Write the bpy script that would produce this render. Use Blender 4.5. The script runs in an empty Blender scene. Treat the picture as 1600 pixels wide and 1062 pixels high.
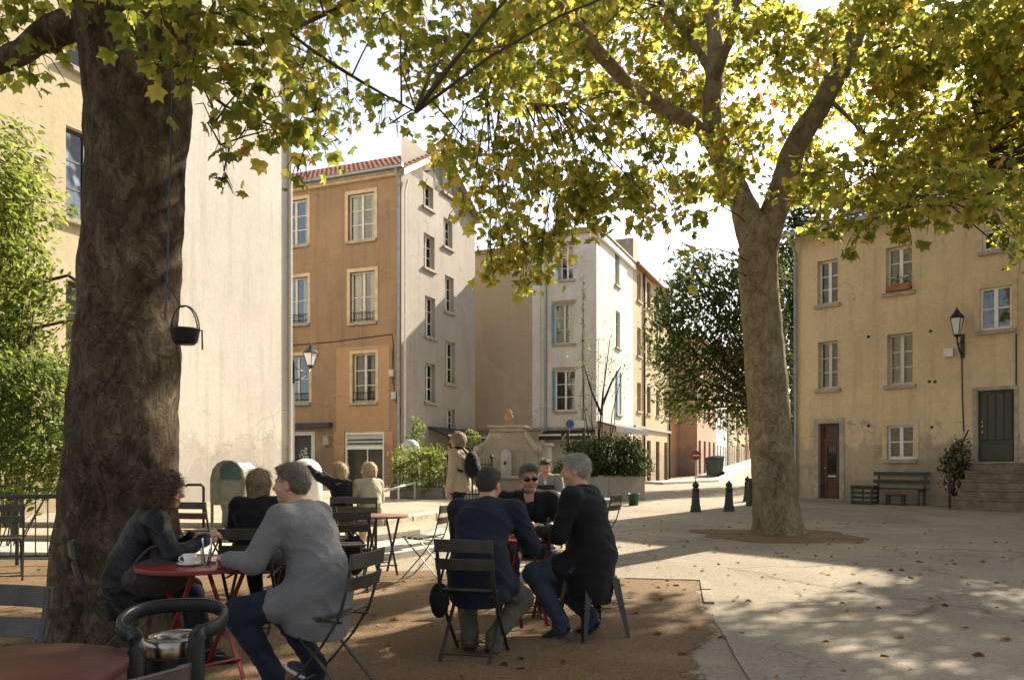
import bpy, bmesh, math, random
import numpy as np
from mathutils import Vector, Matrix, noise as mnoise
R = math.radians
S = bpy.context.scene
COL = S.collection
rng = random.Random(7)
# ---------------------------------------------------------------- camera, sky, sun
HC, F = 1.35, 1600 * 28 / 36.0
cam_d = bpy.data.cameras.new('camera'); cam = bpy.data.objects.new('camera', cam_d); COL.objects.link(cam)
cam_d.lens = 28; cam_d.sensor_width = 36; cam_d.shift_y = 0.1194; cam_d.clip_end = 2000; cam_d.clip_start = .05
cam.location = (0, 0, HC); cam.rotation_euler = (R(90), 0, 0)
S.camera = cam
SUN_EL, SUN_AZ = R(33), R(40)
W = bpy.data.worlds.new('World'); S.world = W; W.use_nodes = True
wn = W.node_tree
sky = wn.nodes.new('ShaderNodeTexSky'); sky.sky_type = 'NISHITA'; sky.sun_disc = False
sky.sun_elevation = SUN_EL; sky.sun_rotation = SUN_AZ; sky.air_density = .8; sky.dust_density = 2.0; sky.ozone_density = .3
wn.nodes['Background'].inputs[1].default_value = 0.10
shs = wn.nodes.new('ShaderNodeHueSaturation'); shs.inputs['Saturation'].default_value = .5   # desaturated: paler sky, less blue in the shade
wn.links.new(sky.outputs[0], shs.inputs['Color']); wn.links.new(shs.outputs[0], wn.nodes['Background'].inputs[0])
sd = Vector((math.sin(SUN_AZ) * math.cos(SUN_EL), math.cos(SUN_AZ) * math.cos(SUN_EL), math.sin(SUN_EL)))
sun_d = bpy.data.lights.new('sun', 'SUN'); sun_d.energy = 5.0; sun_d.angle = R(0.6); sun_d.color = (1, .89, .72)
sun = bpy.data.objects.new('sun', sun_d); COL.objects.link(sun); sun.rotation_euler = sd.to_track_quat('Z', 'Y').to_euler()
S.view_settings.view_transform = 'Standard'; S.view_settings.look = 'None'; S.view_settings.gamma = 1
S.view_settings.use_curve_mapping = False; S.view_settings.exposure = 1.38
try:
    S.cycles.max_bounces = 8; S.cycles.transparent_max_bounces = 24; S.cycles.use_denoising = True
    S.cycles.sample_clamp_indirect = 6
except Exception: pass
# ---------------------------------------------------------------- helpers
def gz(y):
    z = .012 * max(0, min(y, 26) - 7)
    if y > 50: z += .031 * (y - 50)
    return z
def P(px, py, Y): return Vector(((px - 800) / F * Y, Y, HC - (py - 722) / F * Y))
def G(px, py, dz=0.0):
    lo, hi = 1.0, 200.0
    for _ in range(50):
        m = (lo + hi) / 2
        if HC - (py - 722) / F * m > gz(m) + dz: lo = m
        else: hi = m
    return Vector(((px - 800) / F * lo, lo, gz(lo) + dz))
class MB:
    def __init__(s): s.v = []; s.f = []
    def add(s, vs, fs):
        n = len(s.v); s.v += [tuple(v) for v in vs]; s.f += [tuple(i + n for i in f) for f in fs]
    def hexa(s, p):   # 8 points: bottom 4 ccw, top 4 ccw
        s.add(p, [(3, 2, 1, 0), (4, 5, 6, 7), (0, 1, 5, 4), (1, 2, 6, 5), (2, 3, 7, 6), (3, 0, 4, 7)])
    def box(s, x0, x1, y0, y1, z0, z1):
        s.hexa([(x0, y0, z0), (x1, y0, z0), (x1, y1, z0), (x0, y1, z0), (x0, y0, z1), (x1, y0, z1), (x1, y1, z1), (x0, y1, z1)])
    def bar(s, a, b, w, t, up=(0, 0, 1)):   # rectangular bar from a to b
        a, b = Vector(a), Vector(b); d = (b - a).normalized(); up = Vector(up)
        if abs(d.dot(up)) > .98: up = Vector((0, 1, 0))
        x = d.cross(up).normalized() * w / 2; y = x.cross(d).normalized() * t / 2
        s.hexa([a - x - y, a + x - y, a + x + y, a - x + y, b - x - y, b + x - y, b + x + y, b - x + y])
    def tube(s, pts, r, n=8, cap=True):
        pts = [Vector(p) for p in pts]; k = len(pts); rr = r if isinstance(r, (list, tuple)) else [r] * k
        base = len(s.v); ref = None
        for i, p in enumerate(pts):
            d = (pts[min(i + 1, k - 1)] - pts[max(i - 1, 0)]).normalized()
            if ref is None: ref = Vector((1, 0, 0)) if abs(d.x) < .8 else Vector((0, 1, 0))
            x = (ref - d * ref.dot(d)).normalized(); y = d.cross(x); ref = x
            for j in range(n):
                a = 2 * math.pi * j / n; s.v.append(tuple(p + (x * math.cos(a) + y * math.sin(a)) * rr[i]))
        for i in range(k - 1):
            for j in range(n):
                a, b = base + i * n + j, base + i * n + (j + 1) % n
                s.f.append((a, b, b + n, a + n))
        if cap:
            s.f.append(tuple(base + j for j in range(n - 1, -1, -1))); s.f.append(tuple(base + (k - 1) * n + j for j in range(n)))
    def lathe(s, prof, n=24, c=(0, 0, 0), sx=1, sy=1, cap=True):
        base = len(s.v)
        for r, z in prof:
            for j in range(n):
                a = 2 * math.pi * j / n; s.v.append((c[0] + r * sx * math.cos(a), c[1] + r * sy * math.sin(a), c[2] + z))
        k = len(prof)
        for i in range(k - 1):
            for j in range(n):
                a, b = base + i * n + j, base + i * n + (j + 1) % n
                s.f.append((a, b, b + n, a + n))
        if cap:
            s.f.append(tuple(base + j for j in range(n - 1, -1, -1))); s.f.append(tuple(base + (k - 1) * n + j for j in range(n)))
    def prism(s, poly, h0, h1, fn=None):   # poly in 2D -> extruded; fn maps (x,y,h) to 3D
        fn = fn or (lambda x, y, h: (x, y, h)); n = len(poly); base = len(s.v)
        s.v += [tuple(fn(x, y, h0)) for x, y in poly] + [tuple(fn(x, y, h1)) for x, y in poly]
        s.f.append(tuple(base + i for i in range(n - 1, -1, -1))); s.f.append(tuple(base + n + i for i in range(n)))
        for i in range(n): j = (i + 1) % n; s.f.append((base + i, base + j, base + n + j, base + n + i))
    def mesh(s, name, m, smooth=False):
        me = bpy.data.meshes.new(name); me.from_pydata(s.v, [], s.f)
        if m: me.materials.append(m)
        if smooth: me.polygons.foreach_set('use_smooth', [True] * len(me.polygons))
        me.update(); return me
    def build(s, name, m, parent=None, smooth=False, bevel=0, **kw):
        return ob(name, s.mesh(name, m, smooth), parent, bevel=bevel, **kw)
def ob(name, me, parent=None, loc=None, rot=None, bevel=0, label=None, cat=None, group=None, kind=None):
    o = bpy.data.objects.new(name, me); COL.objects.link(o)
    if parent: o.parent = parent
    if loc is not None: o.location = loc
    if rot is not None: o.rotation_euler = rot
    if bevel:
        b = o.modifiers.new('bevel', 'BEVEL'); b.width = bevel; b.segments = 2; b.limit_method = 'ANGLE'; b.angle_limit = R(40)
    return tag(o, label, cat, group, kind)
def tag(o, label=None, cat=None, group=None, kind=None):
    if label: o['label'] = label
    if cat: o['category'] = cat
    if group: o['group'] = group
    if kind: o['kind'] = kind
    return o
def thing(name, label, cat, loc=(0, 0, 0), rz=0, group=None):
    o = bpy.data.objects.new(name, None); COL.objects.link(o); o.location = loc; o.rotation_euler = (0, 0, rz); o.empty_display_size = .2
    return tag(o, label, cat, group)
def copy_tree(o, parent=None):
    c = o.copy(); COL.objects.link(c)
    if parent: c.parent = parent
    for ch in list(o.children): copy_tree(ch, c)
    return c
def dup(root, loc, rz, label, group=None):
    c = copy_tree(root); c.location = loc; c.rotation_euler = (0, 0, rz); c['label'] = label
    if group: c['group'] = group
    return c
# ---------------------------------------------------------------- materials
def newmat(name):
    m = bpy.data.materials.new(name); m.use_nodes = True; nt = m.node_tree
    return m, nt, nt.nodes['Principled BSDF']
def N(nt, t, **kw):
    n = nt.nodes.new(t)
    for k, v in kw.items():
        if k in n.inputs: n.inputs[k].default_value = v
        else: setattr(n, k, v)
    return n
def ramp(nt, src, stops):
    r = nt.nodes.new('ShaderNodeValToRGB'); e = r.color_ramp.elements
    while len(e) < len(stops): e.new(.5)
    for i, (p, c) in enumerate(stops): e[i].position = p; e[i].color = (*c, 1) if len(c) == 3 else c
    nt.links.new(src, r.inputs[0]); return r.outputs[0]
def mixc(nt, f, a, b, mode='MIX'):
    m = nt.nodes.new('ShaderNodeMix'); m.data_type = 'RGBA'; m.blend_type = mode
    for i, x in ((0, f), (6, a), (7, b)):
        if hasattr(x, 'is_output'): nt.links.new(x, m.inputs[i])
        else: m.inputs[i].default_value = x if not isinstance(x, (tuple, list)) else ((*x, 1) if len(x) == 3 else x)
    return m.outputs[2]
def coords(nt, scale=(1, 1, 1), kind='Object'):
    tc = nt.nodes.new('ShaderNodeTexCoord'); mp = nt.nodes.new('ShaderNodeMapping'); mp.inputs['Scale'].default_value = scale
    nt.links.new(tc.outputs[kind], mp.inputs[0]); return mp.outputs[0]
def nz(nt, vec, scale, detail=6, rough=.6, dist=0):
    n = N(nt, 'ShaderNodeTexNoise', Scale=scale, Detail=detail, Roughness=rough, Distortion=dist); nt.links.new(vec, n.inputs['Vector']); return n.outputs['Fac']
def bump(nt, b, h, strength, dist=.02):
    n = N(nt, 'ShaderNodeBump', Strength=strength, Distance=dist); nt.links.new(h, n.inputs['Height']); nt.links.new(n.outputs[0], b.inputs['Normal'])
def mul(c, k): return tuple(min(1, x * k) for x in c)
def mat(name, c, rough=.6, metal=0, var=.25, scale=6, bmp=.15, bscale=40, spec=.5, c2=None):
    m, nt, b = newmat(name); v = coords(nt)
    f = nz(nt, v, scale)
    b.inputs['Base Color'].default_value = (*c, 1)
    nt.links.new(ramp(nt, f, [(.3, mul(c, 1 - var)), (.7, c2 or mul(c, 1 + var))]), b.inputs['Base Color'])
    b.inputs['Roughness'].default_value = rough; b.inputs['Metallic'].default_value = metal; b.inputs['Specular IOR Level'].default_value = spec
    if bmp: bump(nt, b, nz(nt, v, bscale), bmp, .01)
    return m
def plaster(name, c, stain, dark, streak=.5, amt=.6, fine=.1, worn=.35):
    m, nt, b = newmat(name); v = coords(nt)
    big = nz(nt, v, .55, 8, .65, .4)
    col = mixc(nt, ramp(nt, big, [(.38, (0, 0, 0)), (.68, (amt,) * 3)]), c, stain)
    sv = coords(nt, (2.6, 2.6, .22)); st = nz(nt, sv, 1.3, 7, .65)
    col = mixc(nt, ramp(nt, st, [(.5, (0, 0, 0)), (.78, (streak,) * 3)]), col, dark)
    # grime near the ground
    sp = nt.nodes.new('ShaderNodeSeparateXYZ'); tc = nt.nodes.new('ShaderNodeTexCoord'); nt.links.new(tc.outputs['Object'], sp.inputs[0])
    ad = N(nt, 'ShaderNodeMath', operation='MULTIPLY_ADD'); nt.links.new(nz(nt, v, 1.7, 8, .7), ad.inputs[0]); ad.inputs[1].default_value = -3.4; nt.links.new(sp.outputs[2], ad.inputs[2])
    col = mixc(nt, ramp(nt, ad.outputs[0], [(0, (.55,) * 3), (.35, (0, 0, 0))]), col, dark)
    sm = nz(nt, v, 9, 6, .7)
    col = mixc(nt, fine * 4, col, ramp(nt, sm, [(.3, (.55, .55, .55)), (.7, (1, 1, 1))]), 'MULTIPLY')
    pk = nz(nt, v, 3.1, 8, .75, .5)
    col = mixc(nt, ramp(nt, pk, [(.66, (0, 0, 0)), (.72, (amt * .6,) * 3)]), col, mul(stain, .8))
    wn_ = N(nt, 'ShaderNodeMath', operation='MULTIPLY_ADD'); nt.links.new(sp.outputs[2], wn_.inputs[0]); wn_.inputs[1].default_value = -.07; nt.links.new(nz(nt, v, 1.15, 9, .74, .6), wn_.inputs[2])
    col = mixc(nt, ramp(nt, wn_.outputs[0], [(.40, (0, 0, 0)), (.455, (worn,) * 3)]), col, tuple(x * .55 + .07 for x in dark))
    ww = nt.nodes.new('ShaderNodeVectorMath'); ww.operation = 'MULTIPLY_ADD'; w1 = N(nt, 'ShaderNodeTexNoise', Scale=1.2, Detail=6.0); nt.links.new(v, w1.inputs['Vector']); nt.links.new(w1.outputs['Color'], ww.inputs[0]); ww.inputs[1].default_value = (1.2, 1.2, 1.2); nt.links.new(v, ww.inputs[2])
    ck = N(nt, 'ShaderNodeTexVoronoi', Scale=.33, feature='DISTANCE_TO_EDGE'); nt.links.new(ww.outputs[0], ck.inputs['Vector'])
    ckm = mixc(nt, 1.0, ramp(nt, ck.outputs['Distance'], [(0, (.55,) * 3), (.006, (0, 0, 0))]), ramp(nt, nz(nt, v, .35, 3), [(.5, (0, 0, 0)), (.6, (1, 1, 1))]), 'MULTIPLY')
    col = mixc(nt, ckm, col, mul(dark, .6))
    pt2 = N(nt, 'ShaderNodeTexVoronoi', Scale=.23); nt.links.new(ww.outputs[0], pt2.inputs['Vector'])
    col = mixc(nt, .3, col, ramp(nt, pt2.outputs['Color'], [(.2, (.72, .71, .70)), (.8, (1.1, 1.09, 1.07))]), 'MULTIPLY')
    nt.links.new(col, b.inputs['Base Color']); b.inputs['Roughness'].default_value = .92; b.inputs['Specular IOR Level'].default_value = .2
    h = N(nt, 'ShaderNodeMath', operation='ADD'); nt.links.new(nz(nt, v, 30, 5, .7), h.inputs[0]); nt.links.new(nz(nt, v, 2.5, 5, .6), h.inputs[1])
    bump(nt, b, h.outputs[0], .35, .02)
    return m
M = {}
M['orange'] = plaster('orange_plaster', (.41, .275, .16), (.30, .21, .135), (.19, .14, .105), .7, .95)
M['orange_light'] = plaster('light_orange_plaster', (.50, .325, .175), (.43, .275, .15), (.30, .19, .12), .25, .5)
M['gable'] = plaster('grey_plaster', (.47, .43, .37), (.38, .34, .28), (.24, .22, .19), .5, .7)
M['beige'] = plaster('beige_plaster', (.50, .41, .28), (.44, .35, .24), (.32, .26, .19), .3, .5)
M['white_wall'] = plaster('white_plaster', (.80, .765, .71), (.58, .52, .44), (.42, .37, .31), .35, .6)
M['house'] = plaster('yellow_plaster', (.76, .59, .36), (.60, .48, .31), (.36, .30, .215), .7, .9, worn=.6)
M['cream'] = plaster('cream_plaster', (.62, .53, .36), (.56, .45, .29), (.42, .33, .21), .35, .6)
M['big_white'] = plaster('pale_render', (.63, .585, .52), (.54, .49, .43), (.41, .37, .31), .8, .8, .06)
M['street_cream'] = plaster('street_cream_plaster', (.55, .44, .27), (.46, .35, .2), (.28, .22, .15), .6, .8)
M['street_pink'] = plaster('pink_plaster', (.52, .33, .24), (.47, .28, .2), (.3, .2, .15), .4, .6)
M['rust_wall'] = plaster('rust_plaster', (.42, .2, .09), (.36, .17, .08), (.2, .11, .07), .4, .6)
M['stone'] = plaster('fountain_stone', (.64, .56, .43), (.52, .44, .32), (.3, .25, .19), .5, .7)
M['sill'] = mat('sill_stone', (.36, .31, .24), .9, var=.3, scale=5)
M['step_brown'] = mat('brown_step_stone', (.19, .145, .10), .9, var=.35, scale=5, bmp=.4)
M['lightsurr'] = mat('window_surround', (.56, .44, .28), .9, var=.2, scale=4)
M['paint'] = mat('cream_paint', (.62, .58, .48), .55, var=.12, bmp=.05)
M['white'] = mat('white_paint', (.75, .73, .68), .5, var=.08, bmp=.05)
M['dkframe'] = mat('dark_frame_paint', (.05, .045, .045), .5)
M['blue'] = mat('blue_shutter_paint', (.12, .27, .36), .6)
M['grnpaint'] = mat('dark_green_paint', (.018, .028, .022), .42, var=.3)
M['olive_door'] = mat('olive_door_paint', (.05, .052, .036), .5, var=.2)
M['red_door'] = mat('brown_door_wood', (.07, .028, .018), .5, var=.4, scale=3)
M['iron'] = mat('black_iron', (.012, .012, .013), .4, var=.4, spec=.5)
M['chair_paint'] = mat('grey_brown_chair_paint', (.030, .024, .018), .5, var=.4, scale=12)
M['chair_slat'] = mat('worn_slat_paint', (.050, .041, .029), .5, var=.5, scale=9)
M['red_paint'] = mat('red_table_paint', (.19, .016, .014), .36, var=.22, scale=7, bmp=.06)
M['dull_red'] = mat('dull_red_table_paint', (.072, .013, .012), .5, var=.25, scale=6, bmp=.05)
M['brown_top'] = mat('brown_table_paint', (.23, .12, .07), .45, var=.3, scale=6)
M['zinc'] = mat('zinc_metal', (.30, .31, .32), .42, .7, var=.2)
M['chrome'] = mat('brushed_steel', (.30, .27, .23), .25, 1, var=.1, bmp=.02)
M['black_plastic'] = mat('black_plastic', (.006, .006, .0065), .45, var=.2, bmp=.05, spec=.35)
M['tile'] = mat('roof_tile_clay', (.26, .10, .055), .85, var=.45, scale=3, bmp=.3)
M['dkroof'] = mat('slate_roof', (.09, .08, .075), .8, var=.4, scale=3, bmp=.3)
M['porcelain'] = mat('white_porcelain', (.75, .73, .68), .15, var=.03, bmp=0)
M['curtain'] = mat('white_curtain', (.50, .46, .39), .9, var=.1, bmp=0)
M['terracotta'] = mat('terracotta', (.32, .12, .06), .8)
M['soil'] = mat('soil', (.06, .045, .03), .95, var=.5, scale=20, bmp=.6)
M['bin_green'] = mat('bin_dark_green', (.02, .035, .035), .45)
M['grn_bin'] = mat('green_plastic', (.03, .09, .045), .45)
M['olive_metal'] = mat('olive_grey_metal', (.16, .15, .11), .5, var=.3)
M['olive_green'] = mat('dark_green_glass', (.03, .06, .04), .3)
M['cobalt'] = mat('blue_sign', (.03, .08, .22), .5)
M['signred'] = mat('faded_red_sign', (.20, .03, .04), .5)
M['concrete'] = mat('pale_concrete', (.44, .40, .33), .9, var=.25, scale=3, bmp=.4)
M['kerb'] = mat('kerb_stone', (.40, .35, .27), .9, var=.3, scale=4, bmp=.5)
M['graffiti_white'] = mat('white_spray_paint', (.7, .68, .62), .8)
M['graffiti_yellow'] = mat('yellow_spray_paint', (.55, .3, .02), .8)
M['graffiti_teal'] = mat('teal_spray_paint', (.06, .2, .18), .8)
M['shutter'] = mat('metal_shutter', (.46, .43, .36), .6, var=.15)
M['awning'] = mat('dark_awning_cloth', (.02, .02, .025), .8)
M['silver'] = mat('pale_silver_paint', (.55, .54, .5), .3, .3, var=.1)
M['lamp_glass'] = mat('lamp_frosted_glass', (.65, .66, .64), .2, var=.05, bmp=0)
def glass(name, boost=.14, tint=(.9, .95, .95)):
    m, nt, b = newmat(name); nt.nodes.remove(b)
    t = N(nt, 'ShaderNodeBsdfTransparent'); t.inputs[0].default_value = (*tint, 1)
    g = N(nt, 'ShaderNodeBsdfGlossy'); g.inputs['Roughness'].default_value = .03
    fr = N(nt, 'ShaderNodeFresnel', IOR=1.5); a = N(nt, 'ShaderNodeMath', operation='ADD'); a.inputs[1].default_value = boost; nt.links.new(fr.outputs[0], a.inputs[0])
    tn = nt.nodes.new('ShaderNodeTexCoord'); bm = N(nt, 'ShaderNodeBump', Strength=.08, Distance=.02); n_ = N(nt, 'ShaderNodeTexNoise', Scale=2.5, Detail=1.0)
    nt.links.new(tn.outputs['Object'], n_.inputs['Vector']); nt.links.new(n_.outputs['Fac'], bm.inputs['Height']); nt.links.new(bm.outputs[0], g.inputs['Normal'])
    mx = N(nt, 'ShaderNodeMixShader'); nt.links.new(a.outputs[0], mx.inputs[0]); nt.links.new(t.outputs[0], mx.inputs[1]); nt.links.new(g.outputs[0], mx.inputs[2])
    nt.links.new(mx.outputs[0], nt.nodes['Material Output'].inputs[0]); return m
M['glass'] = glass('window_glass', .02)
M['clear'] = glass('drinking_glass', -.02, (.985, .99, .985))
M['shades'] = mat('dark_lens', (.004, .004, .004), .06, var=0, bmp=0)
def ground_mat(name, c, c2, c3, grain=260, peb=.5, patch=.5, pebc=None, crack=0, fade=0):
    m, nt, b = newmat(name); v = coords(nt)
    col = ramp(nt, nz(nt, v, patch, 8, .68, .5), [(.3, c2), (.52, c), (.75, c3)])
    g = nz(nt, v, grain * .35, 3, .8)
    col = mixc(nt, .8, col, ramp(nt, g, [(.32, (.5, .5, .5)), (.5, (.95, .95, .95)), (.7, (1.5, 1.45, 1.35))]), 'MULTIPLY')
    g2_ = nz(nt, v, 26, 7, .82)
    col = mixc(nt, .75, col, ramp(nt, g2_, [(.3, (.5, .5, .5)), (.5, (1, 1, 1)), (.68, (1.4, 1.38, 1.32))]), 'MULTIPLY')
    vo = N(nt, 'ShaderNodeTexVoronoi', Scale=26.0); nt.links.new(v, vo.inputs['Vector'])
    pm = ramp(nt, vo.outputs['Distance'], [(.10, (peb,) * 3), (.2, (0, 0, 0))])
    col = mixc(nt, pm, col, pebc or mul(c3, 1.35))
    dk = nz(nt, v, 5.5, 9, .8)
    col = mixc(nt, ramp(nt, dk, [(.58, (0, 0, 0)), (.74, (.55,) * 3)]), col, mul(c2, .62))
    if crack:
        wv = nt.nodes.new('ShaderNodeVectorMath'); wv.operation = 'MULTIPLY_ADD'; nn = N(nt, 'ShaderNodeTexNoise', Scale=1.6, Detail=5.0); nt.links.new(v, nn.inputs['Vector']); nt.links.new(nn.outputs['Color'], wv.inputs[0]); wv.inputs[1].default_value = (.9, .9, 0); nt.links.new(v, wv.inputs[2])
        ce = N(nt, 'ShaderNodeTexVoronoi', Scale=.34, feature='DISTANCE_TO_EDGE'); nt.links.new(wv.outputs[0], ce.inputs['Vector'])
        cm = mixc(nt, 1.0, ramp(nt, ce.outputs['Distance'], [(.0, (crack,) * 3), (.012, (0, 0, 0))]), ramp(nt, nz(nt, v, .4, 3), [(.42, (0, 0, 0)), (.55, (1, 1, 1))]), 'MULTIPLY')
        col = mixc(nt, cm, col, mul(c2, .45))
        pv = N(nt, 'ShaderNodeTexVoronoi', Scale=.22); nt.links.new(wv.outputs[0], pv.inputs['Vector'])
        col = mixc(nt, .35, col, ramp(nt, pv.outputs['Color'], [(.2, (.62, .62, .64)), (.8, (1.1, 1.08, 1.05))]), 'MULTIPLY')
    if fade:
        ea = nt.nodes.new('ShaderNodeAttribute'); ea.attribute_name = 'inner_mask'; am = N(nt, 'ShaderNodeMath', operation='MULTIPLY_ADD'); nt.links.new(nz(nt, v, 2.6, 9, .75), am.inputs[0]); am.inputs[1].default_value = 1.5; nt.links.new(ea.outputs['Fac'], am.inputs[2])
        nt.links.new(ramp(nt, am.outputs[0], [(.82, (0, 0, 0)), (1.0, (1, 1, 1))]), b.inputs['Alpha'])
    nt.links.new(col, b.inputs['Base Color']); b.inputs['Roughness'].default_value = .95; b.inputs['Specular IOR Level'].default_value = .25
    h = N(nt, 'ShaderNodeMath', operation='ADD'); nt.links.new(g, h.inputs[0]); nt.links.new(nz(nt, v, 11, 6, .7), h.inputs[1]); bump(nt, b, h.outputs[0], .6, .012)
    return m
M['asphalt'] = ground_mat('worn_asphalt', (.32, .275, .205), (.245, .21, .16), (.40, .345, .255), 300, .25, crack=.8)
M['dirt'] = ground_mat('packed_dirt', (.17, .11, .057), (.115, .072, .037), (.27, .19, .105), 160, .6, fade=1)
M['band'] = ground_mat('concrete_band_mat', (.335, .295, .225), (.265, .232, .178), (.40, .355, .27), 340, .1, crack=.7)
M['terrace'] = ground_mat('terrace_stone', (.36, .315, .24), (.27, .235, .18), (.44, .39, .30), 240, .15)
M['gravel'] = ground_mat('gravel_mat', (.24, .215, .18), (.15, .135, .115), (.36, .33, .28), 90, .7, fade=1)
def bark(name, c, c2, c3, sc=5.0, b1=.9, moss=0):
    m, nt, b = newmat(name); v = coords(nt, (1, 1, .6))
    n1 = nz(nt, v, sc, 9, .68, 1.1); n2 = nz(nt, v, sc * 1.9, 9, .7, .8); n4 = nz(nt, v, sc * .45, 5, .6)
    col = ramp(nt, n1, [(.34, mul(c2, .8)), (.40, c2), (.46, c), (.53, mul(c, 1.12)), (.575, c3), (.66, mul(c3, .85))])
    col = mixc(nt, ramp(nt, n2, [(.53, (0, 0, 0)), (.57, (.5,) * 3)]), col, c2)
    col = mixc(nt, ramp(nt, n2, [(.35, (.55,) * 3), (.39, (0, 0, 0))]), col, mul(c3, .8))
    n3 = nz(nt, v, sc * 11, 6, .8)
    col = mixc(nt, .75, col, ramp(nt, n3, [(.3, (.45,) * 3), (.55, (1, 1, 1)), (.75, (1.3,) * 3)]), 'MULTIPLY')
    col = mixc(nt, .6, col, ramp(nt, n4, [(.35, (.6,) * 3), (.65, (1.15,) * 3)]), 'MULTIPLY')
    if moss: col = mixc(nt, ramp(nt, nz(nt, v, 2.2, 8, .75), [(.5, (0, 0, 0)), (.66, (moss,) * 3)]), col, (.10, .11, .03))
    nt.links.new(col, b.inputs['Base Color']); b.inputs['Roughness'].default_value = .95; b.inputs['Specular IOR Level'].default_value = .15
    sh = ramp(nt, n2, [(.36, (1, 1, 1)), (.39, (.55,) * 3), (.53, (.5,) * 3), (.555, (.0,) * 3)])
    h = N(nt, 'ShaderNodeMath', operation='MULTIPLY_ADD'); nt.links.new(n3, h.inputs[0]); h.inputs[1].default_value = .7; nt.links.new(sh, h.inputs[2])
    h2 = N(nt, 'ShaderNodeMath', operation='ADD'); nt.links.new(h.outputs[0], h2.inputs[0]); nt.links.new(n1, h2.inputs[1]); bump(nt, b, h2.outputs[0], b1, .025)
    return m
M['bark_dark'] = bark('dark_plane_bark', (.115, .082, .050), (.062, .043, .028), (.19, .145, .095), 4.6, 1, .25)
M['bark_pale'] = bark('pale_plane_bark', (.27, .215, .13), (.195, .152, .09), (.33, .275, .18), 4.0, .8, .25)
M['twig'] = mat('twig_bark', (.06, .045, .03), .9)
def leafmat(name, trans=.5, rough=.55, spec=.22):
    m, nt, b = newmat(name); at = nt.nodes.new('ShaderNodeVertexColor'); at.layer_name = 'Col'
    b.inputs['Roughness'].default_value = rough; b.inputs['Specular IOR Level'].default_value = spec
    nt.links.new(at.outputs[0], b.inputs['Base Color'])
    t = N(nt, 'ShaderNodeBsdfTranslucent'); hs = N(nt, 'ShaderNodeHueSaturation', Saturation=1.0, Value=2.9); nt.links.new(at.outputs[0], hs.inputs['Color']); nt.links.new(hs.outputs[0], t.inputs[0])
    mx = N(nt, 'ShaderNodeMixShader'); mx.inputs[0].default_value = trans
    nt.links.new(b.outputs[0], mx.inputs[1]); nt.links.new(t.outputs[0], mx.inputs[2]); nt.links.new(mx.outputs[0], nt.nodes['Material Output'].inputs[0])
    return m
M['leaf'] = leafmat('plane_leaf', .58)
M['bushleaf'] = leafmat('shrub_leaf', .42, .75, .1)
def vcol(name, rough=.5, sss=0, bscale=200, bmp=.1, spec=.4):
    m, nt, b = newmat(name); at = nt.nodes.new('ShaderNodeVertexColor'); at.layer_name = 'Col'
    nt.links.new(at.outputs[0], b.inputs['Base Color']); b.inputs['Roughness'].default_value = rough; b.inputs['Specular IOR Level'].default_value = spec
    if sss: b.inputs['Subsurface Weight'].default_value = sss; b.inputs['Subsurface Radius'].default_value = (.01, .004, .002); b.inputs['Subsurface Scale'].default_value = 1
    bump(nt, b, nz(nt, coords(nt), bscale), bmp, .004); return m
M['skin'] = vcol('skin', .5, .15)
def cloth(name, c, rough=.85, bscale=420, bmp=.25, var=.09, fold=.35, spec=.25):
    m, nt, b = newmat(name); v = coords(nt)
    f = nz(nt, v, 7, 5, .6)
    nt.links.new(ramp(nt, f, [(.3, mul(c, 1 - var)), (.7, mul(c, 1 + var))]), b.inputs['Base Color'])
    b.inputs['Roughness'].default_value = rough; b.inputs['Specular IOR Level'].default_value = spec; b.inputs['Sheen Weight'].default_value = .03
    a = N(nt, 'ShaderNodeMath', operation='MULTIPLY_ADD'); nt.links.new(nz(nt, v, bscale, 2), a.inputs[0]); a.inputs[1].default_value = .08
    nt.links.new(nz(nt, v, 14, 4, .55, 1.4), a.inputs[2]); bump(nt, b, a.outputs[0], fold, .03)
    return m
C = {}
def cl(name, c, **k):
    if name not in C: C[name] = cloth(name, c, **k)
    return C[name]
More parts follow.
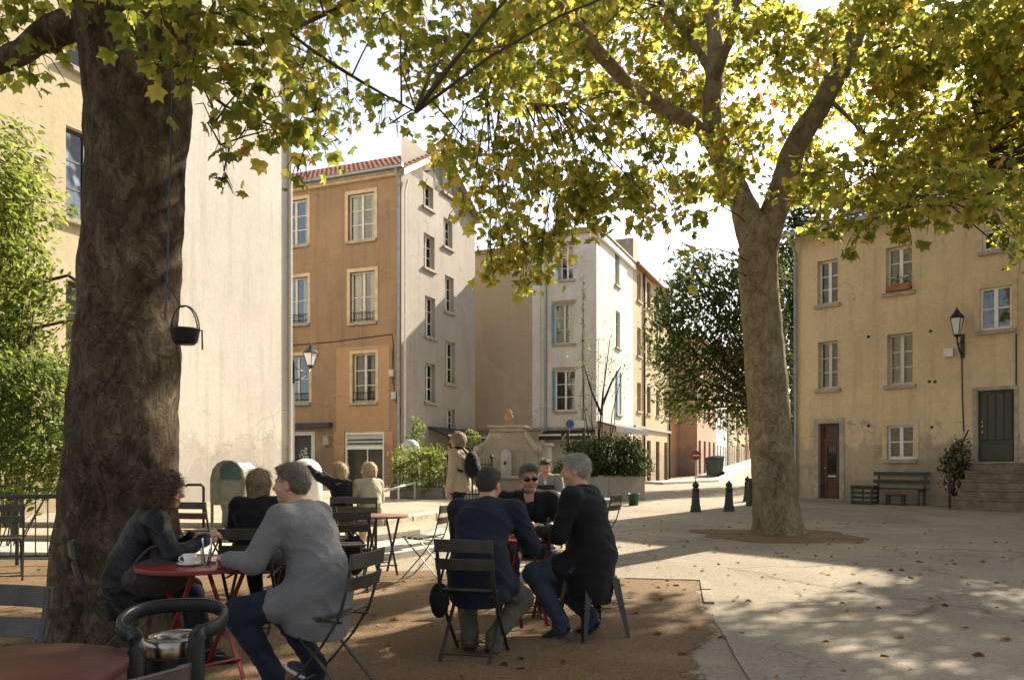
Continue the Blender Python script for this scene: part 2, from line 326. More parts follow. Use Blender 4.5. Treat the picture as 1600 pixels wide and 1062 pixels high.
# ================================================================ GROUND
def sheet(name, poly, dz, m, rough_edge=0, kind='structure', sub=.6, solid=0, fade=0):
    pts = []
    n = len(poly); r = random.Random(len(name))
    for i in range(n):
        a, b = Vector(poly[i]), Vector(poly[(i + 1) % n]); L = (b - a).length
        k = max(1, int(L / sub)) if rough_edge else 1
        for j in range(k):
            p = a.lerp(b, j / k)
            if rough_edge: p += Vector((r.uniform(-1, 1), r.uniform(-1, 1))) * rough_edge
            pts.append(p)
    bm = bmesh.new()
    if fade:
        lay = bm.verts.layers.float.new('inner_mask'); m_ = len(pts); ar = sum(pts[i].x * pts[(i + 1) % m_].y - pts[(i + 1) % m_].x * pts[i].y for i in range(m_)); sg = 1 if ar > 0 else -1; inn = []
        for i in range(m_):
            d = (pts[(i + 1) % m_] - pts[i - 1]).normalized(); inn.append(pts[i] + Vector((-d.y, d.x)) * sg * fade)
        A_ = [bm.verts.new((p.x, p.y, 0)) for p in pts]; B_ = [bm.verts.new((p.x, p.y, 0)) for p in inn]
        for v in A_: v[lay] = 0.0
        for v in B_: v[lay] = 1.0
        for i in range(m_): j = (i + 1) % m_; bm.faces.new([A_[i], A_[j], B_[j], B_[i]])
        bm.faces.new(B_)
    else: bm.faces.new([bm.verts.new((p.x, p.y, 0)) for p in pts])
    for yy in (7, 26, 50):
        bmesh.ops.bisect_plane(bm, geom=bm.verts[:] + bm.edges[:] + bm.faces[:], plane_co=(0, yy, 0), plane_no=(0, 1, 0))
    bmesh.ops.triangulate(bm, faces=bm.faces[:])
    if solid:
        ret = bmesh.ops.extrude_face_region(bm, geom=bm.faces[:]); vs = [e for e in ret['geom'] if isinstance(e, bmesh.types.BMVert)]
        for v in bm.verts: v.co.z = gz(v.co.y) - .05
        for v in vs: v.co.z = gz(v.co.y) + dz
    else:
        for v in bm.verts: v.co.z = gz(v.co.y) + dz
    bmesh.ops.recalc_face_normals(bm, faces=bm.faces[:])
    me = bpy.data.meshes.new(name); bm.to_mesh(me); bm.free(); me.materials.append(m)
    return ob(name, me, kind=kind)
sheet('ground', [(-160, -30), (160, -30), (160, 130), (-160, 130)], 0, M['asphalt'])
g2 = lambda px, py: G(px, py).to_2d()
sheet('dirt_ground', [(-14, .3), (1.2, .3), (.9, 3.0), (1.25, 5.0), (1.75, 6.85), (2.2, 9.05), (1.2, 9.2), (-.9, 9.75), (-2.6, 9.7), (-3.6, 10.6), (-5, 10.9), (-14, 12.5)], .004, M['dirt'], .05, fade=.42)
sheet('concrete_band', [(1.28, 3.4), (1.72, 6.8), (2.06, 7.5), (2.75, 5.9), (3.3, 4.9), (4.4, 3.9), (3.0, 3.1), (2.0, 3.2)], .008, M['band'], .012)
sheet('gravel_patch', [(.2, 1.5), (.9, 3.2), (1.5, 4.0), (2.4, 4.35), (4.6, 4.15), (6, 3.4), (5, 1.5)], .012, M['gravel'], .06, fade=.3)
sheet('tree_pit', [(3.4, 13.2), (4.1, 12.6), (5.6, 12.65), (6.1, 13.2), (5.9, 14.8), (3.2, 14.9)], .004, M['dirt'], .12, sub=.4, fade=.35)
# raised terrace with two steps and its kerb stones
TZ = .27
terr = [(-13, 13.6), (-3.0, 13.2), (-2.2, 13.7), (-1.15, 16.4), (-.55, 18.3), (1.4, 21.5), (3.6, 27.5), (4.5, 33), (2, 37.5), (-16, 37.5)]
sheet('terrace', terr, TZ, M['terrace'], solid=1)
step1 = [(-12, 12.4), (-3.3, 11.95), (-2.1, 12.1), (-1.5, 13.0), (-1.35, 14.6), (-1.6, 15.2), (-2.3, 13.64), (-3.0, 13.14), (-12, 13.54)]
sheet('terrace_step', step1, .18, M['terrace'], solid=1)
step2 = [(-12, 11.2), (-3.4, 10.55), (-1.6, 10.65), (-1.0, 11.5), (-1.05, 13.4), (-1.3, 14.4), (-1.45, 12.95), (-2.07, 12.04), (-3.3, 11.89), (-12, 12.34)]
sheet('lower_step', step2, .09, M['concrete'], solid=1)
ks = thing('kerb', 'worn pale kerb stones edging the raised terrace behind the brown table', 'kerb')
pl = [Vector(p) for p in terr[1:6]]
for a, b in zip(pl[:-1], pl[1:]):
    L = (b - a).length; k = max(1, round(L / .95))
    for i in range(k):
        p, q = a.lerp(b, (i + .012) / k), a.lerp(b, (i + .988) / k); d = (q - p).normalized(); nrm = Vector((d.y, -d.x)) * .04
        mb = MB(); j = rng.uniform(.006, .022); w = rng.uniform(.2, .24); z0, z1 = gz(p.y) - .1, gz(p.y) + TZ + j; z2 = gz(q.y) + TZ + j
        e = nrm.normalized() * -w
        mb.hexa([(*(p + nrm), z0), (*(q + nrm), z0), (*(q + e), z0), (*(p + e), z0), (*(p + nrm), z1), (*(q + nrm), z2), (*(q + e), z2), (*(p + e), z1)])
        mb.build('kerb_stone', M['kerb'], ks, bevel=.025)
ke = thing('kerb', 'low pale kerb along the right edge of the dirt, ending in a corner', 'kerb')
pl = [Vector(p) for p in [(1.3, 9.16), (2.22, 9.0), (1.92, 7.55)]]
for a, b in zip(pl[:-1], pl[1:]):
    for i in range(2):
        p, q = a.lerp(b, (i + .01) / 2), a.lerp(b, (i + .99) / 2); d = (q - p).normalized(); e = Vector((d.y, -d.x)) * .1
        mb = MB(); z0, z1 = gz(p.y) - .1, gz(p.y) + .014
        mb.hexa([(*p, z0), (*q, z0), (*(q + e), z0), (*(p + e), z0), (*p, z1), (*q, z1), (*(q + e), z1), (*(p + e), z1)])
        mb.build('kerb_stone', M['band'], ke, bevel=.005)
# the street climbing away: road and raised pavement on its left side
stA, stD = Vector((11.6, 50)), Vector((.345, .939))
stN = Vector((stD.y, -stD.x))
def st(t, s): p = stA + stD * t + stN * s; return (p.x, p.y)
sheet('street', [(8.5, 38), (24, 38), st(-4, 9), st(75, 8), st(75, 1.6), st(-4, 1.8)], .008, M['band'])
sheet('pavement', [(7.6, 40), st(-4, 1.75), st(75, 1.55), st(75, -.2), st(-6, -.3), (6.9, 42.0)], .13, M['concrete'], solid=1)
# ================================================================ BUILDINGS
class Fac:
    def __init__(s, b, o, u, ua, ub, H, z0=-.5, depth=.2):
        s.b, s.o, s.u = b, Vector(o), Vector(u); s.n = Vector((s.u.y, -s.u.x)); s.ua, s.ub, s.H, s.z0, s.depth = ua, ub, H, z0, depth
        rz = b.rotation_euler.z; c, sn = math.cos(rz), math.sin(rz); rot = lambda v: Vector((v.x * c - v.y * sn, v.x * sn + v.y * c))
        s.wo = rot(s.o) + Vector(b.location[:2]); s.wu = rot(s.u); s.holes = []
    def uz(s, px, py):
        k = (px - 800) / F; t = (k * s.wo.y - s.wo.x) / (s.wu.x - k * s.wu.y); Y = s.wo.y + t * s.wu.y
        return t, HC - (py - 722) / F * Y - s.b.location.z
    def rect(s, r):
        xm = (r[0] + r[2]) / 2; u0 = s.uz(r[0], 722)[0]; u1 = s.uz(r[2], 722)[0]
        return u0, u1, s.uz(xm, r[3])[1], s.uz(xm, r[1])[1]
    def pt(s, u, z, d): p = s.o + s.u * u - s.n * d; return (p.x, p.y, z)
    def box(s, mb, u0, u1, z0, z1, d0, d1):
        mb.hexa([s.pt(u0, z0, d0), s.pt(u1, z0, d0), s.pt(u1, z0, d1), s.pt(u0, z0, d1), s.pt(u0, z1, d0), s.pt(u1, z1, d0), s.pt(u1, z1, d1), s.pt(u0, z1, d1)])
    def hole(s, r): s.holes.append(r); return r
    def wall(s, m, gable=None, name='wall'):
        mb = MB(); us = sorted({s.ua, s.ub, *[h[0] for h in s.holes], *[h[1] for h in s.holes]}); zs = sorted({s.z0, s.H, *[h[2] for h in s.holes], *[h[3] for h in s.holes]})
        for i in range(len(us) - 1):
            for j in range(len(zs) - 1):
                um, zm = (us[i] + us[i + 1]) / 2, (zs[j] + zs[j + 1]) / 2
                if any(h[0] < um < h[1] and h[2] < zm < h[3] for h in s.holes): continue
                mb.add([s.pt(us[i], zs[j], 0), s.pt(us[i + 1], zs[j], 0), s.pt(us[i + 1], zs[j + 1], 0), s.pt(us[i], zs[j + 1], 0)], [(0, 1, 2, 3)])
        D = s.depth
        for u0, u1, z0, z1 in s.holes:
            A = [s.pt(u0, z0, 0), s.pt(u1, z0, 0), s.pt(u1, z1, 0), s.pt(u0, z1, 0)]; B = [s.pt(u0, z0, D), s.pt(u1, z0, D), s.pt(u1, z1, D), s.pt(u0, z1, D)]
            for k in range(4): l = (k + 1) % 4; mb.add([A[k], A[l], B[l], B[k]], [(0, 1, 2, 3)])
        if gable: mb.add([s.pt(u, z, 0) for u, z in gable], [tuple(range(len(gable)))])
        return mb.build(name, m, s.b)
    def win(s, r, rows=3, fm='paint', sill=.06, curtain=.35, surr=None, guard=False, mid=True, d=.13, blind=None, raw=False, lintel=False):
        u0, u1, z0, z1 = s.hole(r if raw else s.rect(r)); w = MB(); fw = min(.06, (u1 - u0) * .09); um = (u0 + u1) / 2
        s.box(w, u0, u0 + fw, z0, z1, d, d + .06); s.box(w, u1 - fw, u1, z0, z1, d, d + .06)
        s.box(w, u0 + fw, u1 - fw, z0, z0 + fw * 1.3, d, d + .06); s.box(w, u0 + fw, u1 - fw, z1 - fw, z1, d, d + .06)
        cells = [(u0 + fw, u1 - fw)]
        if mid:
            s.box(w, um - fw * .8, um + fw * .8, z0 + fw * 1.3, z1 - fw, d - .012, d + .06); cells = [(u0 + fw, um - fw * .8), (um + fw * .8, u1 - fw)]
        zz = [z0 + fw * 1.3 + (z1 - z0 - 2.3 * fw) * i / rows for i in range(rows + 1)]; bt = fw * .28
        for a, b in cells:
            for z in zz[1:-1]: s.box(w, a, b, z - bt, z + bt, d + .01, d + .045)
        W_ = w.build('window', M[fm], s.b)
        for a, b in cells:
            for i in range(rows):
                g = MB(); zA = zz[i] + (bt if i else 0); zB = zz[i + 1] - (bt if i < rows - 1 else 0); s.box(g, a, b, zA, zB, d + .025, d + .031); g.build('pane', M['glass'], W_)
        if sill:
            g = MB(); s.box(g, u0 - .09, u1 + .09, z0 - .11, z0 - .003, -sill * 1.6, d + .02); g.build('sill', M['sill'], W_, bevel=.012)
        if lintel:
            g = MB(); s.box(g, u0 - .1, u1 + .1, z1 + .003, z1 + .14, -.035, -.001); g.build('lintel', M['sill'], W_)
        if curtain:
            for a, b, sgn in ((cells[0][0], cells[0][0] + (u1 - u0) * curtain, 1), (cells[-1][1] - (u1 - u0) * curtain, cells[-1][1], -1)):
                g = MB(); k = 14; zt = z1 - fw
                for i in range(k + 1):
                    t = i / k; dd = d + .12 + .025 * math.sin(t * 25); uu = a + (b - a) * t
                    g.v += [s.pt(uu, z0 + .05, dd), s.pt(uu, zt, dd)]
                g.f += [(2 * i, 2 * i + 2, 2 * i + 3, 2 * i + 1) for i in range(k)]
                g.build('curtain', M['curtain'], W_)
        if blind:
            g = MB(); s.box(g, u0 + fw, u1 - fw, z1 - (z1 - z0) * blind, z1 - fw, d + .1, d + .11); g.build('blind', M['curtain'], W_)
        if surr:
            g = MB(); t = .13
            s.box(g, u0 - t, u0 - .002, z0, z1 + t, -.025, .04); s.box(g, u1 + .002, u1 + t, z0, z1 + t, -.025, .04); s.box(g, u0 - .002, u1 + .002, z1 + .002, z1 + t, -.025, .04)
            g.build('surround', M[surr], W_)
        if guard:
            g = MB(); zg = z0 + (z1 - z0) * .2
            for z in (z0 + .12, zg): s.box(g, u0, u1, z - .012, z + .012, .02, .045)
            k = 9
            for i in range(1, k): uu = u0 + (u1 - u0) * i / k; s.box(g, uu - .006, uu + .006, z0 + .02, zg, .026, .038)
            g.build('guard_rail', M['iron'], W_)
        return W_
    def cable(s, pts, m='iron', r=.014, name='cable'):
        mb = MB(); mb.tube([s.pt(*s.uz(x, y), -r) for x, y in pts], r, 6); return mb.build(name, M[m], s.b)
    def stain(s): pass
def tiles(parent, p0, ux, vy, nu, nv, wu, wv, m, name='roof_tiles'):
    """real corrugated tile courses; p0 eave corner, ux along the eave, vy up the slope (unit vectors)"""
    p0, ux, vy = Vector(p0), Vector(ux), Vector(vy); nn = ux.cross(vy).normalized(); mb = MB(); r = random.Random(3); q = 5
    for j in range(nv):
        for i in range(nu):
            a = p0 + ux * (i * wu) + vy * (j * wv - .03); lift = .028 + r.uniform(-.006, .010); base = len(mb.v); sk = r.uniform(-.006, .006)
            for k in range(q + 1):
                t = k / q; h = .045 * math.sin(math.pi * t) if t <= 1 else 0
                mb.v.append(tuple(a + ux * (wu * t + sk) + nn * (h + lift))); mb.v.append(tuple(a + ux * (wu * t * .96 + sk) + vy * (wv + .05) + nn * (h * .9 + .004)))
            mb.f += [(base + 2 * k, base + 2 * k + 2, base + 2 * k + 3, base + 2 * k + 1) for k in range(q)]
            mb.f.append(tuple(base + 2 * k for k in range(q, -1, -1)))
    return mb.build(name, m, parent, kind='stuff')
AX = R(-22.5)
def lantern(name, label, loc, rz, arm, h=.62, sc=1.0):
    """bracket wall lamp: local +y points away from the wall"""
    t = thing(name, label, 'street lamp', loc, rz)
    mb = MB(); mb.box(-.05, .05, 0, .03, -.55, .1); mb.build('wall_plate', M['iron'], t, bevel=.008)
    mb = MB(); mb.tube([(0, .03, -.45), (0, arm * .45, -.40), (0, arm * .85, -.22), (0, arm, -.02)], .022, 8); mb.tube([(0, .03, -.1), (0, arm * .5, -.16), (0, arm * .8, -.23)], .014, 8); mb.build('bracket', M['iron'], t, True)
    mb = MB(); mb.lathe([(.05, -.03), (.075, 0), (.08, .02), (.05, .035)], 12, (0, arm, 0)); mb.build('lamp_base', M['iron'], t)
    w0, w1, zb, zt = .085 * sc, .17 * sc, .035, h * .66
    mb = MB()
    for i in range(4):
        a = math.pi / 4 + i * math.pi / 2; mb.bar((w0 * 1.41 * math.cos(a), arm + w0 * 1.41 * math.sin(a), zb), (w1 * 1.41 * math.cos(a), arm + w1 * 1.41 * math.sin(a), zt), .016, .016)
    for z, w in ((zb, w0), (zt, w1)):
        for i in range(4):
            a = math.pi / 4 + i * math.pi / 2; b = a + math.pi / 2
            mb.bar((w * 1.41 * math.cos(a), arm + w * 1.41 * math.sin(a), z), (w * 1.41 * math.cos(b), arm + w * 1.41 * math.sin(b), z), .02, .02)
    mb.build('lantern_frame', M['iron'], t)
    mb = MB(); q = .97
    mb.hexa([(-w0 * q, arm - w0 * q, zb + .01), (w0 * q, arm - w0 * q, zb + .01), (w0 * q, arm + w0 * q, zb + .01), (-w0 * q, arm + w0 * q, zb + .01), (-w1 * q, arm - w1 * q, zt - .01), (w1 * q, arm - w1 * q, zt - .01), (w1 * q, arm + w1 * q, zt - .01), (-w1 * q, arm + w1 * q, zt - .01)])
    mb.build('lamp_glass', M['lamp_glass'], t)
    mb = MB(); mb.lathe([(w1 * 1.5, zt + .01), (w1 * 1.1, zt + .08), (.07, zt + .15), (.06, zt + .2), (.035, zt + .21), (.02, zt + .26), (.004, zt + .3)], 8, (0, arm, 0)); mb.build('lamp_cap', M['iron'], t)
    return t
# ---------------------------------------------------------------- orange house
ob_ = thing('orange_house', 'four storey ochre plaster house with pale gable side and tiled roof', 'building', (-4.03, 29, 0), AX)
f = Fac(ob_, (0, 0), (1, 0), -9, 0, 12.08); g = Fac(ob_, (0, 0), (0, 1), 0, 6.3, 12.08)
f.win((544, 302, 585, 375), 3, surr='lightsurr', curtain=.18); f.win((440, 313, 480, 384), 3, surr='lightsurr', curtain=.18)
f.win((547, 424, 586, 503), 2, surr='lightsurr', guard=True, curtain=.26); f.win((440, 434, 481, 506), 2, surr='lightsurr', guard=True, curtain=.26)
f.win((551, 552, 587, 628), 3, surr='lightsurr', guard=True, curtain=.3); f.win((445, 556, 483, 629), 2, surr='lightsurr', guard=True, curtain=0)
sr = f.hole(f.rect((539, 674, 600, 776))); dr = f.hole(f.rect((457, 680, 487, 776)))
for r in ((661, 272, 677, 325), (662, 367, 679, 420), (664, 464, 680, 526), (664, 568, 680, 628)): g.win(r, 3, curtain=.25, d=.16)
for r in ((692, 263, 706, 303), (693, 343, 707, 387), (695, 432, 709, 487), (696, 534, 711, 599), (698, 639, 711, 673)): g.win(r, 3, curtain=.3, d=.16)
gd = g.hole(g.rect((703, 692, 722, 770)))
rdg = 3.15
f.wall(M['orange']); g.wall(M['gable'], [(0, 12.08), (6.3, 12.08), (rdg, 13.85)])
mb = MB(); mb.add([(-9, 0, -.5), (-9, 6.3, -.5), (-9, 6.3, 12.08), (-9, 0, 12.08), (0, 6.3, -.5), (0, 6.3, 12.08), (-9, rdg, 13.85)], [(0, 1, 2, 3), (1, 4, 5, 2), (3, 2, 6)]); mb.build('wall', M['gable'], ob_)
sl = Vector((0, rdg, 1.77)).normalized(); o_ = .35
mb = MB(); a = Vector((0, 0, 12.1)) - sl * o_; mb.prism([(a.y, a.z), (rdg, 13.88), (6.3 + o_ * sl.y, 12.1 - o_ * sl.z), (6.3 + o_ * sl.y, 12.02 - o_ * sl.z), (rdg, 13.80), (a.y, a.z - .08)], -9.2, .3, lambda x, y, h: (h, x, y)); rf = mb.build('roof', M['sill'], ob_)
tiles(rf, (-9.2, a.y, a.z + .01), (1, 0, 0), sl, 44, 11, .216, .355, M['tile'])
mb = MB(); mb.prism([(a.y - .02, a.z - .26), (rdg, 13.68), (6.3 + .3, a.z - .26), (6.6, a.z - .06), (rdg, 13.86), (a.y - .02, a.z - .06)], .3, .335, lambda x, y, h: (h, x, y)); mb.build('barge_board', M['white'], rf)
mb = MB(); mb.box(-9, .0, -.2, -.004, 11.78, 12.02); mb.build('cornice', M['lightsurr'], ob_, bevel=.03)
mb = MB(); mb.tube([(-9.2, -.42, 11.98), (.3, -.42, 11.98)], .075, 10); mb.build('gutter', M['zinc'], ob_)
mb = MB(); mb.tube([(.02, -.42, 11.95), (.0, -.3, 11.7), (-.06, -.09, 11.35), (-.06, -.09, .2)], .055, 8); mb.build('downpipe', M['zinc'], ob_)
mb = MB(); mb.tube([(.09, .3, 11.7), (.09, .1, 11.2), (.09, .1, .2)], .04, 8); mb.build('downpipe', M['paint'], ob_)
mb = MB(); mb.lathe([(.16, 0), (.14, .25), (.2, .3), (.1, .45), (.13, .5), (.02, .8)], 10, (-.2, 1.1, 12.6)); mb.build('chimney_pot', M['terracotta'], rf)
for (x0, y0, x1, y1) in ((526, 541, 609, 674),):
    u0, u1, z0, z1 = f.rect((x0, y0, x1, y1)); hu0, hu1, hz0, hz1 = f.holes[4]; mb = MB(); hu0 -= .14; hu1 += .14; hz1 += .14
    f.box(mb, u0, hu0, z0, z1, -.02, -.001); f.box(mb, hu1, u1, z0, z1, -.02, -.001); f.box(mb, hu0, hu1, z0, hz0 - .12, -.02, -.001); f.box(mb, hu0, hu1, hz1 + .003, z1, -.02, -.001); mb.build('plaster_patch', M['orange_light'], ob_)
u0, u1, z0, z1 = f.rect((522, 674, 622, 776)); 
for a, b in ((u0, sr[0] - .02), (sr[1] + .02, u1 - .2)): mb = MB(); f.box(mb, a, b, z0, z1 - .005, -.03, -.001); mb.build('plaster_patch', M['orange_light'], ob_)
f.cable([(440, 541), (520, 534), (613, 522), (615, 540), (616, 618), (626, 640), (624, 672)], 'iron', .016); f.cable([(613, 545), (613, 600)], 'iron', .012)
for px, py in ((613, 583), (617, 618)):
    u, z = f.uz(px, py); mb = MB(); f.box(mb, u - .1, u + .1, z - .13, z + .13, -.12, -.001); mb.build('junction_box', M['silver'], ob_, bevel=.01)
u, z = f.uz(512, 687); mb = MB(); f.box(mb, u - .13, u + .13, z - .2, z + .15, -.16, -.001); mb.build('meter_box', M['sill'], ob_, bevel=.02)
u0, u1, z0, z1 = f.rect((440, 663, 520, 668)); mb = MB(); f.box(mb, u0, u1, z0, z1 + .05, -.25, -.001); mb.build('door_hood', M['dkframe'], ob_)
# shop window with roller box and striped blind
u0, u1, z0, z1 = sr; h = z1 - z0
mb = MB(); f.box(mb, u0, u0 + .07, z0, z1, .02, .12); f.box(mb, u1 - .07, u1, z0, z1, .02, .12); f.box(mb, u0 + .07, u1 - .07, z1 - .1, z1, .02, .12); f.box(mb, u0 + .07, u1 - .07, z1 - h * .27, z1 - h * .22, .02, .12)
f.box(mb, (u0 + u1) / 2 + .08, (u0 + u1) / 2 + .12, z0, z1 - h * .27, .06, .1)
sw = mb.build('shop_window', M['white'], ob_)
mb = MB(); f.box(mb, u0 + .07, u1 - .07, z1 - h * .22, z1 - .1, .07, .1); mb.build('fanlight_panel', M['silver'], sw)
for k, m_ in enumerate(('olive_green', 'silver', 'grn_bin')):
    mb = MB(); zc = z1 - h * (.125 + .03 * k); f.box(mb, u0 + .1, u1 - .1, zc - h * .012, zc + h * .012, .055, .069); mb.build('stripe', M[m_], sw)
mb = MB(); f.box(mb, u0 + .07, u1 - .07, z0, z1 - h * .27, .08, .086); mb.build('pane', M['glass'], sw)
mb = MB(); f.box(mb, u0 - .3, u1 + .3, z0 - .3, z1, .7, .75); mb.build('back_wall', M['beige'], sw)
mb = MB(); f.box(mb, u0 + .35, u0 + .62, z0 + .9, z1 - h * .36, .6, .66); mb.build('wall_hanging', M['terracotta'], sw)
u0, u1, z0, z1 = dr; mb = MB(); f.box(mb, u0, u1, z0, z1, .1, .16); dd = mb.build('door', M['dkframe'], ob_)
mb = MB(); f.box(mb, u0 - .16, u0, z0, z1 + .15, -.03, .02); f.box(mb, u1, u1 + .16, z0, z1 + .15, -.03, .02); f.box(mb, u0, u1, z1, z1 + .15, -.03, .02); mb.build('door_frame', M['paint'], dd)
rr = random.Random(5); mb = MB(); um, zm = (u0 + u1) / 2, z0 + (z1 - z0) * .68
for k in range(9):
    a = rr.uniform(0, 6.28); c0 = (um + rr.uniform(-.16, .16), zm + rr.uniform(-.4, .35)); pts = []
    for i in range(9): t = i / 8 * rr.uniform(3.5, 5.5); pts.append(f.pt(c0[0] + .11 * math.cos(a + t) * (1 - i / 14), c0[1] + .15 * math.sin(a + t) * (1 - i / 14), .092))
    mb.tube(pts, .014, 4)
mb.build('graffiti', M['graffiti_white'], dd)
u0, u1, z0, z1 = gd; mb = MB(); g.box(mb, u0, u1, z0, z1, .12, .16); mb.build('door', M['dkframe'], ob_)
# awning on the gable side
ub = g.uz(668, 700)[0]; uc = g.uz(733, 700)[0]; z = g.uz(700, 682)[1]
mb = MB(); mb.prism([(.02, z + .35), (.9, z - .02), (.9, z - .22), (.86, z - .22), (.86, z - .06), (.02, z + .27)], ub, uc, lambda x, y, h: g.pt(h, y, -x)); aw = mb.build('awning', M['awning'], ob_)
mb = MB(); mb.box(.89, .93, ub, uc, z - .03, z + .03); mb.build('awning_bar', M['silver'], aw)
# ---------------------------------------------------------------- white house and its blind beige wing
wb = thing('white_house', 'narrow white plaster house with pale blue shutters and a blind beige wing', 'building', (3.82, 36, 0), AX)
f = Fac(wb, (0, 0), (1, 0), -2.68, 0, 11.75); g = Fac(wb, (0, 0), (0, 1), 0, 6.9, 11.75)
for r, bl in (((876, 383, 896, 437), 0), ((866, 474, 897, 537), .35), ((867, 578, 899, 642), 0)):
    w = f.win(r, 3, 'white' if not bl else 'paint', curtain=0 if not bl else .4, lintel=True)
    u0, u1, z0, z1 = f.holes[-1]
    mb = MB(); f.box(mb, u0 - .12, u0 - .01, z0 + .02, z1 - .02, -.05, -.004); mb.build('shutter', M['blue'], w)
sh = f.hole(f.rect((853, 688, 884, 762))); sd_ = f.hole(f.rect((893, 690, 926, 762)))
for r in ((961, 383, 968, 446), (962, 486, 969, 543), (963, 581, 971, 647)): g.win(r, 3, curtain=0)
u0, u1, z0, z1 = g.holes[-1]; mb = MB(); g.box(mb, u0 - .02, u0 + .42, z0, z1, -.06, -.01); mb.build('shutter', M['blue'], wb)
f.wall(M['white_wall']); g.wall(M['white_wall'])
f2 = Fac(wb, (0, 0), (1, 0), -9, -2.68, 11.3); f2.wall(M['beige'])
mb = MB(); mb.box(-3.1, -2.7, -.03, -.002, 2.9, 11.2); mb.build('pale_strip', M['white_wall'], wb)
mb = MB(); mb.add([(-9, 7, -.5), (0, 6.9, -.5), (0, 6.9, 11.75), (-9, 7, 11.75), (-9, 0, -.5), (-9, 0, 11.3)], [(0, 1, 2, 3), (4, 0, 3, 5)]); mb.build('wall', M['beige'], wb)
mb = MB(); mb.prism([(-.25, 11.76), (.18, 11.76), (.18, 11.86), (-.25, 11.86)], -2.9, .15, lambda x, y, h: (h, -x - .0, y)); mb.box(-2.8, .22, -.22, 7.1, 11.88, 11.97); mb.build('roof', M['sill'], wb)
mb = MB(); mb.box(.002, .16, -.1, 6.9, 11.55, 11.86); mb.build('cornice', M['white'], wb, bevel=.04)
mb = MB(); mb.box(-9, -2.82, -.2, 7, 11.3, 11.42); r2 = mb.build('roof', M['sill'], wb)
tiles(r2, (-9, -.3, 11.35), (1, 0, 0), Vector((0, 1, .3)).normalized(), 28, 8, .22, .36, M['tile'])
mb = MB(); mb.tube([(-2.42, -.09, 11.6), (-2.42, -.09, .2)], .06, 8); mb.build('downpipe', M['zinc'], wb)
f.cable([(911, 432), (911, 560), (912, 660)], 'zinc', .012)
u0, u1, z0, z1 = sh; 
for (u0, u1, z0, z1) in (sh, sd_):
    k = 16; sh_ = MB(); f.box(sh_, u0, u1, z0, z1, .14, .16); so = sh_.build('shop_shutter', M['shutter'], wb)
    for i in range(k):
        mb = MB(); a = z0 + (z1 - z0) * i / k; b = z0 + (z1 - z0) * (i + .82) / k; f.box(mb, u0 + .02, u1 - .02, a, b, .10, .138); mb.build('slat', M['shutter'], so, bevel=.006)
rr = random.Random(11); mb = MB(); u0, u1, z0, z1 = sh
for k in range(7):
    c0 = (u1 - .3 + rr.uniform(-.25, .3), z0 + .5 + rr.uniform(-.2, .25)); a = rr.uniform(0, 6)
    mb.tube([f.pt(c0[0] + .2 * math.cos(a + i * .5) * (1 - i / 16), c0[1] + .17 * math.sin(a + i * .6), .094) for i in range(9)], .022, 4)
mb.build('graffiti', M['graffiti_teal'], wb)
zf = f.uz(880, 671)[1]
mb = MB(); f.box(mb, -8.5, 0, zf, zf + .12, -.1, -.002); mb.build('string_course', M['sill'], wb)
za = f.uz(880, 679)[1]
for k, (a, b) in enumerate(((f.uz(770, 0)[0], f.uz(827, 0)[0]), (f.uz(851, 0)[0], f.uz(886, 0)[0]), (f.uz(892, 0)[0], -.05))):
    mb = MB(); mb.prism([(.02, za + .2), (.8, za - .05), (.8, za - .25), (.76, za - .25), (.76, za - .1), (.02, za + .12)], a, b, lambda x, y, h: f.pt(h, y, -x)); aw = mb.build('awning', M['awning'], wb)
    mb = MB(); f.box(mb, a, b, za - .07, za + .01, -.86, -.81); mb.build('awning_bar', M['silver'], aw)
za = g.uz(960, 668)[1]
mb = MB(); mb.prism([(.02, za + .2), (.9, za - .05), (.9, za - .3), (.86, za - .3), (.86, za - .1), (.02, za + .12)], .05, 6.5, lambda x, y, h: g.pt(h, y, -x)); mb.build('awning', M['awning'], wb)
# ---------------------------------------------------------------- ochre street house and the street row
def street_house(name, label, loc, L, D, H, m, nwin, floors, front_holes=True, roof='tile', rz=None, fh=3.0, seed=1):
    b = thing(name, label, 'building', loc, AX if rz is None else rz); z = loc[2]
    g = Fac(b, (0, 0), (0, 1), 0, L, H, z0=-1.5); f = Fac(b, (0, 0), (1, 0), -D, 0, H, z0=-1.5); r = random.Random(seed)
    for k in range(floors):
        for i in range(nwin):
            u = L * (i + .5) / nwin; zb = .35 + k * fh + (.6 if k else 0); 
            if k == 0: g.win((u - .5, u + .5, 0.05, 2.4), 2, 'red_door' if r.random() < .6 else 'olive_door', sill=0, curtain=0, raw=True)
            else: g.win((u - .45, u + .45, zb, zb + 1.55), 2, 'paint' if r.random() < .6 else 'dkframe', curtain=.3 if r.random() < .5 else 0, raw=True)
    g.wall(M[m]); f.wall(M[m])
    mb = MB(); mb.add([(-D, L, -1.5), (0, L, -1.5), (0, L, H), (-D, L, H), (-D, 0, -1.5), (-D, 0, H)], [(0, 1, 2, 3), (4, 0, 3, 5)]); mb.build('wall', M[m], b)
    mb = MB(); mb.prism([(.3, H - .05), (.3, H + .07), (-D / 2, H + 1.2), (-D - .3, H + .07), (-D - .3, H - .05)], -.2, L + .1, lambda x, y, h: (x, h, y)); ro = mb.build('roof', M['dkroof' if roof != 'tile' else 'tile'], b)
    mb = MB(); mb.tube([(.34, -.2, H), (.34, L, H)], .07, 8); mb.build('gutter', M['zinc'], b)
    return b, f, g
oc, f, g = street_house('ochre_house', 'ochre corner house with weathered facade beside the white house', (3.82 + .383 * 6.95, 36 + .924 * 6.95, .2), 9.6, 9, 11.7, 'street_cream', 4, 4, seed=4)
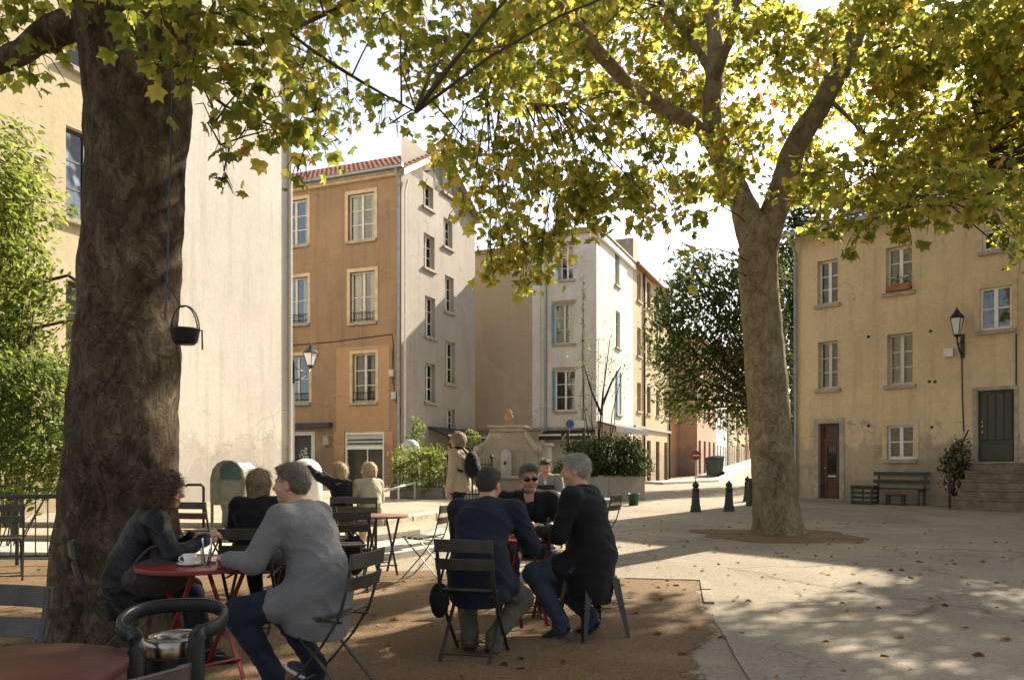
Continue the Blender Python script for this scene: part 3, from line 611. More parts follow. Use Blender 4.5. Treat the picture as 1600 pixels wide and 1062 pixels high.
mb = MB(); mb.tube([(.07, 2.2, 11.6), (.07, 2.2, .1)], .06, 8); mb.build('downpipe', M['iron'], oc)
mb = MB(); mb.tube([(.07, 9.2, 11.6), (.07, 9.2, .1)], .06, 8); mb.build('downpipe', M['iron'], oc)
mb = MB(); mb.box(.002, .12, 0, 9.6, 3.0, 3.14); mb.build('string_course', M['sill'], oc)
mb = MB(); mb.box(-1.6, -.1, .3, 1.6, 11.7, 13.2); mb.build('chimney', M['sill'], oc)
ru = thing('rust_annex', 'narrow rust brown annex with a small wall lamp at the street corner', 'building', (7.6 + 2.55, 52.0, .3), AX)
f = Fac(ru, (0, 0), (1, 0), -3.5, 0, 7.0, z0=-1); g = Fac(ru, (0, 0), (0, 1), 0, 4, 7.0, z0=-1); f.wall(M['rust_wall']); g.wall(M['rust_wall'])
mb = MB(); mb.box(-3.5, .1, -.1, 4, 7.0, 7.15); mb.build('roof', M['dkroof'], ru)
mb = MB(); rr = random.Random(3)
for k in range(5): mb.tube([f.pt(-.55 + .2 * math.sin(i * 1.3 + k * 1.7), 1.0 + k * .3 + .05 * i, -.012) for i in range(7)], .03, 4)
mb.build('graffiti', M['graffiti_yellow'], ru)
mb = MB(); f.box(mb, -.75, -.45, 3.0, 3.3, -.25, -.002); mb.build('wall_lamp', M['silver'], ru, bevel=.05)
pk_, f, g = street_house('pink_house', 'plain pink plaster house front behind the no entry sign', (12.9, 55.5, .5), 9, 6.5, 9.5, 'street_pink', 4, 3, seed=8)
mb = MB(); f.box(mb, -2.9, -1.7, 0, 2.6, -.03, -.001); mb.build('walled_door', M['street_pink'], pk_)
names = [('white_wall', 'pale street house behind the row of dark wheeled bins'), ('beige', 'beige street house third along the climbing street'), ('street_cream', 'cream street house fourth along the climbing street'), ('rust_wall', 'brown street house fifth along the climbing street'), ('street_pink', 'pinkish house at the far top of the street')]
q = Vector((12.9, 55.5)) + Vector((.383, .924)) * 9.05
for k, (m_, lab) in enumerate(names):
    street_house('street_house', lab, (q.x + .15 * k, q.y, gz(q.y) - .3), 9.0, 8, 9.5 + (k % 3) * 1.1, m_, 4, 3, seed=20 + k, rz=R(-20.5)); q = q + Vector((.35, .937)) * 9.1
# ---------------------------------------------------------------- yellow house on the right
HB = G(1242, 779); HR = math.atan2(-.734, .679)
yh = thing('yellow_house', 'weathered yellow plaster house with bench and front steps', 'building', (HB.x, HB.y, 0), HR)
EZ = 8.35
f = Fac(yh, (0, 0), (1, 0), 0, 12, EZ); g = Fac(yh, (0, 0), (0, 1), 0, 7, EZ)
f.win((1277, 406, 1309, 475), 3, 'white', curtain=0, d=.2); f.win((1384, 384, 1425, 456), 3, 'white', curtain=.2, d=.2)
f.win((1278, 533, 1309, 607), 3, 'paint', curtain=.2, d=.2); f.win((1386, 521, 1426, 601), 3, 'paint', curtain=.3, d=.2)
f.win((1386, 664, 1428, 717), 2, 'white', curtain=0, d=.1, surr='lightsurr'); f.win((1531, 448, 1581, 515), 2, 'white', curtain=0, d=.06, surr='lightsurr'); f.win((1535, 358, 1580, 390), 1, 'white', curtain=0, d=.06, surr='lightsurr')
d1 = f.hole(f.rect((1279, 661, 1312, 779))); d2 = f.hole(f.rect((1526, 609, 1585, 721)))
f.wall(M['house'])
mb = MB(); mb.add([(0, 0, -.5), (0, 7, -.5), (0, 7, EZ), (0, 0, EZ), (12, 7, -.5), (12, 7, EZ), (12, 0, -.5), (12, 0, EZ), (0, 7, EZ + 2.4), (12, 7, EZ + 2.4)], [(0, 1, 2, 3), (1, 4, 5, 2), (4, 6, 7, 5), (3, 2, 8), (7, 9, 5), (2, 5, 9, 8)]); mb.build('wall', M['house'], yh)
sl = Vector((0, 7, 2.4)).normalized()
mb = MB(); mb.prism([(-.5, EZ - .1), (-.5, EZ + .02), (7.1, EZ + 2.6), (7.1, EZ + 2.45)], -.35, 12.3, lambda x, y, h: (h, x, y)); ro = mb.build('roof', M['sill'], yh)
tiles(ro, (-.35, -.5, EZ + .03), (1, 0, 0), sl, 57, 20, .22, .38, M['dkroof'])
mb = MB(); mb.tube([(-.35, -.58, EZ - .04), (12.3, -.58, EZ - .04)], .075, 8); mb.build('gutter', M['zinc'], yh)
mb = MB(); mb.tube([(.06, -.5, EZ - .1), (.06, -.1, EZ - .5), (.06, -.08, .3)], .05, 8); mb.build('downpipe', M['zinc'], yh)
# brown door
u0, u1, z0, z1 = d1; h = z1 - z0; zt = z1 - h * .24
mb = MB(); f.box(mb, u0, u0 + .1, z0, z1, .12, .2); f.box(mb, u1 - .05, u1, z0, z1, .12, .2); f.box(mb, u0 + .1, u1 - .05, zt, zt + .08, .12, .2); f.box(mb, u0 + .1, u1 - .05, z1 - .06, z1, .12, .2); f.box(mb, u0 + .1, u1 - .05, zt + .08, z1 - .06, .17, .2)
da = u0 + .1; db = u1 - .05
for (a, b, c, d) in ((da, da + .11, z0, zt), (db - .11, db, z0, zt), (da + .11, db - .11, z0, z0 + .25), (da + .11, db - .11, z0 + h * .27, z0 + h * .33), (da + .11, db - .11, zt - .13, zt), (da + .11, db - .11, z0 + .25, z0 + h * .27)): f.box(mb, a, b, c, d, .14 if d - c != h * .27 - .25 else .165, .2)
dm = mb.build('door', M['red_door'], yh)
mb = MB(); f.box(mb, da + .11, db - .11, z0 + h * .33, zt - .13, .17, .176); mb.build('pane', M['glass'], dm)
mb = MB()
for i in range(5):
    a = da + .13 + (db - da - .26) * i / 4; f.box(mb, a - .008, a + .008, z0 + h * .33, zt - .13, .15, .165)
for i in range(1, 4): z = z0 + h * .33 + (zt - .13 - z0 - h * .33) * i / 4; f.box(mb, da + .11, db - .11, z - .008, z + .008, .148, .163)
mb.build('grille', M['iron'], dm)
mb = MB(); f.box(mb, (da + db) / 2 - .12, (da + db) / 2 + .12, z0 + h * .29, z0 + h * .31, .13, .139); mb.build('letter_slot', M['silver'], dm)
mb = MB(); f.box(mb, u0 - .14, u0 - .002, z0, z1 + .14, -.03, .02); f.box(mb, u1 + .002, u1 + .14, z0, z1 + .14, -.03, .02); f.box(mb, u0 - .002, u1 + .002, z1 + .002, z1 + .14, -.03, .02); mb.build('door_surround', M['sill'], dm)
mb = MB(); mb.lathe([(.0, 0), (.03, .01), (.03, .05), (.0, .06)], 10, (0, 0, 0)); hd = mb.build('handle', M['chrome'], dm); hd.location = f.pt(da + .06, z0 + h * .4, .13); hd.rotation_euler = (R(90), 0, 0)
# olive double door above the steps
u0, u1, z0, z1 = d2; h = z1 - z0; um = (u0 + u1) / 2
mb = MB(); f.box(mb, u0, u1, z0, z1, .13, .18); dm = mb.build('door', M['olive_door'], yh)
for i in range(4):
    mb = MB(); a = u0 + .05 + (u1 - u0 - .1) * i / 4; b = a + (u1 - u0 - .1) / 4 - .03
    f.box(mb, a, b, z0 + h * .3, z1 - .08, .105, .128); mb.build('panel', M['olive_door'], dm, bevel=.012)
mb = MB(); f.box(mb, u0 + .05, u1 - .05, z0 + .05, z0 + h * .27, .105, .128); mb.build('panel', M['olive_door'], dm, bevel=.012)
mb = MB(); f.box(mb, um - .2, um + .12, z0 + h * .25, z0 + h * .262, .09, .104); mb.build('letter_slot', M['iron'], dm)
for z in (.42, .5, .56):
    mb = MB(); f.box(mb, u0 + .09, u0 + .13, z0 + h * z - .03, z0 + h * z + .03, .07, .104); mb.build('lock', M['chrome'], dm, bevel=.008)
mb = MB(); f.box(mb, u0 - .09, u0 - .002, z0, z1 + .09, -.03, .02); f.box(mb, u1 + .002, u1 + .09, z0, z1 + .09, -.03, .02); f.box(mb, u0, u1, z1 + .002, z1 + .09, -.03, .02); mb.build('door_surround', M['sill'], dm)
# holes, boxes, conduits, patches
for px, py in ((1357, 526), (1454, 517), (1357, 665), (1456, 667), (1452, 596), (1461, 596)):
    u, z = f.uz(px, py); mb = MB(); mb.lathe([(.045, -.01), (.045, .004)], 12); o = mb.build('vent_hole', M['shades'], yh); o.location = f.pt(u, z, 0); o.rotation_euler = (R(90), 0, 0)
f.cable([(1503, 560), (1504, 620), (1506, 674)], 'iron', .016); f.cable([(1588, 521), (1588, 607)], 'iron', .016)
u, z = f.uz(1484, 551); mb = MB(); f.box(mb, u - .12, u + .12, z - .12, z + .12, -.12, -.001); mb.build('junction_box', M['silver'], yh, bevel=.01)
u0, u1, z0, z1 = f.rect((1519, 606, 1524, 800)); mb = MB(); f.box(mb, f.uz(1502, 0)[0], f.uz(1521, 0)[0], -.2, f.uz(1512, 676)[1], -.035, -.001); mb.build('plaster_patch', M['house'], yh)
# window box of geraniums
u, z = f.uz(1404, 456)
# steps
u0 = f.uz(1519, 0)[0]; u1 = u0 + 3.4; zt = d2[2] - .02; zb = gz(HB.y - 4) - .1
nst = 5; zs = f.uz(1550, 789)[1]
stp = thing('front_steps', 'worn stone front steps rising to the olive green double door', 'steps', (0, 0, 0), 0); stp.location = yh.location; stp.rotation_euler = yh.rotation_euler
for i in range(nst):
    mb = MB(); a = zs + (zt - zs) * i / nst; b = zs + (zt - zs) * (i + 1) / nst; dpt = .28 * (nst - i)
    f.box(mb, u0, u1, a - (.3 if i == 0 else 0), b - .05, -dpt, -.004); f.box(mb, u0 - .02, u1, b - .05, b, -dpt - .025, -.004); mb.build('step', M['step_brown'], stp, bevel=.012)
hr = thing('handrail', 'thin black iron handrail beside the stone front steps', 'railing', yh.location, HR)
mb = MB(); mb.tube([f.pt(u0 - .06, zs - .1, -1.5), f.pt(u0 - .06, zs + .95, -1.5)], .022, 8); mb.build('post', M['iron'], hr); mb = MB(); mb.tube([f.pt(u0 - .06, zs + .95, -1.5), f.pt(u0 - .06, zt + .85, -.1)], .02, 8); mb.build('rail', M['iron'], hr)
# lamp on the yellow house
u, z = f.uz(1504, 548); p = yh.location + Matrix.Rotation(HR, 3, 'Z') @ Vector(f.pt(u, z + .35, -.002))
lantern('wall_lamp', 'black wall lantern on an iron bracket on the yellow house', p, HR + math.pi, .42, .72, .72)
FH = f
# taller tiled house behind
th = thing('tiled_house', 'taller house with clay tile roof rising behind the yellow house', 'building', (HB.x + .679 * .25 + .734 * 2.4, HB.y + .679 * 2.4 - .734 * .25, 0), HR)
f = Fac(th, (0, 0), (1, 0), 0, 12, 9.9); f.wall(M['house']); mb = MB(); mb.add([(0, 0, 0), (0, 8, 0), (0, 8, 9.9), (0, 0, 9.9), (0, 4, 11.9), (12, 0, 0), (12, 8, 0), (12, 8, 9.9), (12, 0, 9.9), (12, 4, 11.9)], [(0, 1, 2, 4, 3), (5, 6, 7, 9, 8), (1, 6, 7, 2)]); mb.build('wall', M['house'], th)
sl = Vector((0, 4, 2.0)).normalized()
mb = MB(); mb.prism([(-.3, 9.75), (-.3, 9.87), (4, 12.0), (8.3, 9.87), (8.3, 9.75), (4, 11.88)], -.3, 12.3, lambda x, y, h: (h, x, y)); ro = mb.build('roof', M['sill'], th)
tiles(ro, (-.3, -.3, 9.88), (1, 0, 0), sl, 57, 13, .22, .37, M['tile'])
mb = MB(); mb.tube([(-.3, -.38, 9.82), (12.3, -.38, 9.82)], .08, 8); mb.build('gutter', M['zinc'], th)
# ---------------------------------------------------------------- long house on the left
LB = Vector(((455 - 800) / F * 22.2, 22.2)); LO = LB - Vector((.383, .924)) * 4.6
bw = thing('blank_wall_house', 'tall house with a bare pale rendered wall behind the big trunk', 'building', (LO.x, LO.y, 0), AX)
f = Fac(bw, (0, 0), (0, 1), 0, 4.6, 16); f.wall(M['big_white'])
mb = MB(); mb.add([(-9, 0, -.5), (0, 0, -.5), (0, 0, 16), (-9, 0, 16), (0, 4.6, -.5), (-9, 4.6, -.5), (-9, 4.6, 16), (0, 4.6, 16)], [(0, 1, 2, 3), (4, 5, 6, 7), (5, 0, 3, 6)]); mb.build('wall', M['big_white'], bw)
mb = MB(); mb.box(-9.2, .25, -.05, 4.8, 16, 16.2); mb.build('roof', M['sill'], bw)
mb = MB(); mb.tube([(.05, 4.5, 16), (.05, 4.5, .2)], .05, 8); mb.build('downpipe', M['paint'], bw)
LF = f
ch = thing('cream_house', 'cream plaster house with dark framed windows at the left edge', 'building', (LO.x - .383 * .02, LO.y - .924 * .02, 0), AX)
f = Fac(ch, (.06, 0), (0, 1), -9, 0, 15); w_ = f.rect((103, 205, 150, 346))
for (a, b) in ((w_[2], w_[3]),):
    st_ = f.uz(126, 205)[1] - f.uz(126, 441)[1]
    for k in (1, 0, -1):
        for du in (0, -3.1, -6.2): f.win((w_[0] + du, w_[0] + du + 1.05, a + k * st_, b + k * st_), 3, 'dkframe', curtain=0, d=.12, raw=True, blind=.95 if k == -1 else None)
f.wall(M['cream'])
mb = MB(); mb.add([(-9, -9, -.5), (.06, -9, -.5), (.06, -9, 15), (-9, -9, 15), (-9, 0, -.5), (-9, 0, 15)], [(0, 1, 2, 3), (4, 0, 3, 5)]); mb.build('wall', M['cream'], ch)
mb = MB(); mb.box(-9.2, .3, -9.2, -.06, 15, 15.2); mb.build('roof', M['sill'], ch)
p = Matrix.Rotation(AX, 3, 'Z') @ Vector((.03, 4.64, LF.uz(452, 570)[1] + .05)) + bw.location
lt = lantern('wall_lamp', 'white glass lantern on an arm beyond the pale wall corner', p, AX, .8, .60, .85)
mb = MB(); mb.tube([(.0, .03, -.5), (.0, .03, -3.4)], .03, 8); mb.build('conduit', M['zinc'], lt)
# ================================================================ TREES
def trunk_mesh(name, path, radii, m, nseg=40, step=.05, amp=.03, flare=0, parent=None, fs=3.0, seed=0):
    path = [Vector(p) for p in path]; n = len(path)
    # Catmull-Rom resample
    def cr(t):
        i = min(int(t), n - 2); u = t - i; p0, p1, p2, p3 = path[max(i - 1, 0)], path[i], path[i + 1], path[min(i + 2, n - 1)]
        return .5 * ((2 * p1) + (p2 - p0) * u + (2 * p0 - 5 * p1 + 4 * p2 - p3) * u * u + (3 * p1 - p0 - 3 * p2 + p3) * u ** 3)
    def rad(t): i = min(int(t), n - 2); u = t - i; u = u * u * (3 - 2 * u); return radii[i] * (1 - u) + radii[i + 1] * u
    L = sum((path[i + 1] - path[i]).length for i in range(n - 1)); k = max(4, int(L / step))
    pts = [cr(i / k * (n - 1)) for i in range(k + 1)]; mb = MB(); ref = Vector((1, 0, 0))
    for i, p in enumerate(pts):
        d = (pts[min(i + 1, k)] - pts[max(i - 1, 0)]).normalized()
        if abs(ref.dot(d)) > .95: ref = Vector((0, 1, 0))
        x = (ref - d * ref.dot(d)).normalized(); y = d.cross(x); ref = x; r = rad(i / k * (n - 1)); h = p.z - path[0].z
        for j in range(nseg):
            a = 2 * math.pi * j / nseg; dr = x * math.cos(a) + y * math.sin(a); q = p + dr * r
            e = mnoise.fractal(q * fs + Vector((seed, 0, 0)), 1, 2, 5) * amp + mnoise.noise(q * .8 + Vector((seed, 5, 0))) * amp * .8
            e += max(0, mnoise.noise(Vector((q.x * 5, q.y * 5, q.z * 2.2 + seed))) - .25) * amp * 1.3
            if flare: e += r * flare * math.exp(-h / .22) * (1 + .55 * math.sin(a * 5 + seed) + .3 * math.sin(a * 3 + 1))
            mb.v.append(tuple(p + dr * (r + e)))
    for i in range(k):
        for j in range(nseg):
            a, b = i * nseg + j, i * nseg + (j + 1) % nseg; mb.f.append((a, b, b + nseg, a + nseg))
    mb.f.append(tuple(k * nseg + j for j in range(nseg)))
    o = mb.build(name, m, parent, True); o['path'] = 0; del o['path']
    return o, pts
PLANE = [(90, 1), (76, .74), (68, .66), (60, .70), (44, .93), (31, .68), (18, .58), (4, .62), (-16, .74), (-50, .42), (-90, .2), (-130, .42), (196, .74), (176, .62), (162, .58), (149, .68), (136, .93), (120, .70), (112, .66), (104, .74)]
def leaf_shape(pl=PLANE, fold=.12):
    o = [(0, 0, 0)] + [(r * math.cos(R(a)) * .5, r * math.sin(R(a)) * .5 + .12, -fold * abs(math.cos(R(a))) * r + (.05 if i % 2 else 0) - .1 * max(0, r * math.sin(R(a)))) for i, (a, r) in enumerate(pl)]
    n = len(pl); return np.array(o, np.float32), np.array([(0, 1 + i, 1 + (i + 1) % n) for i in range(n)], np.int32)
OVAL = [(90, 1), (40, .5), (-40, .42), (-90, .6), (-140, .42), (140, .5)]
nrng = np.random.default_rng(12)
def rot_frames(n, droop, rg, down=None):
    """leaf frames: tip direction (y) hanging, normal (z) scattered"""
    th = rg.uniform(0, 2 * np.pi, n); el = np.radians(rg.normal(-droop, 28, n))
    y = np.stack([np.cos(th) * np.cos(el), np.sin(th) * np.cos(el), np.sin(el)], 1)
    up = np.stack([rg.normal(0, .55, n), rg.normal(0, .55, n), np.ones(n)], 1)
    x = np.cross(y, up); x /= np.linalg.norm(x, axis=1, keepdims=True); z = np.cross(x, y)
    return np.stack([x, y, z], 2)   # columns
def leaves_mesh(name, pos, size, cols, m, parent=None, shape=PLANE, droop=35, seed=1, kind='stuff', fold=.12, frames=None):
    rg = np.random.default_rng(seed); v, t = leaf_shape(shape, fold); n = len(pos)
    Fm = frames if frames is not None else rot_frames(n, droop, rg)
    vv = np.repeat(v[None], n, 0); vv[:, :, 2] *= rg.uniform(-.4, 2.6, (n, 1)); vv[:, :, 0] *= rg.uniform(.78, 1.12, (n, 1)); vv[:, :, 2] -= rg.uniform(-.1, .5, (n, 1)) * np.maximum(vv[:, :, 1], 0) ** 2
    V = np.einsum('nij,nkj->nki', Fm, vv) * size[:, None, None] + pos[:, None, :]
    nv = len(v); T = (t[None] + (np.arange(n) * nv)[:, None, None]).reshape(-1, 3)
    me = bpy.data.meshes.new(name); me.vertices.add(n * nv); me.vertices.foreach_set('co', V.astype(np.float32).ravel())
    me.loops.add(len(T) * 3); me.polygons.add(len(T)); me.loops.foreach_set('vertex_index', T.astype(np.int32).ravel())
    me.polygons.foreach_set('loop_start', np.arange(0, len(T) * 3, 3, dtype=np.int32)); me.polygons.foreach_set('loop_total', np.full(len(T), 3, np.int32))
    ca = me.color_attributes.new('Col', 'FLOAT_COLOR', 'POINT'); cc = np.concatenate([np.repeat(cols, nv, 0), np.ones((n * nv, 1))], 1)
    ca.data.foreach_set('color', cc.astype(np.float32).ravel()); me.materials.append(m); me.update(); me.validate()
    return ob(name, me, parent, kind=kind)
PAL = np.array([(.12, .142, .026), (.175, .185, .032), (.245, .23, .042), (.31, .265, .055), (.34, .26, .06), (.26, .14, .04)])
def leaf_cols(n, rg, w=(.26, .3, .22, .13, .06, .03)):
    i = rg.choice(len(w), n, p=np.array(w) / sum(w)); return PAL[i] * rg.uniform(.75, 1.25, (n, 1))
def clump_points(clumps, rg, dens):
    """clumps: (x,y,z,r) world; leaves sit on a few sub-sprays per clump so that gaps remain"""
    out = []
    for (x, y, z, r, k) in clumps:
        n = max(6, int(dens * k * r ** 2)); ns = max(4, int(n / 20))
        d = rg.normal(0, 1, (ns, 3)); d /= np.linalg.norm(d, axis=1, keepdims=True); c = d * (r * rg.uniform(.15, 1, (ns, 1)) ** .6) * [1, 1, .68]
        s = rg.integers(0, ns, n); p = c[s] + rg.normal(0, 1, (n, 3)) * [.17, .17, .12] * min(1, r / .5 + .3)
        out.append(p + [x, y, z])
    return np.concatenate(out)
def plane_tree(name, label, loc, trunk, trunk_r, mtrunk, limbs, clumps, dens, lsize, seed, extra, flare, nseg=44, tstep=.05, wts=None, amp=.03):
    t = thing(name, label, 'tree', loc); off = Vector(loc); rg = np.random.default_rng(seed); sk = []
    o, pts = trunk_mesh('trunk', [Vector(p) - off for p in trunk], trunk_r, mtrunk, nseg, tstep, amp, flare, t, seed=seed); sk += [p + off for p in pts[len(pts) // 2:]]
    for lp, lr in limbs:
        o, pts = trunk_mesh('limb', [Vector(p) - off for p in lp], lr, mtrunk, 18 if lr[0] > .06 else 8, .08, .02 if lr[0] > .06 else .004, 0, t, seed=seed + 3); sk += [p + off for p in pts]
    cl_ = [(*P(px, py, Y), rp / F * Y, k) for px, py, Y, rp, k in clumps] + list(extra)
    ska = np.array([tuple(p) for p in sk]); mb = MB()
    for (x, y, z, r, k) in cl_:
        c = np.array((x, y, z)); dd = np.linalg.norm(ska - c, axis=1); q = Vector(ska[int(np.argmin(dd))]); c = Vector(c)
        mid = q.lerp(c, .5) + Vector((rg.normal(0, .12), rg.normal(0, .12), .10 * (c - q).length)); L = (c - q).length
        seg = [q, q.lerp(mid, .5) + Vector((0, 0, .02 * L)), mid, mid.lerp(c, .55), c]; r0 = min(.022, .006 + .004 * L)
        mb.tube([p - off for p in seg], [r0, r0 * .8, r0 * .6, r0 * .45, .005], 5)
        for j in range(6):
            e = c + Vector(rg.normal(0, .55, 3)) * r * Vector((1, 1, .6)).length / 1.5; s_ = mid.lerp(c, rg.uniform(.2, 1)); mb.tube([s_ - off, s_.lerp(e, .5) + Vector((0, 0, .04)) - off, e - Vector((0, 0, .05)) - off], [.005, .004, .002], 4)
    mb.build('twigs', M['twig'], t, True, kind='stuff')
    pos = clump_points(cl_, rg, dens); n = len(pos); size = lsize * rg.uniform(.5, 1.3, n); cols = leaf_cols(n, rg, wts or (.26, .3, .22, .13, .06, .03))
    fr = rot_frames(n, 38, rg)
    # the leaves that show largest become single parts
    px = 800 + pos[:, 0] / pos[:, 1] * F; py = 722 - (pos[:, 2] - HC) / pos[:, 1] * F; vis = (px > 0) & (px < 1600) & (py > 0) & (py < 700) & (pos[:, 1] > 1)
    score = np.where(vis, size / np.maximum(pos[:, 1], .5), -1); top = np.argsort(-score)[:300]; rest = np.ones(n, bool); rest[top] = False
    leaves_mesh('foliage', pos[rest] - np.array(loc), size[rest], cols[rest], M['leaf'], t, seed=seed, frames=fr[rest])
    protos = []
    for k in range(6):
        l = leaves_mesh('leaf', np.zeros((1, 3)), np.ones(1), PAL[[min(k, 4)]] * (1.1 if k == 5 else .95), M['leaf'], None, kind=None, frames=np.eye(3)[None]); protos.append(l.data); bpy.data.objects.remove(l)
    for i in top:
        k = int(np.argmin(np.abs(PAL[:5].sum(1) - cols[i].sum()))); o = bpy.data.objects.new('leaf', protos[k]); COL.objects.link(o); o.parent = t
        mw = np.eye(4); mw[:3, :3] = fr[i] * size[i]; mw[:3, 3] = pos[i] - np.array(loc); o.matrix_local = Matrix(mw.tolist())
    return t
# --- big dark trunk on the left
TL = Vector((-3.06, 6.25, 0)); Yl = 6.25
pl_ = lambda px, py, dy=0: P(px, py, Yl + dy)
base = pl_(180, 990); base.z = -.25
lt_trunk = [base, pl_(183, 900), pl_(190, 760), pl_(196, 600), pl_(204, 440), pl_(212, 280), pl_(216, 140), pl_(217, 20), pl_(219, -110), pl_(225, -260)]
lt_r = [.54, .475, .43, .395, .365, .36, .395, .46, .45, .36]
lt_limbs = [
    ([pl_(190, 40), pl_(110, 38, .1), pl_(60, 62, .2), pl_(30, 85, .3), pl_(-40, 100, .5), pl_(-140, 60, .8)], [.14, .13, .105, .095, .085, .05]),
    ([pl_(225, -160), pl_(330, -330, .4), pl_(520, -520, 1.0), pl_(760, -640, 1.8)], [.27, .2, .14, .07]),
    ([pl_(215, -160), pl_(110, -340, .3), pl_(-60, -520, .4)], [.25, .17, .08]),
    ([pl_(225, -200), pl_(260, -380, -1.0), pl_(420, -560, -2.4), pl_(640, -700, -3.4)], [.22, .16, .1, .05]),
    ([pl_(245, 20), pl_(340, 60, -.3), pl_(400, 66, -.4), pl_(470, 40, -.3), pl_(565, -5, -.1)], [.03, .024, .02, .017, .012]),
    ([pl_(300, -200, .3), pl_(390, -10, .2), pl_(470, 65, .4), pl_(560, 125, .8), pl_(650, 175, 1.2)], [.035, .022, .017, .013, .006]),
    ([pl_(250, 60, -.2), pl_(320, 140, -.4), pl_(380, 180, -.3), pl_(460, 205, -.2)], [.02, .014, .010, .005]),
    ([pl_(318, 60, -.4), pl_(325, 130, -.4), pl_(340, 200, -.4), pl_(352, 280, -.4)], [.010, .006, .005, .003]),
]
lt_cl = [(30, 20, 6.6, 55, 1), (80, 85, 6.5, 30, .7), (45, 120, 6.4, 26, .7), (-30, 60, 6.8, 60, 1), (150, -20, 5.6, 60, 1),
         (250, 40, 5.0, 50, 1), (300, 105, 5.2, 42, .9), (240, 100, 5.2, 26, .5), (330, 20, 5.0, 60, 1), (400, 70, 5.4, 55, 1), (370, 130, 5.4, 48, 1), (430, 150, 5.6, 52, 1), (395, 200, 5.6, 44, .9), (460, 210, 5.8, 40, .8),
         (440, 20, 5.6, 55, .9), (520, 20, 6.2, 50, .8), (510, 220, 6.2, 30, .7), (470, 110, 5.8, 45, .9), (540, 165, 6.8, 26, .5), (590, 165, 7.2, 24, .5), (625, 190, 7.6, 28, .6), (600, 20, 6.8, 34, .6), (340, 180, 5.4, 30, .6), (350, 230, 5.5, 20, .45), (352, 285, 5.6, 9, 2.2), (465, 268, 5.9, 14, 1), (500, 170, 6.0, 30, .5), (655, 10, 7.4, 36, .55), (640, 75, 7.8, 16, .35),
         (200, -60, 5.0, 80, 1), (330, -80, 5.0, 90, 1), (480, -90, 5.6, 90, 1), (620, -80, 6.2, 80, 1), (60, -80, 6.2, 90, 1)]
rg0 = np.random.default_rng(33)
lt_ex = []
for k in range(46):
    a = rg0.uniform(0, 6.28); d = 5.2 * rg0.uniform(.05, 1) ** .5; lt_ex.append((-2.2 + d * math.cos(a), 6.6 + d * math.sin(a) * 1.05, rg0.uniform(6.4, 9.6) - .09 * d * d * .5, rg0.uniform(.6, .95), .55))
for k in range(34):  # unseen leaf clumps over and behind the camera, added to darken the foreground
    lt_ex.append((rg0.uniform(-8, 7), rg0.uniform(-7, 4.2), rg0.uniform(5.2, 8.8), rg0.uniform(.7, 1.1), .5))
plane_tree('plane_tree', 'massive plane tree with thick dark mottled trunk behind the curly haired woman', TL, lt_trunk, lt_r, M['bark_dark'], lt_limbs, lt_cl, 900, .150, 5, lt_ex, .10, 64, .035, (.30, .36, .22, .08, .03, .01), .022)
# --- forked pale tree on the right
TB = G(1215, 832); Yr = TB.y; pr = lambda px, py, dy=0: P(px, py, Yr + dy)
LIMBPX = [(1186, 330), (1150, 298), (1122, 235), (1112, 170), (1118, 90), (1112, 0)], [(1200, 330), (1224, 290), (1245, 225), (1282, 165), (1318, 100), (1345, 30)], [(1128, 250), (1090, 200), (1030, 165), (985, 135), (930, 75), (880, 10)]
def near_limb(px, py):
    m = 1e9
    for pl in LIMBPX:
        for a, b in zip(pl[:-1], pl[1:]):
            for k in range(6): m = min(m, math.hypot(a[0] + (b[0] - a[0]) * k / 5 - px, a[1] + (b[1] - a[1]) * k / 5 - py))
    return m
b0 = pr(1215, 845); b0.z = gz(Yr) - .2
rt_trunk = [b0, pr(1213, 815), pr(1207, 720), pr(1200, 620), pr(1192, 520), pr(1184, 425), pr(1185, 378), pr(1187, 350), pr(1188, 334)]
rt_r = [.46, .40, .375, .36, .345, .335, .325, .25, .12]
rt_limbs = [
    ([pr(1184, 440), pr(1179, 385), pr(1168, 340), pr(1150, 298), pr(1122, 235), pr(1112, 170, .1), pr(1118, 90, .3), pr(1112, 0, .5), pr(1120, -120, .8), pr(1130, -260, 1)], [.20, .265, .25, .215, .185, .16, .145, .13, .09, .05]),
    ([pr(1185, 440), pr(1193, 385), pr(1207, 340), pr(1224, 290), pr(1245, 225, -.1), pr(1282, 165, -.3), pr(1318, 100, -.4), pr(1345, 30, -.5), pr(1368, -60, -.6), pr(1420, -200, -.8)], [.20, .265, .255, .235, .205, .185, .17, .155, .13, .07]),
    ([pr(1128, 250, -.05), pr(1090, 200, -.4), pr(1030, 165, -.9), pr(985, 135, -1.3), pr(930, 75, -1.8), pr(880, 10, -2.2), pr(820, -80, -2.6)], [.12, .125, .122, .113, .105, .09, .05]),
    ([pr(1000, 142, -1.2), pr(940, 150, -1.8), pr(860, 165, -2.4), pr(760, 150, -2.8)], [.05, .03, .022, .01]),
    ([pr(1318, 100, -.4), pr(1390, 60, -.8), pr(1460, 85, -1.3), pr(1530, 150, -1.7)], [.06, .04, .028, .012]),
    ([pr(1368, -40, -.6), pr(1480, 20, -1.2), pr(1520, 160, -1.6), pr(1545, 260, -1.8)], [.06, .035, .02, .01]),
    ([pr(1290, 150, -.3), pr(1340, 200, -.8), pr(1380, 270, -1.2), pr(1400, 330, -1.4)], [.05, .03, .02, .008]),
    ([pr(1115, 120, .2), pr(1080, 60, 1.2), pr(1020, -20, 2.4), pr(960, -150, 3.4)], [.1, .08, .06, .03]),
    ([pr(1345, 20, -.5), pr(1420, -60, .8), pr(1520, -160, 2.2)], [.1, .07, .03]),
    ([pr(1115, 130, .2), pr(1150, 20, -1.2), pr(1160, -150, -3.0)], [.09, .07, .03]),
]
rt_cl = []
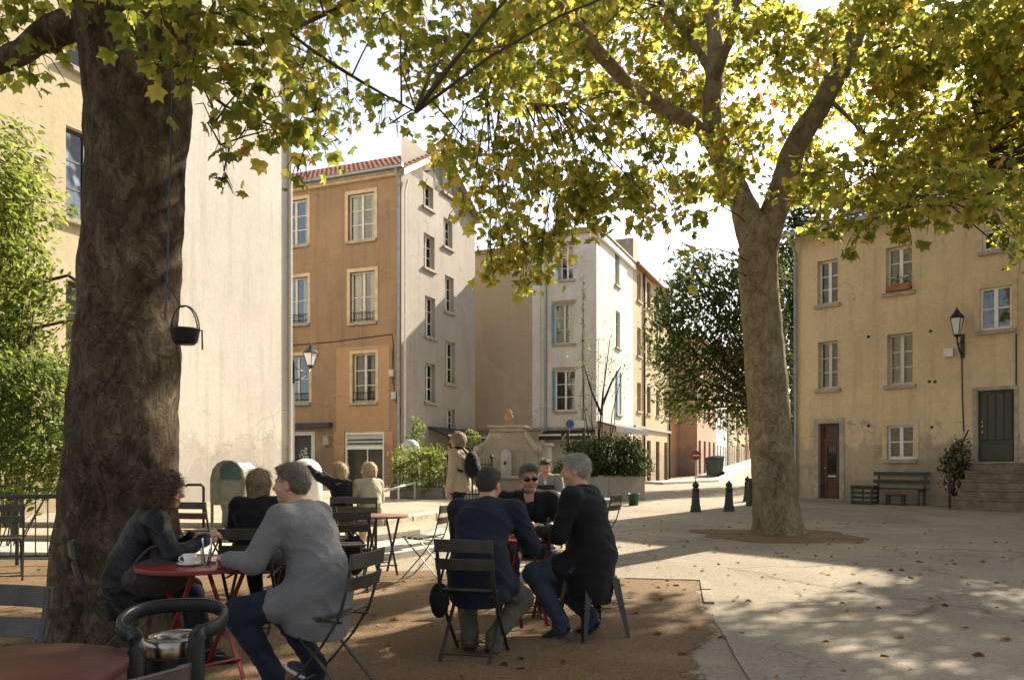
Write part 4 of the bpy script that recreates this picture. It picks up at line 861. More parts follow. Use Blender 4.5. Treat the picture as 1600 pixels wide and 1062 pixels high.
def fill(x0, x1, y0, y1, nx, ny, rp, k, Y0=11.2, Y1=14.6, jit=26, skip=None):
    for i in range(nx):
        for j in range(ny):
            px = x0 + (x1 - x0) * (i + .5) / nx + rg0.normal(0, jit * .5); py = y0 + (y1 - y0) * (j + .5) / ny + rg0.normal(0, jit * .5)
            if skip and skip(px, py): continue
            rt_cl.append((px, py, rg0.uniform(Y0, Y1), rp * rg0.uniform(.7, 1.2), k))
fill(860, 1180, -10, 300, 6, 6, 38, .85, skip=lambda x, y: 985 < x < 1010 and y < 60)
fill(760, 870, 210, 400, 3, 4, 36, .55, 10.2, 12.8)
fill(870, 960, 270, 350, 2, 2, 32, .8, 10.8, 12.6)
fill(740, 860, -10, 130, 3, 3, 34, .55, 9.5, 12)
fill(680, 740, -10, 60, 2, 2, 26, .4, 9.5, 12)
fill(690, 770, 185, 260, 2, 2, 22, .5, 9.5, 11)
fill(960, 1100, 290, 345, 4, 1, 26, .7, 11, 13)
fill(1180, 1480, -10, 130, 6, 3, 38, .75, 11.2, 14.5)
fill(1220, 1600, 120, 250, 7, 3, 40, .52, 11.4, 15.6)
fill(1240, 1600, 245, 320, 8, 2, 34, .7, 9.8, 12.2)
fill(1480, 1640, -10, 120, 3, 2, 34, .4, 11, 14)
fill(1620, 2000, -60, 300, 5, 4, 44, .3, 11, 15)
rt_cl += [(768, 425, 11.4, 18, 1.1), (815, 448, 11.4, 15, 1.3), (840, 425, 11.4, 20, 1.0), (790, 400, 11.4, 28, 1.0), (865, 375, 11.6, 24, .8), (775, 370, 11.4, 30, .6), (740, 330, 11.2, 26, .8), (940, 348, 11.8, 20, .8), (1008, 352, 12, 14, .8), (1052, 395, 12.8, 18, .45), (1085, 430, 12.8, 16, .4), (1060, 350, 12.4, 20, .6), (1100, 335, 12.4, 20, .6), (1120, 300, 12.6, 24, .7),
          (1262, 352, 11, 18, .9), (1300, 352, 10.8, 22, .9), (1328, 388, 10.6, 12, 1.3), (1350, 360, 10.6, 20, .9), (1405, 350, 10.6, 20, .9), (1425, 380, 10.4, 11, 1.2), (1455, 340, 10.6, 20, .9), (1530, 330, 10.4, 22, .8), (1590, 375, 9.8, 18, .9), (1585, 405, 9.8, 10, 1.2), (1580, 335, 10, 24, .9), (1245, 300, 11.6, 22, .6)]
rt_cl = [(px, py, (Yr + 1.0 + (px * 7 % 13) / 8 if near_limb(px, py) < 62 and py > -5 and (px * 3 + py) % 5 > 1 else Y), r, k) for px, py, Y, r, k in rt_cl]
rt_ex = []
for k in range(46):  # leaf clumps added, mostly out of frame, to dapple the right foreground
    yy_ = rg0.uniform(11.5, 18.5); rt_ex.append((max(yy_ * .62, 8.6) + rg0.uniform(0, 3.0), yy_, rg0.uniform(5.4, 7.6), rg0.uniform(.35, .6), .5))
for k in range(18): rt_ex.append((rg0.uniform(6.3, 9.3), rg0.uniform(11.5, 15.5), rg0.uniform(6.4, 8.2), rg0.uniform(.45, .8), .5))  # more clumps placed for the leaf shadows they cast on the ground
for k in range(26): rt_ex.append((rg0.uniform(5.4, 9.5), rg0.uniform(9.5, 12.5), rg0.uniform(6.2, 8.2), rg0.uniform(.45, .75), .5))  # clumps added high on the right to shade the concrete band
for k in range(60):
    a = rg0.uniform(0, 6.28); d = 5.6 * rg0.uniform(.05, 1) ** .5; z = rg0.uniform(8.2, 13.5)
    X_, Y_ = 4.2 + d * math.cos(a), 13.6 + d * math.sin(a) * .9; px_, py_ = 800 + X_ / Y_ * F, 722 - (z - HC) / Y_ * F; rr_ = rg0.uniform(.7, 1.05)
    if not ((px_ < 800 and py_ > -90) or (px_ > 1150 and py_ > -40)): rt_ex.append((X_, Y_, z, rr_, .45))
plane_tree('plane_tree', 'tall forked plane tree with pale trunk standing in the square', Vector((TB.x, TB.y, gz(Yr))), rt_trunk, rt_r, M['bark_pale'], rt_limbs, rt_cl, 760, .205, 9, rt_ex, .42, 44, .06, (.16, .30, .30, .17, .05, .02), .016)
# ---------------------------------------------------------------- shrubs and background trees
def bush(name, label, cat, loc, blobs, nleaf, size, pal, seed, stems=(), group=None, shape=OVAL, droop=20, stemr=.012, spray=.08, crown=None):
    """blobs (x,y,z,rx,ry,rz) local"""
    t = thing(name, label, cat, loc, 0, group); rg = np.random.default_rng(seed); bl = np.array(blobs, float)
    w = bl[:, 3] * bl[:, 5] ** 1 * np.sqrt(bl[:, 4]); idx = rg.choice(len(bl), nleaf, p=w / w.sum()); B = bl[idx]
    ns = max(8, nleaf // 14); d = rg.normal(0, 1, (ns, 3)); d /= np.linalg.norm(d, axis=1, keepdims=True); d *= rg.uniform(.35, 1.08, (ns, 1)) ** .5
    si = rg.integers(0, ns, nleaf)
    pos = B[:, :3] + d[si] * B[:, 3:6] + rg.normal(0, spray, (nleaf, 3))
    pos[:, 2] = np.maximum(pos[:, 2], .02)
    pal = np.array(pal); cols = pal[rg.integers(0, len(pal), nleaf)] * rg.uniform(.7, 1.3, (nleaf, 1))
    leaves_mesh('foliage', pos, size * rg.uniform(.6, 1.3, nleaf), cols, M['bushleaf'], t, shape, droop, seed)
    mb = MB(); stem0 = stemr; 
    for s in stems: mb.tube(s, [stemr * (1 - .7 * i / (len(s) - 1)) for i in range(len(s))], 6)
    stemr = min(stemr, .02 if not crown else .06)
    for b in bl[:30]:
        base = Vector((b[0] * .3, b[1] * .3, 0 if not stems else min(b[2], .3))) if not crown else Vector((0, 0, crown)); c = Vector(b[:3])
        mb.tube([base, base.lerp(c, .55) + Vector(rg.normal(0, .06, 3)), c], [stemr, stemr * .7, stemr * .4], 5)
        for j in range(3): e = c + Vector(rg.normal(0, .5, 3)) * b[3]; e.z = max(e.z, .05); mb.tube([c, e], [stemr * .4, .003], 4)
    mb.build('stems', M['twig'], t, True, kind='stuff')
    return t
GB = [(.085, .115, .02), (.12, .145, .026), (.15, .16, .032), (.065, .088, .018)]
DG = [(.028, .038, .016), (.04, .052, .02), (.055, .068, .026), (.022, .030, .014)]
MG = [(.05, .068, .02), (.07, .09, .026), (.095, .11, .03)]
def blobs_px(lst, Y, loc, ry=.8):
    out = []
    for px, py, rx, rz in lst:
        p = P(px, py, Y) - Vector(loc); s = Y / F; out.append((p.x, p.y + rng.uniform(-.3, .3), p.z, rx * s, ry, rz * s))
    return out
l0 = G(40, 800); l0.y = 12.2; l0.x = -7.6; l0.z = gz(12)
bush('climbing_tree', 'sunlit yellow green leafy tree against the cream wall at the left edge', 'tree', l0, blobs_px([(10, 220, 26, 40), (0, 290, 50, 50), (40, 300, 40, 30), (30, 380, 40, 50), (20, 450, 42, 50), (-20, 360, 60, 80), (55, 480, 40, 40), (20, 540, 50, 45), (70, 440, 22, 20), (-30, 520, 60, 80)], 12.2, l0, .7), 9000, .13, GB, 41, [[(0, 0, 0), (-.2, 0, 1.5), (-.1, .1, 3), (.0, 0, 4.6)], [(-.1, 0, 2.6), (.3, .0, 3.35), (.9, .1, 3.5)], [(-.1, 0, 3.2), (.2, 0, 4.0), (.8, 0, 4.15), (1.35, .1, 3.8)]], stemr=.05, spray=.13)
l1 = Vector((-7.6, 11.6, gz(11.6)))
bush('hedge_shrub', 'dense green shrub mass behind the railing beside the big trunk', 'shrub', l1, blobs_px([(20, 600, 55, 50), (70, 610, 50, 45), (95, 580, 25, 25), (30, 680, 60, 50), (85, 690, 50, 50), (40, 740, 60, 40), (100, 730, 40, 40), (-30, 650, 60, 90), (130, 660, 30, 70)], 11.6, l1, .6), 7500, .12, MG + GB[:2], 42, spray=.11)
# dark street tree
ds = Vector((10.5, 33, gz(33)))
sb = [(1060, 470, 40, 40), (1110, 440, 50, 40), (1150, 460, 40, 50), (1050, 530, 36, 40), (1100, 520, 50, 50), (1150, 530, 50, 50), (1060, 590, 36, 30), (1110, 590, 50, 40), (1150, 600, 40, 40), (1075, 635, 36, 22), (1130, 640, 30, 20), (1190, 500, 40, 70), (1040, 480, 22, 20), (1190, 590, 30, 40), (1085, 415, 30, 20), (1035, 560, 18, 16), (1045, 625, 14, 14), (1185, 430, 40, 40), (1200, 560, 30, 50), (1170, 660, 40, 22), (1025, 500, 14, 10), (1060, 445, 16, 14)]
bush('broad_leaf_tree', 'dark green leafy tree overhanging the street beyond the bollards', 'tree', ds, blobs_px(sb, 33, ds, 1.3), 15000, .26, MG + DG[1:3] + [(.10, .115, .04)], 43, [[(0, 0, 0), (.1, 0, 2.2), (-.1, 0, 4.0), (-.4, 0, 6.5)], [(-.1, 0, 3.2), (-1.2, 0, 4.4), (-2.6, 0, 5.2)]], stemr=.15, spray=.25, crown=3.4)
db = Vector((13.4, 38, gz(38)))
bush('broad_leaf_tree', 'shadowed tall tree in the gap left of the yellow house', 'tree', db, blobs_px([(1225, 430, 20, 40), (1228, 520, 20, 50), (1230, 610, 24, 50), (1235, 700, 24, 50), (1215, 660, 20, 40), (1260, 400, 50, 70), (1290, 480, 60, 60), (1250, 300, 50, 50)], 38, db, 2.0), 9000, .36, DG, 44, [[(0, 0, 0), (0, 0, 4), (0, 0, 8)]], stemr=.2, spray=.28, crown=4.0)  # crown blobs hidden behind the house are added to shade the ground
# planter bushes in the middle
def px_bush(name, label, cat, ground_px, Y, lst, n, size, pal, seed, zb=0, ry=.5, **k):
    p = P(ground_px[0], ground_px[1], Y); return bush(name, label, cat, p, blobs_px(lst, Y, p, ry), n, size, pal, seed, **k)
px_bush('planter_bush', 'spreading dark green bushes in the white stone planter', 'shrub', (950, 742), 24, [(880, 735, 16, 16), (915, 715, 26, 26), (950, 712, 34, 32), (985, 715, 26, 32), (965, 735, 40, 14), (925, 738, 30, 12), (1000, 728, 16, 18), (900, 700, 18, 16), (985, 695, 16, 14)], 7500, .13, MG + DG, 51, ry=.7, spray=.08)
px_bush('leafy_shrub', 'bright yellow green leaves poking up behind the planter bushes', 'shrub', (925, 742), 24.8, [(912, 690, 16, 14), (945, 685, 18, 10), (905, 705, 16, 14), (965, 690, 16, 8)], 600, .11, GB, 52, ry=.4, spray=.06)
px_bush('leafy_shrub', 'yellow green bamboo like shrub in a planter in front of the ochre wall', 'shrub', (636, 772), 20.5, [(632, 715, 20, 22), (650, 725, 22, 18), (625, 740, 12, 20), (645, 750, 14, 18), (655, 705, 12, 12)], 900, .13, GB, 53, ry=.35, spray=.06)
px_bush('leafy_shrub', 'yellow green shrub left of the standing woman', 'shrub', (678, 772), 20.3, [(672, 715, 16, 20), (680, 735, 16, 20), (668, 750, 12, 18), (688, 712, 10, 14)], 700, .13, GB, 54, ry=.35, spray=.06)
px_bush('wall_climber', 'small green climber on the corner of the ochre house', 'plant', (652, 770), 26, [(650, 665, 10, 14), (645, 690, 12, 10), (658, 700, 10, 10), (652, 680, 8, 16)], 500, .13, MG, 55, ry=.3, spray=.06)
px_bush('round_shrub', 'round yellow green clipped shrub left of the stone fountain', 'shrub', (738, 770), 22.6, [(738, 690, 15, 17), (736, 700, 14, 14)], 1100, .09, GB + MG, 56, ry=.3, spray=.03)
px_bush('potted_plant', 'small dark plant by the graffiti covered door', 'plant', (490, 772), 25, [(490, 732, 9, 11), (488, 748, 6, 10)], 260, .1, MG, 57, ry=.2, spray=.04)
pb = Vector(FH.wo.to_3d()) + FH.wu.to_3d() * FH.uz(1500, 0)[0] - Vector((math.sin(HR) * -1, math.cos(HR), 0)) * .45; pb.z = gz(pb.y)
bush('climbing_shrub', 'dark leafy climbing shrub beside the front steps', 'shrub', pb, [(0, 0, .75, .3, .25, .4), (.1, 0, 1.25, .35, .25, .4), (.2, 0, 1.6, .25, .2, .25), (-.1, 0, 1.1, .3, .25, .3), (.25, -.05, .9, .2, .2, .4)], 1300, .10, DG + [(.05, .07, .02)], 58, [[(0, 0, 0), (.02, 0, .7), (.1, 0, 1.5)], [(.12, 0, 0), (.1, 0, .8)], [(-.1, 0, 0), (-.08, 0, .7)]], stemr=.02, spray=.05)
st_ = P(935, 745, 24.4)
bush('young_tree', 'slender young tree with sparse yellowing leaves above the stone planter', 'tree', st_, blobs_px([(910, 560, 18, 30), (945, 560, 20, 30), (960, 600, 16, 20), (915, 640, 14, 24), (935, 530, 14, 26), (925, 600, 20, 20), (975, 570, 10, 16)], 24.4, st_, .4), 330, .10, GB + [(.16, .14, .02)], 59, [[(0, 0, 0), (.02, 0, 1.2), (.12, 0, 2.4), (.35, 0, 4.2)], [(.1, 0, 1.9), (-.2, 0, 2.6), (-.5, 0, 3.6)], [(.12, 0, 2.2), (.4, 0, 2.9), (.7, 0, 3.4)]], stemr=.045, spray=.12)
px_bush('wall_vine', 'thin climbing vine strand on the white house front', 'plant', (911, 680), 35.4, [(911, 440 + 22 * k, 2.2, 9) for k in range(11)], 220, .12, GB, 60, ry=.1, spray=.04)
# ================================================================ FURNITURE
def make_chair(label, slat='chair_slat'):
    """folding slatted bistro chair; local +y is where the sitter faces"""
    t = thing('bistro_chair', label, 'chair'); w = .19; fl = 'chair_paint'
    for s in (-1, 1):
        mb = MB(); x = s * w
        pts = [(x, -.245, .83), (x, -.235, .74), (x, -.20, .58), (x, -.165, .47), (x, -.06, .31), (x, .07, .16), (x, .215, .0)]
        for a, b in zip(pts[:-1], pts[1:]): a = Vector(a); b = Vector(b); mb.bar(a, b + (b - a).normalized() * .004, .009, .024, (1, 0, 0))
        mb.build('leg', M[fl], t)
        mb = MB(); x = s * (w - .016); mb.bar((x, .19, .455), (x, -.23, 0), .009, .024, (1, 0, 0)); mb.build('leg', M[fl], t)
        mb = MB(); x = s * (w - .03); mb.bar((x, -.17, .438), (x, .20, .452), .01, .02, (1, 0, 0)); mb.build('seat_rail', M[fl], t)
    for y, z in ((.16, .055), (-.19, .045)):
        mb = MB(); mb.tube([(-w, y, z), (w, y, z)], .007, 6); mb.build('stretcher', M[fl], t)
    def bs(z0, z1, y0, y1):
        mb = MB(); k = 8; base = []
        for i in range(k + 1):
            q = -1 + 2 * i / k; X = q * (w + .014); c = -.024 * (1 - q * q)
            mb.v += [(X, y0 + c, z0), (X, y0 + c + .014, z0), (X, y1 + c + .014, z1), (X, y1 + c, z1)]
        for i in range(k):
            o = i * 4
            for j in range(4): mb.f.append((o + j, o + 4 + j, o + 4 + (j + 1) % 4, o + (j + 1) % 4))
        mb.f += [(3, 2, 1, 0), (k * 4, k * 4 + 1, k * 4 + 2, k * 4 + 3)]
        o = mb.build('back_slat', M['chair_slat'], t, bevel=.003)
    bs(.745, .832, -.252, -.262); bs(.622, .70, -.222, -.242)
    for i in range(6):
        y = -.165 + i * .066; z = .452 + .014 * ((i - 2.5) / 2.5) ** 2 + (.0 if i else .006)
        mb = MB(); mb.box(-w + .01, w - .01, y, y + .052, z, z + .014); mb.build('seat_slat', M['chair_slat'], t, bevel=.004)
    return t
def make_table(label, r, h, mtop, mleg, loc, rz, name='bistro_table', group=None):
    t = thing(name, label, 'table', loc, rz, group)
    mb = MB(); mb.lathe([(0, h - .012), (r - .01, h - .012), (r - .004, h - .028), (r, h - .028), (r + .002, h - .012), (r, h - .002), (r - .006, h), (0, h)], 64, cap=False); mb.build('tabletop', M[mtop], t, True).modifiers.new('es', 'EDGE_SPLIT')
    a = r * .62
    for s in (-1, 1):
        for q, off in ((1, .0), (-1, .022)):
            mb = MB(); x = s * (a * .72 - off); mb.bar((x, q * a, .008), (x, -q * a * .95, h - .022), .010, .026, (1, 0, 0)); mb.build('leg', M[mleg], t)
    for q in (1, -1):
        mb = MB(); y = q * a * .75; mb.tube([(-a * .72, y, .12), (a * .72, y, .12)], .008, 6); mb.build('stretcher', M[mleg], t)
    mb = MB(); mb.bar((-a * .8, 0, h - .02), (a * .8, 0, h - .02), .02, .012); mb.build('top_bar', M[mleg], t)
    return t
CH = 'folding bistro chairs around the café tables'
chair0 = None
def chair(px, py, Y, face, label, z=None, xy=None):
    """face: heading in degrees the sitter looks to, 0 = away from camera (+y), 90 = left (-x)"""
    global chair0
    p = P(px, py, Y) if xy is None else Vector((*xy, 0)); p.z = gz(p.y) + .004 if z is None else z
    if chair0 is None:
        chair0 = make_chair(label); chair0['group'] = CH; c = chair0; c.location = p; c.rotation_euler = (0, 0, R(face))
    else: c = dup(chair0, p, R(face), label, CH)
    return c
T1 = Vector((-1.95, 5.0, 0)); T2 = Vector((.12, 6.65, 0)); T3 = Vector((-1.56, 2.44, 0))
make_table('round red folding café table carrying cups and plates', .385, .72, 'red_paint', 'red_paint', T1, R(50))
make_table('small red folding table between the three seated men', .30, .72, 'red_paint', 'red_paint', (T2.x, T2.y, .004), R(20))
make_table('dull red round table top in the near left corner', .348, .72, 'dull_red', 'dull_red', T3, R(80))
tb = P(597, 805, 9.4); make_table('empty round brown folding table in the middle distance', .31, .70, 'brown_top', 'chair_paint', (tb.x, 9.4, gz(9.4)), R(30))
tl = P(905, 765, 13.0); make_table('dark café table with laptop near the fountain', .36, .74, 'zinc', 'chair_paint', (.62, 11.7, gz(11.7)), R(10))
make_table('dark café table beside the laptop table, behind the white haired man', .32, .74, 'zinc', 'chair_paint', (1.28, 12.1, gz(12)), R(50))
make_table('dark café table behind the fair haired woman in black', .33, .72, 'chair_paint', 'chair_paint', (-2.25, 7.35, gz(7.35)), R(15))
chair(490, 960, 4.74, 74, 'bistro chair under the man in the grey jacket', xy=(-1.08, 4.7))
chair(0, 0, 0, -62, 'bistro chair under the curly haired woman, against the big trunk', xy=(-2.6, 5.24))
chair(0, 0, 0, -14, 'bistro chair under the man in navy, its two back slats towards us', xy=(-0.265, 5.57))
chair(0, 0, 0, 176, 'bistro chair under the man in sunglasses', xy=(.16, 7.45))
chair(0, 0, 0, 168, 'empty bistro chair cut by the left edge behind the dull red table', xy=(-2.15, 3.08))
chair(0, 0, 0, 54, 'bistro chair back in front of the black litter bin at the bottom edge', xy=(-1.15, 2.02))
chair(0, 0, 0, 4, 'bistro chair under the fair haired woman in black', xy=(-2.1, 6.45))
chair(0, 0, 0, 76, 'empty bistro chair right of the brown table, turned to the left', xy=(-1.0, 9.2))
chair(0, 0, 0, -10, 'empty bistro chair left of the fair haired woman, behind the cups', xy=(-3.85, 9.9))
chair(0, 0, 0, -150, 'empty bistro chair by the green railing at the left edge', xy=(-5.75, 9.0))
chair(0, 0, 0, -20, 'dark bistro chair just left of the brown table with a bag on it', xy=(-2.02, 9.0))
chair(0, 0, 0, 20, 'bistro chair nearer than the brown table, half hidden by the grey jacket', xy=(-1.72, 8.3))
chair(0, 0, 0, 30, 'bistro chair under the woman with raised arm', xy=(-2.4, 11.05))
chair(0, 0, 0, 10, 'bistro chair under the woman in the beige top', xy=(-2.05, 10.9))
chair(0, 0, 0, 180, 'bistro chair under the man with the laptop', xy=(.55, 12.5))
chair(0, 0, 0, 60, 'empty bistro chair right of the laptop table', xy=(1.25, 11.3))
chair(0, 0, 0, 10, 'empty bistro chair before the laptop table, back to us', xy=(.6, 11.05))
# metal stool under the white haired man
SP = Vector((.62, 6.22, .004)); stl = thing('metal_stool', 'dark metal stool with tapering sheet legs under the white haired man', 'stool', SP, R(28))
mb = MB(); mb.prism([(.17 * math.copysign(abs(math.cos(a)) ** .5, math.cos(a)), .17 * math.copysign(abs(math.sin(a)) ** .5, math.sin(a))) for a in [i * math.pi / 16 for i in range(32)]], .44, .47); mb.build('seat', M['iron'], stl, bevel=.008)
for sx in (-1, 1):
    for sy in (-1, 1):
        mb = MB(); a = Vector((sx * .155, sy * .155, .45)); b = Vector((sx * .215, sy * .215, 0)); d = Vector((-sx, 0, 0)); e = Vector((0, -sy, 0)); w0, w1 = .075, .028
        for q in (d, e):
            nn = (e if q is d else d) * .004
            mb.hexa([b, b + q * w1, b + q * w1 + nn, b + nn, a, a + q * w0, a + q * w0 + nn, a + nn])
        mb.build('leg', M['iron'], stl)
for s in (-1, 1):
    mb = MB(); mb.bar((s * .18, -.18, .25), (s * .18, .18, .25), .02, .006); mb.build('brace', M['iron'], stl); mb = MB(); mb.bar((-.18, s * .18, .235), (.18, s * .18, .235), .02, .006); mb.build('brace', M['iron'], stl)
# ---- things on the red table
def cup(label, loc, rz=0, r=.042):
    t = thing('coffee_cup', label, 'cup', loc, rz)
    mb = MB(); mb.lathe([(.0, 0), (r * .55, 0), (r * .62, .006), (r * .85, .03), (r, .062), (r * .95, .062), (r * .8, .03), (r * .5, .01), (0, .009)], 24, cap=False); mb.build('cup_body', M['porcelain'], t, True)
    mb = MB(); mb.tube([(r * .88 + .024 * math.sin(a), 0, .034 + .018 * math.cos(a)) for a in [i * math.pi / 8 for i in range(9)]], .0045, 6); mb.build('handle', M['porcelain'], t, True)
    mb = MB(); mb.lathe([(0, .046), (r * .9, .046)], 20, cap=False); mb.build('coffee', M['soil'], t)
    return t
def plate(label, loc, r, m='porcelain', name='saucer'):
    mb = MB(); mb.lathe([(0, 0), (r * .5, 0), (r * .62, .004), (r, .016), (r * .98, .019), (r * .6, .008), (0, .006)], 32, cap=False); o = mb.build(name, M[m], None, True); o.location = loc; return tag(o, label, name)
def glass_(label, loc, r=.034, h=.13):
    mb = MB(); mb.lathe([(0, 0), (r * .75, 0), (r, h)], 24, cap=False); o = mb.build('drinking_glass', M['clear'], None, True); o.location = loc; return tag(o, label, 'glass')
z = .7205
plate('white saucer under the cup nearest the curly haired woman', T1 + Vector((-.02, -.13, z)), .075); cup('white cup beside the curly haired woman\'s hand', T1 + Vector((-.02, -.13, z + .008)), R(200))
plate('white saucer under the cup nearest the man in grey', T1 + Vector((.24, -.04, z)), .072); cup('white cup in front of the man in grey', T1 + Vector((.24, -.04, z + .008)), R(160))
plate('shallow green plate between the two coffee cups', T1 + Vector((.12, .06, z)), .10, 'porcelain', 'plate')
mb = MB()
for k in range(26):
    a = rng.uniform(0, 6.28); d = .06 * rng.random() ** .5; mb.bar((d * math.cos(a), d * math.sin(a), .01 + rng.uniform(0, .012)), (d * math.cos(a) + rng.uniform(-.03, .03), d * math.sin(a) + rng.uniform(-.03, .03), .014 + rng.uniform(0, .014)), .012, .004)
M['salad'] = mat('salad_green', (.10, .16, .03), .5); o = mb.build('salad', M['salad']); o.location = T1 + Vector((.12, .06, z)); tag(o, 'green salad leaves on the plate between the cups', 'salad')
glass_('tall clear glass left of the salad plate', T1 + Vector((.02, .04, z)), .034, .15); glass_('short clear glass beside the tall glass', T1 + Vector((.055, -.08, z)), .03, .10)
mb = MB(); mb.box(-.05, .05, -.035, .035, 0, .008); o = mb.build('phone', M['black_plastic'], bevel=.003); o.location = T2 + Vector((-.05, -.1, .7245)); o.rotation_euler = (0, 0, .4); tag(o, 'black phone lying on the small red table', 'phone')
cup('white cup on the small red table', T2 + Vector((.1, .05, .7245)), R(30)); 
mb = MB(); mb.box(-.11, .11, -.08, .08, 0, .003); o = mb.build('paper_menu', M['white']); o.location = T2 + Vector((.14, -.1, .7245)); o.rotation_euler = (0, 0, -.5); tag(o, 'white sheet of paper on the small red table', 'paper')
# laptop
lp = thing('laptop', 'black open laptop in front of the seated man by the fountain', 'laptop', (.42, 11.85, gz(11.7) + .742), R(200))
mb = MB(); mb.box(-.16, .16, -.11, .11, 0, .016); mb.build('keyboard_base', M['black_plastic'], lp, bevel=.004); mb = MB(); mb.hexa([(-.16, .11, .016), (.16, .11, .016), (.16, .118, .016), (-.16, .118, .016), (-.16, .16, .22), (.16, .16, .22), (.16, .168, .22), (-.16, .168, .22)]); mb.build('screen', M['black_plastic'], lp)
# ---- black litter bin with ring handle
bp = Vector((-1.215, 2.86, 0)); bn = thing('litter_bin', 'black litter bin with looping tubular rim and steel collar', 'bin', bp, R(14))
mb = MB(); mb.lathe([(.0, .03), (.1, .03), (.102, .06), (.102, .665), (.0, .665)], 32, cap=False); mb.build('inner_can', M['black_plastic'], bn, True).modifiers.new('es', 'EDGE_SPLIT')
mb = MB(); mb.lathe([(.1035, .67), (.105, .675), (.105, .722), (.098, .732), (.074, .730), (.068, .722), (.068, .69)], 40, cap=False); mb.build('steel_collar', M['chrome'], bn, True)
def ovaltube(mb, pts, rw, rh, n=14):
    k = len(pts); base = len(mb.v); pts = [Vector(p) for p in pts]
    for i, p in enumerate(pts):
        d = (pts[min(i + 1, k - 1)] - pts[max(i - 1, 0)]).normalized(); side = d.cross(Vector((0, 0, 1)))
        side = side.normalized() if side.length > .1 else Vector((0, 1, 0)); up = side.cross(d).normalized()
        for j in range(n): a = 2 * math.pi * j / n; c, s = math.cos(a), math.sin(a); c = math.copysign(abs(c) ** .6, c); s = math.copysign(abs(s) ** .6, s); mb.v.append(tuple(p + side * c * rw + up * s * rh))
    for i in range(k - 1):
        for j in range(n): a, b = base + i * n + j, base + i * n + (j + 1) % n; mb.f.append((a, b, b + n, a + n))
    mb.f.append(tuple(base + j for j in range(n - 1, -1, -1))); mb.f.append(tuple(base + (k - 1) * n + j for j in range(n)))
loop = []
for i in range(46):      # open loop: both ends bend down into the posts on the near side
    a = math.pi * (-.32 + 1.64 * i / 45); loop.append((.172 * math.copysign(abs(math.cos(a)) ** .75, math.cos(a)), .145 * math.copysign(abs(math.sin(a)) ** .8, math.sin(a)), .785 + .028 * math.sin(a)))
mb = MB(); ovaltube(mb, loop, .013, .026); mb.build('rim_tube', M['black_plastic'], bn, True)
for e, sx in ((loop[0], 1), (loop[-1], -1)):
    mb = MB(); ovaltube(mb, [(e[0] + sx * .004, e[1] + .012, e[2] + .001), (e[0] - sx * .01, e[1] - .012, e[2] - .012), (e[0] - sx * .014, e[1] - .02, e[2] - .05), (e[0] - sx * .016, e[1] - .02, .55), (e[0] - sx * .018, e[1] - .018, .0)], .022, .03); mb.build('post', M['black_plastic'], bn, True)
mb = MB(); mb.box(-.075, .075, -.118, -.105, .06, .60); mb.build('door_panel', M['black_plastic'], bn, bevel=.005)
mb = MB(); mb.lathe([(.2, 0), (.2, .02), (.0, .022)], 32); mb.build('base_plate', M['iron'], bn)
# ---- hanging pot on the trunk
hp = P(289, 527, 5.65); ht = thing('hanging_pot', 'black hanging pot with hoop handle against the big trunk', 'hanging pot', hp)
mb = MB(); mb.lathe([(.0, -.05), (.065, -.05), (.085, -.03), (.10, .05), (.106, .056), (.1, .062), (.092, .052), (.075, -.03), (0, -.035)], 28, cap=False); mb.build('pot', M['iron'], ht, True)
for ry in (0, 1):
    mb = MB(); mb.tube([((.102 * math.cos(a)) * (1 if ry == 0 else .55), (.085 if ry else 0) * math.cos(a), .055 + .17 * math.sin(a)) for a in [i * math.pi / 12 for i in range(13)]], .005, 6); mb.build('hoop_handle', M['iron'], ht, True)
mb = MB(); mb.tube([(.098, 0, .05), (.125, -.01, .05), (.128, -.01, -.09)], .006, 6); mb.build('hook', M['iron'], ht)
mb = MB(); c = lambda px, py, Y: P(px, py, Y) - hp
mb.tube([(0, 0, .22), c(284, 480, 5.72), c(262, 445, 5.8)], .004, 5); mb.tube([c(258, 500, 5.78), c(261, 445, 5.8), c(264, 330, 5.84), c(268, 180, 5.85), c(270, 110, 5.8)], .007, 5); mb.build('cord', M['iron'], ht)
# ---- railing by the trunk
rl = thing('railing', 'low green metal railing with thin balusters beside the big trunk', 'railing', (-6.7, 10.1, gz(10)), R(6))
mb = MB(); mb.tube([(-1.5, 0, .88), (2.3, 0, .88)], .03, 10); mb.build('top_rail', M['grnpaint'], rl, True); mb = MB(); mb.tube([(-1.5, 0, .12), (2.3, 0, .12)], .016, 8); mb.build('bottom_rail', M['grnpaint'], rl, True)
for i in range(26): mb = MB(); x = -1.45 + i * .148; mb.tube([(x, 0, .12), (x, 0, .86)], .009, 6); mb.build('baluster', M['grnpaint'], rl)
for x in (-1.5, .4, 2.3): mb = MB(); mb.tube([(x, 0, -.1), (x, 0, .88)], .024, 8); mb.build('post', M['grnpaint'], rl)
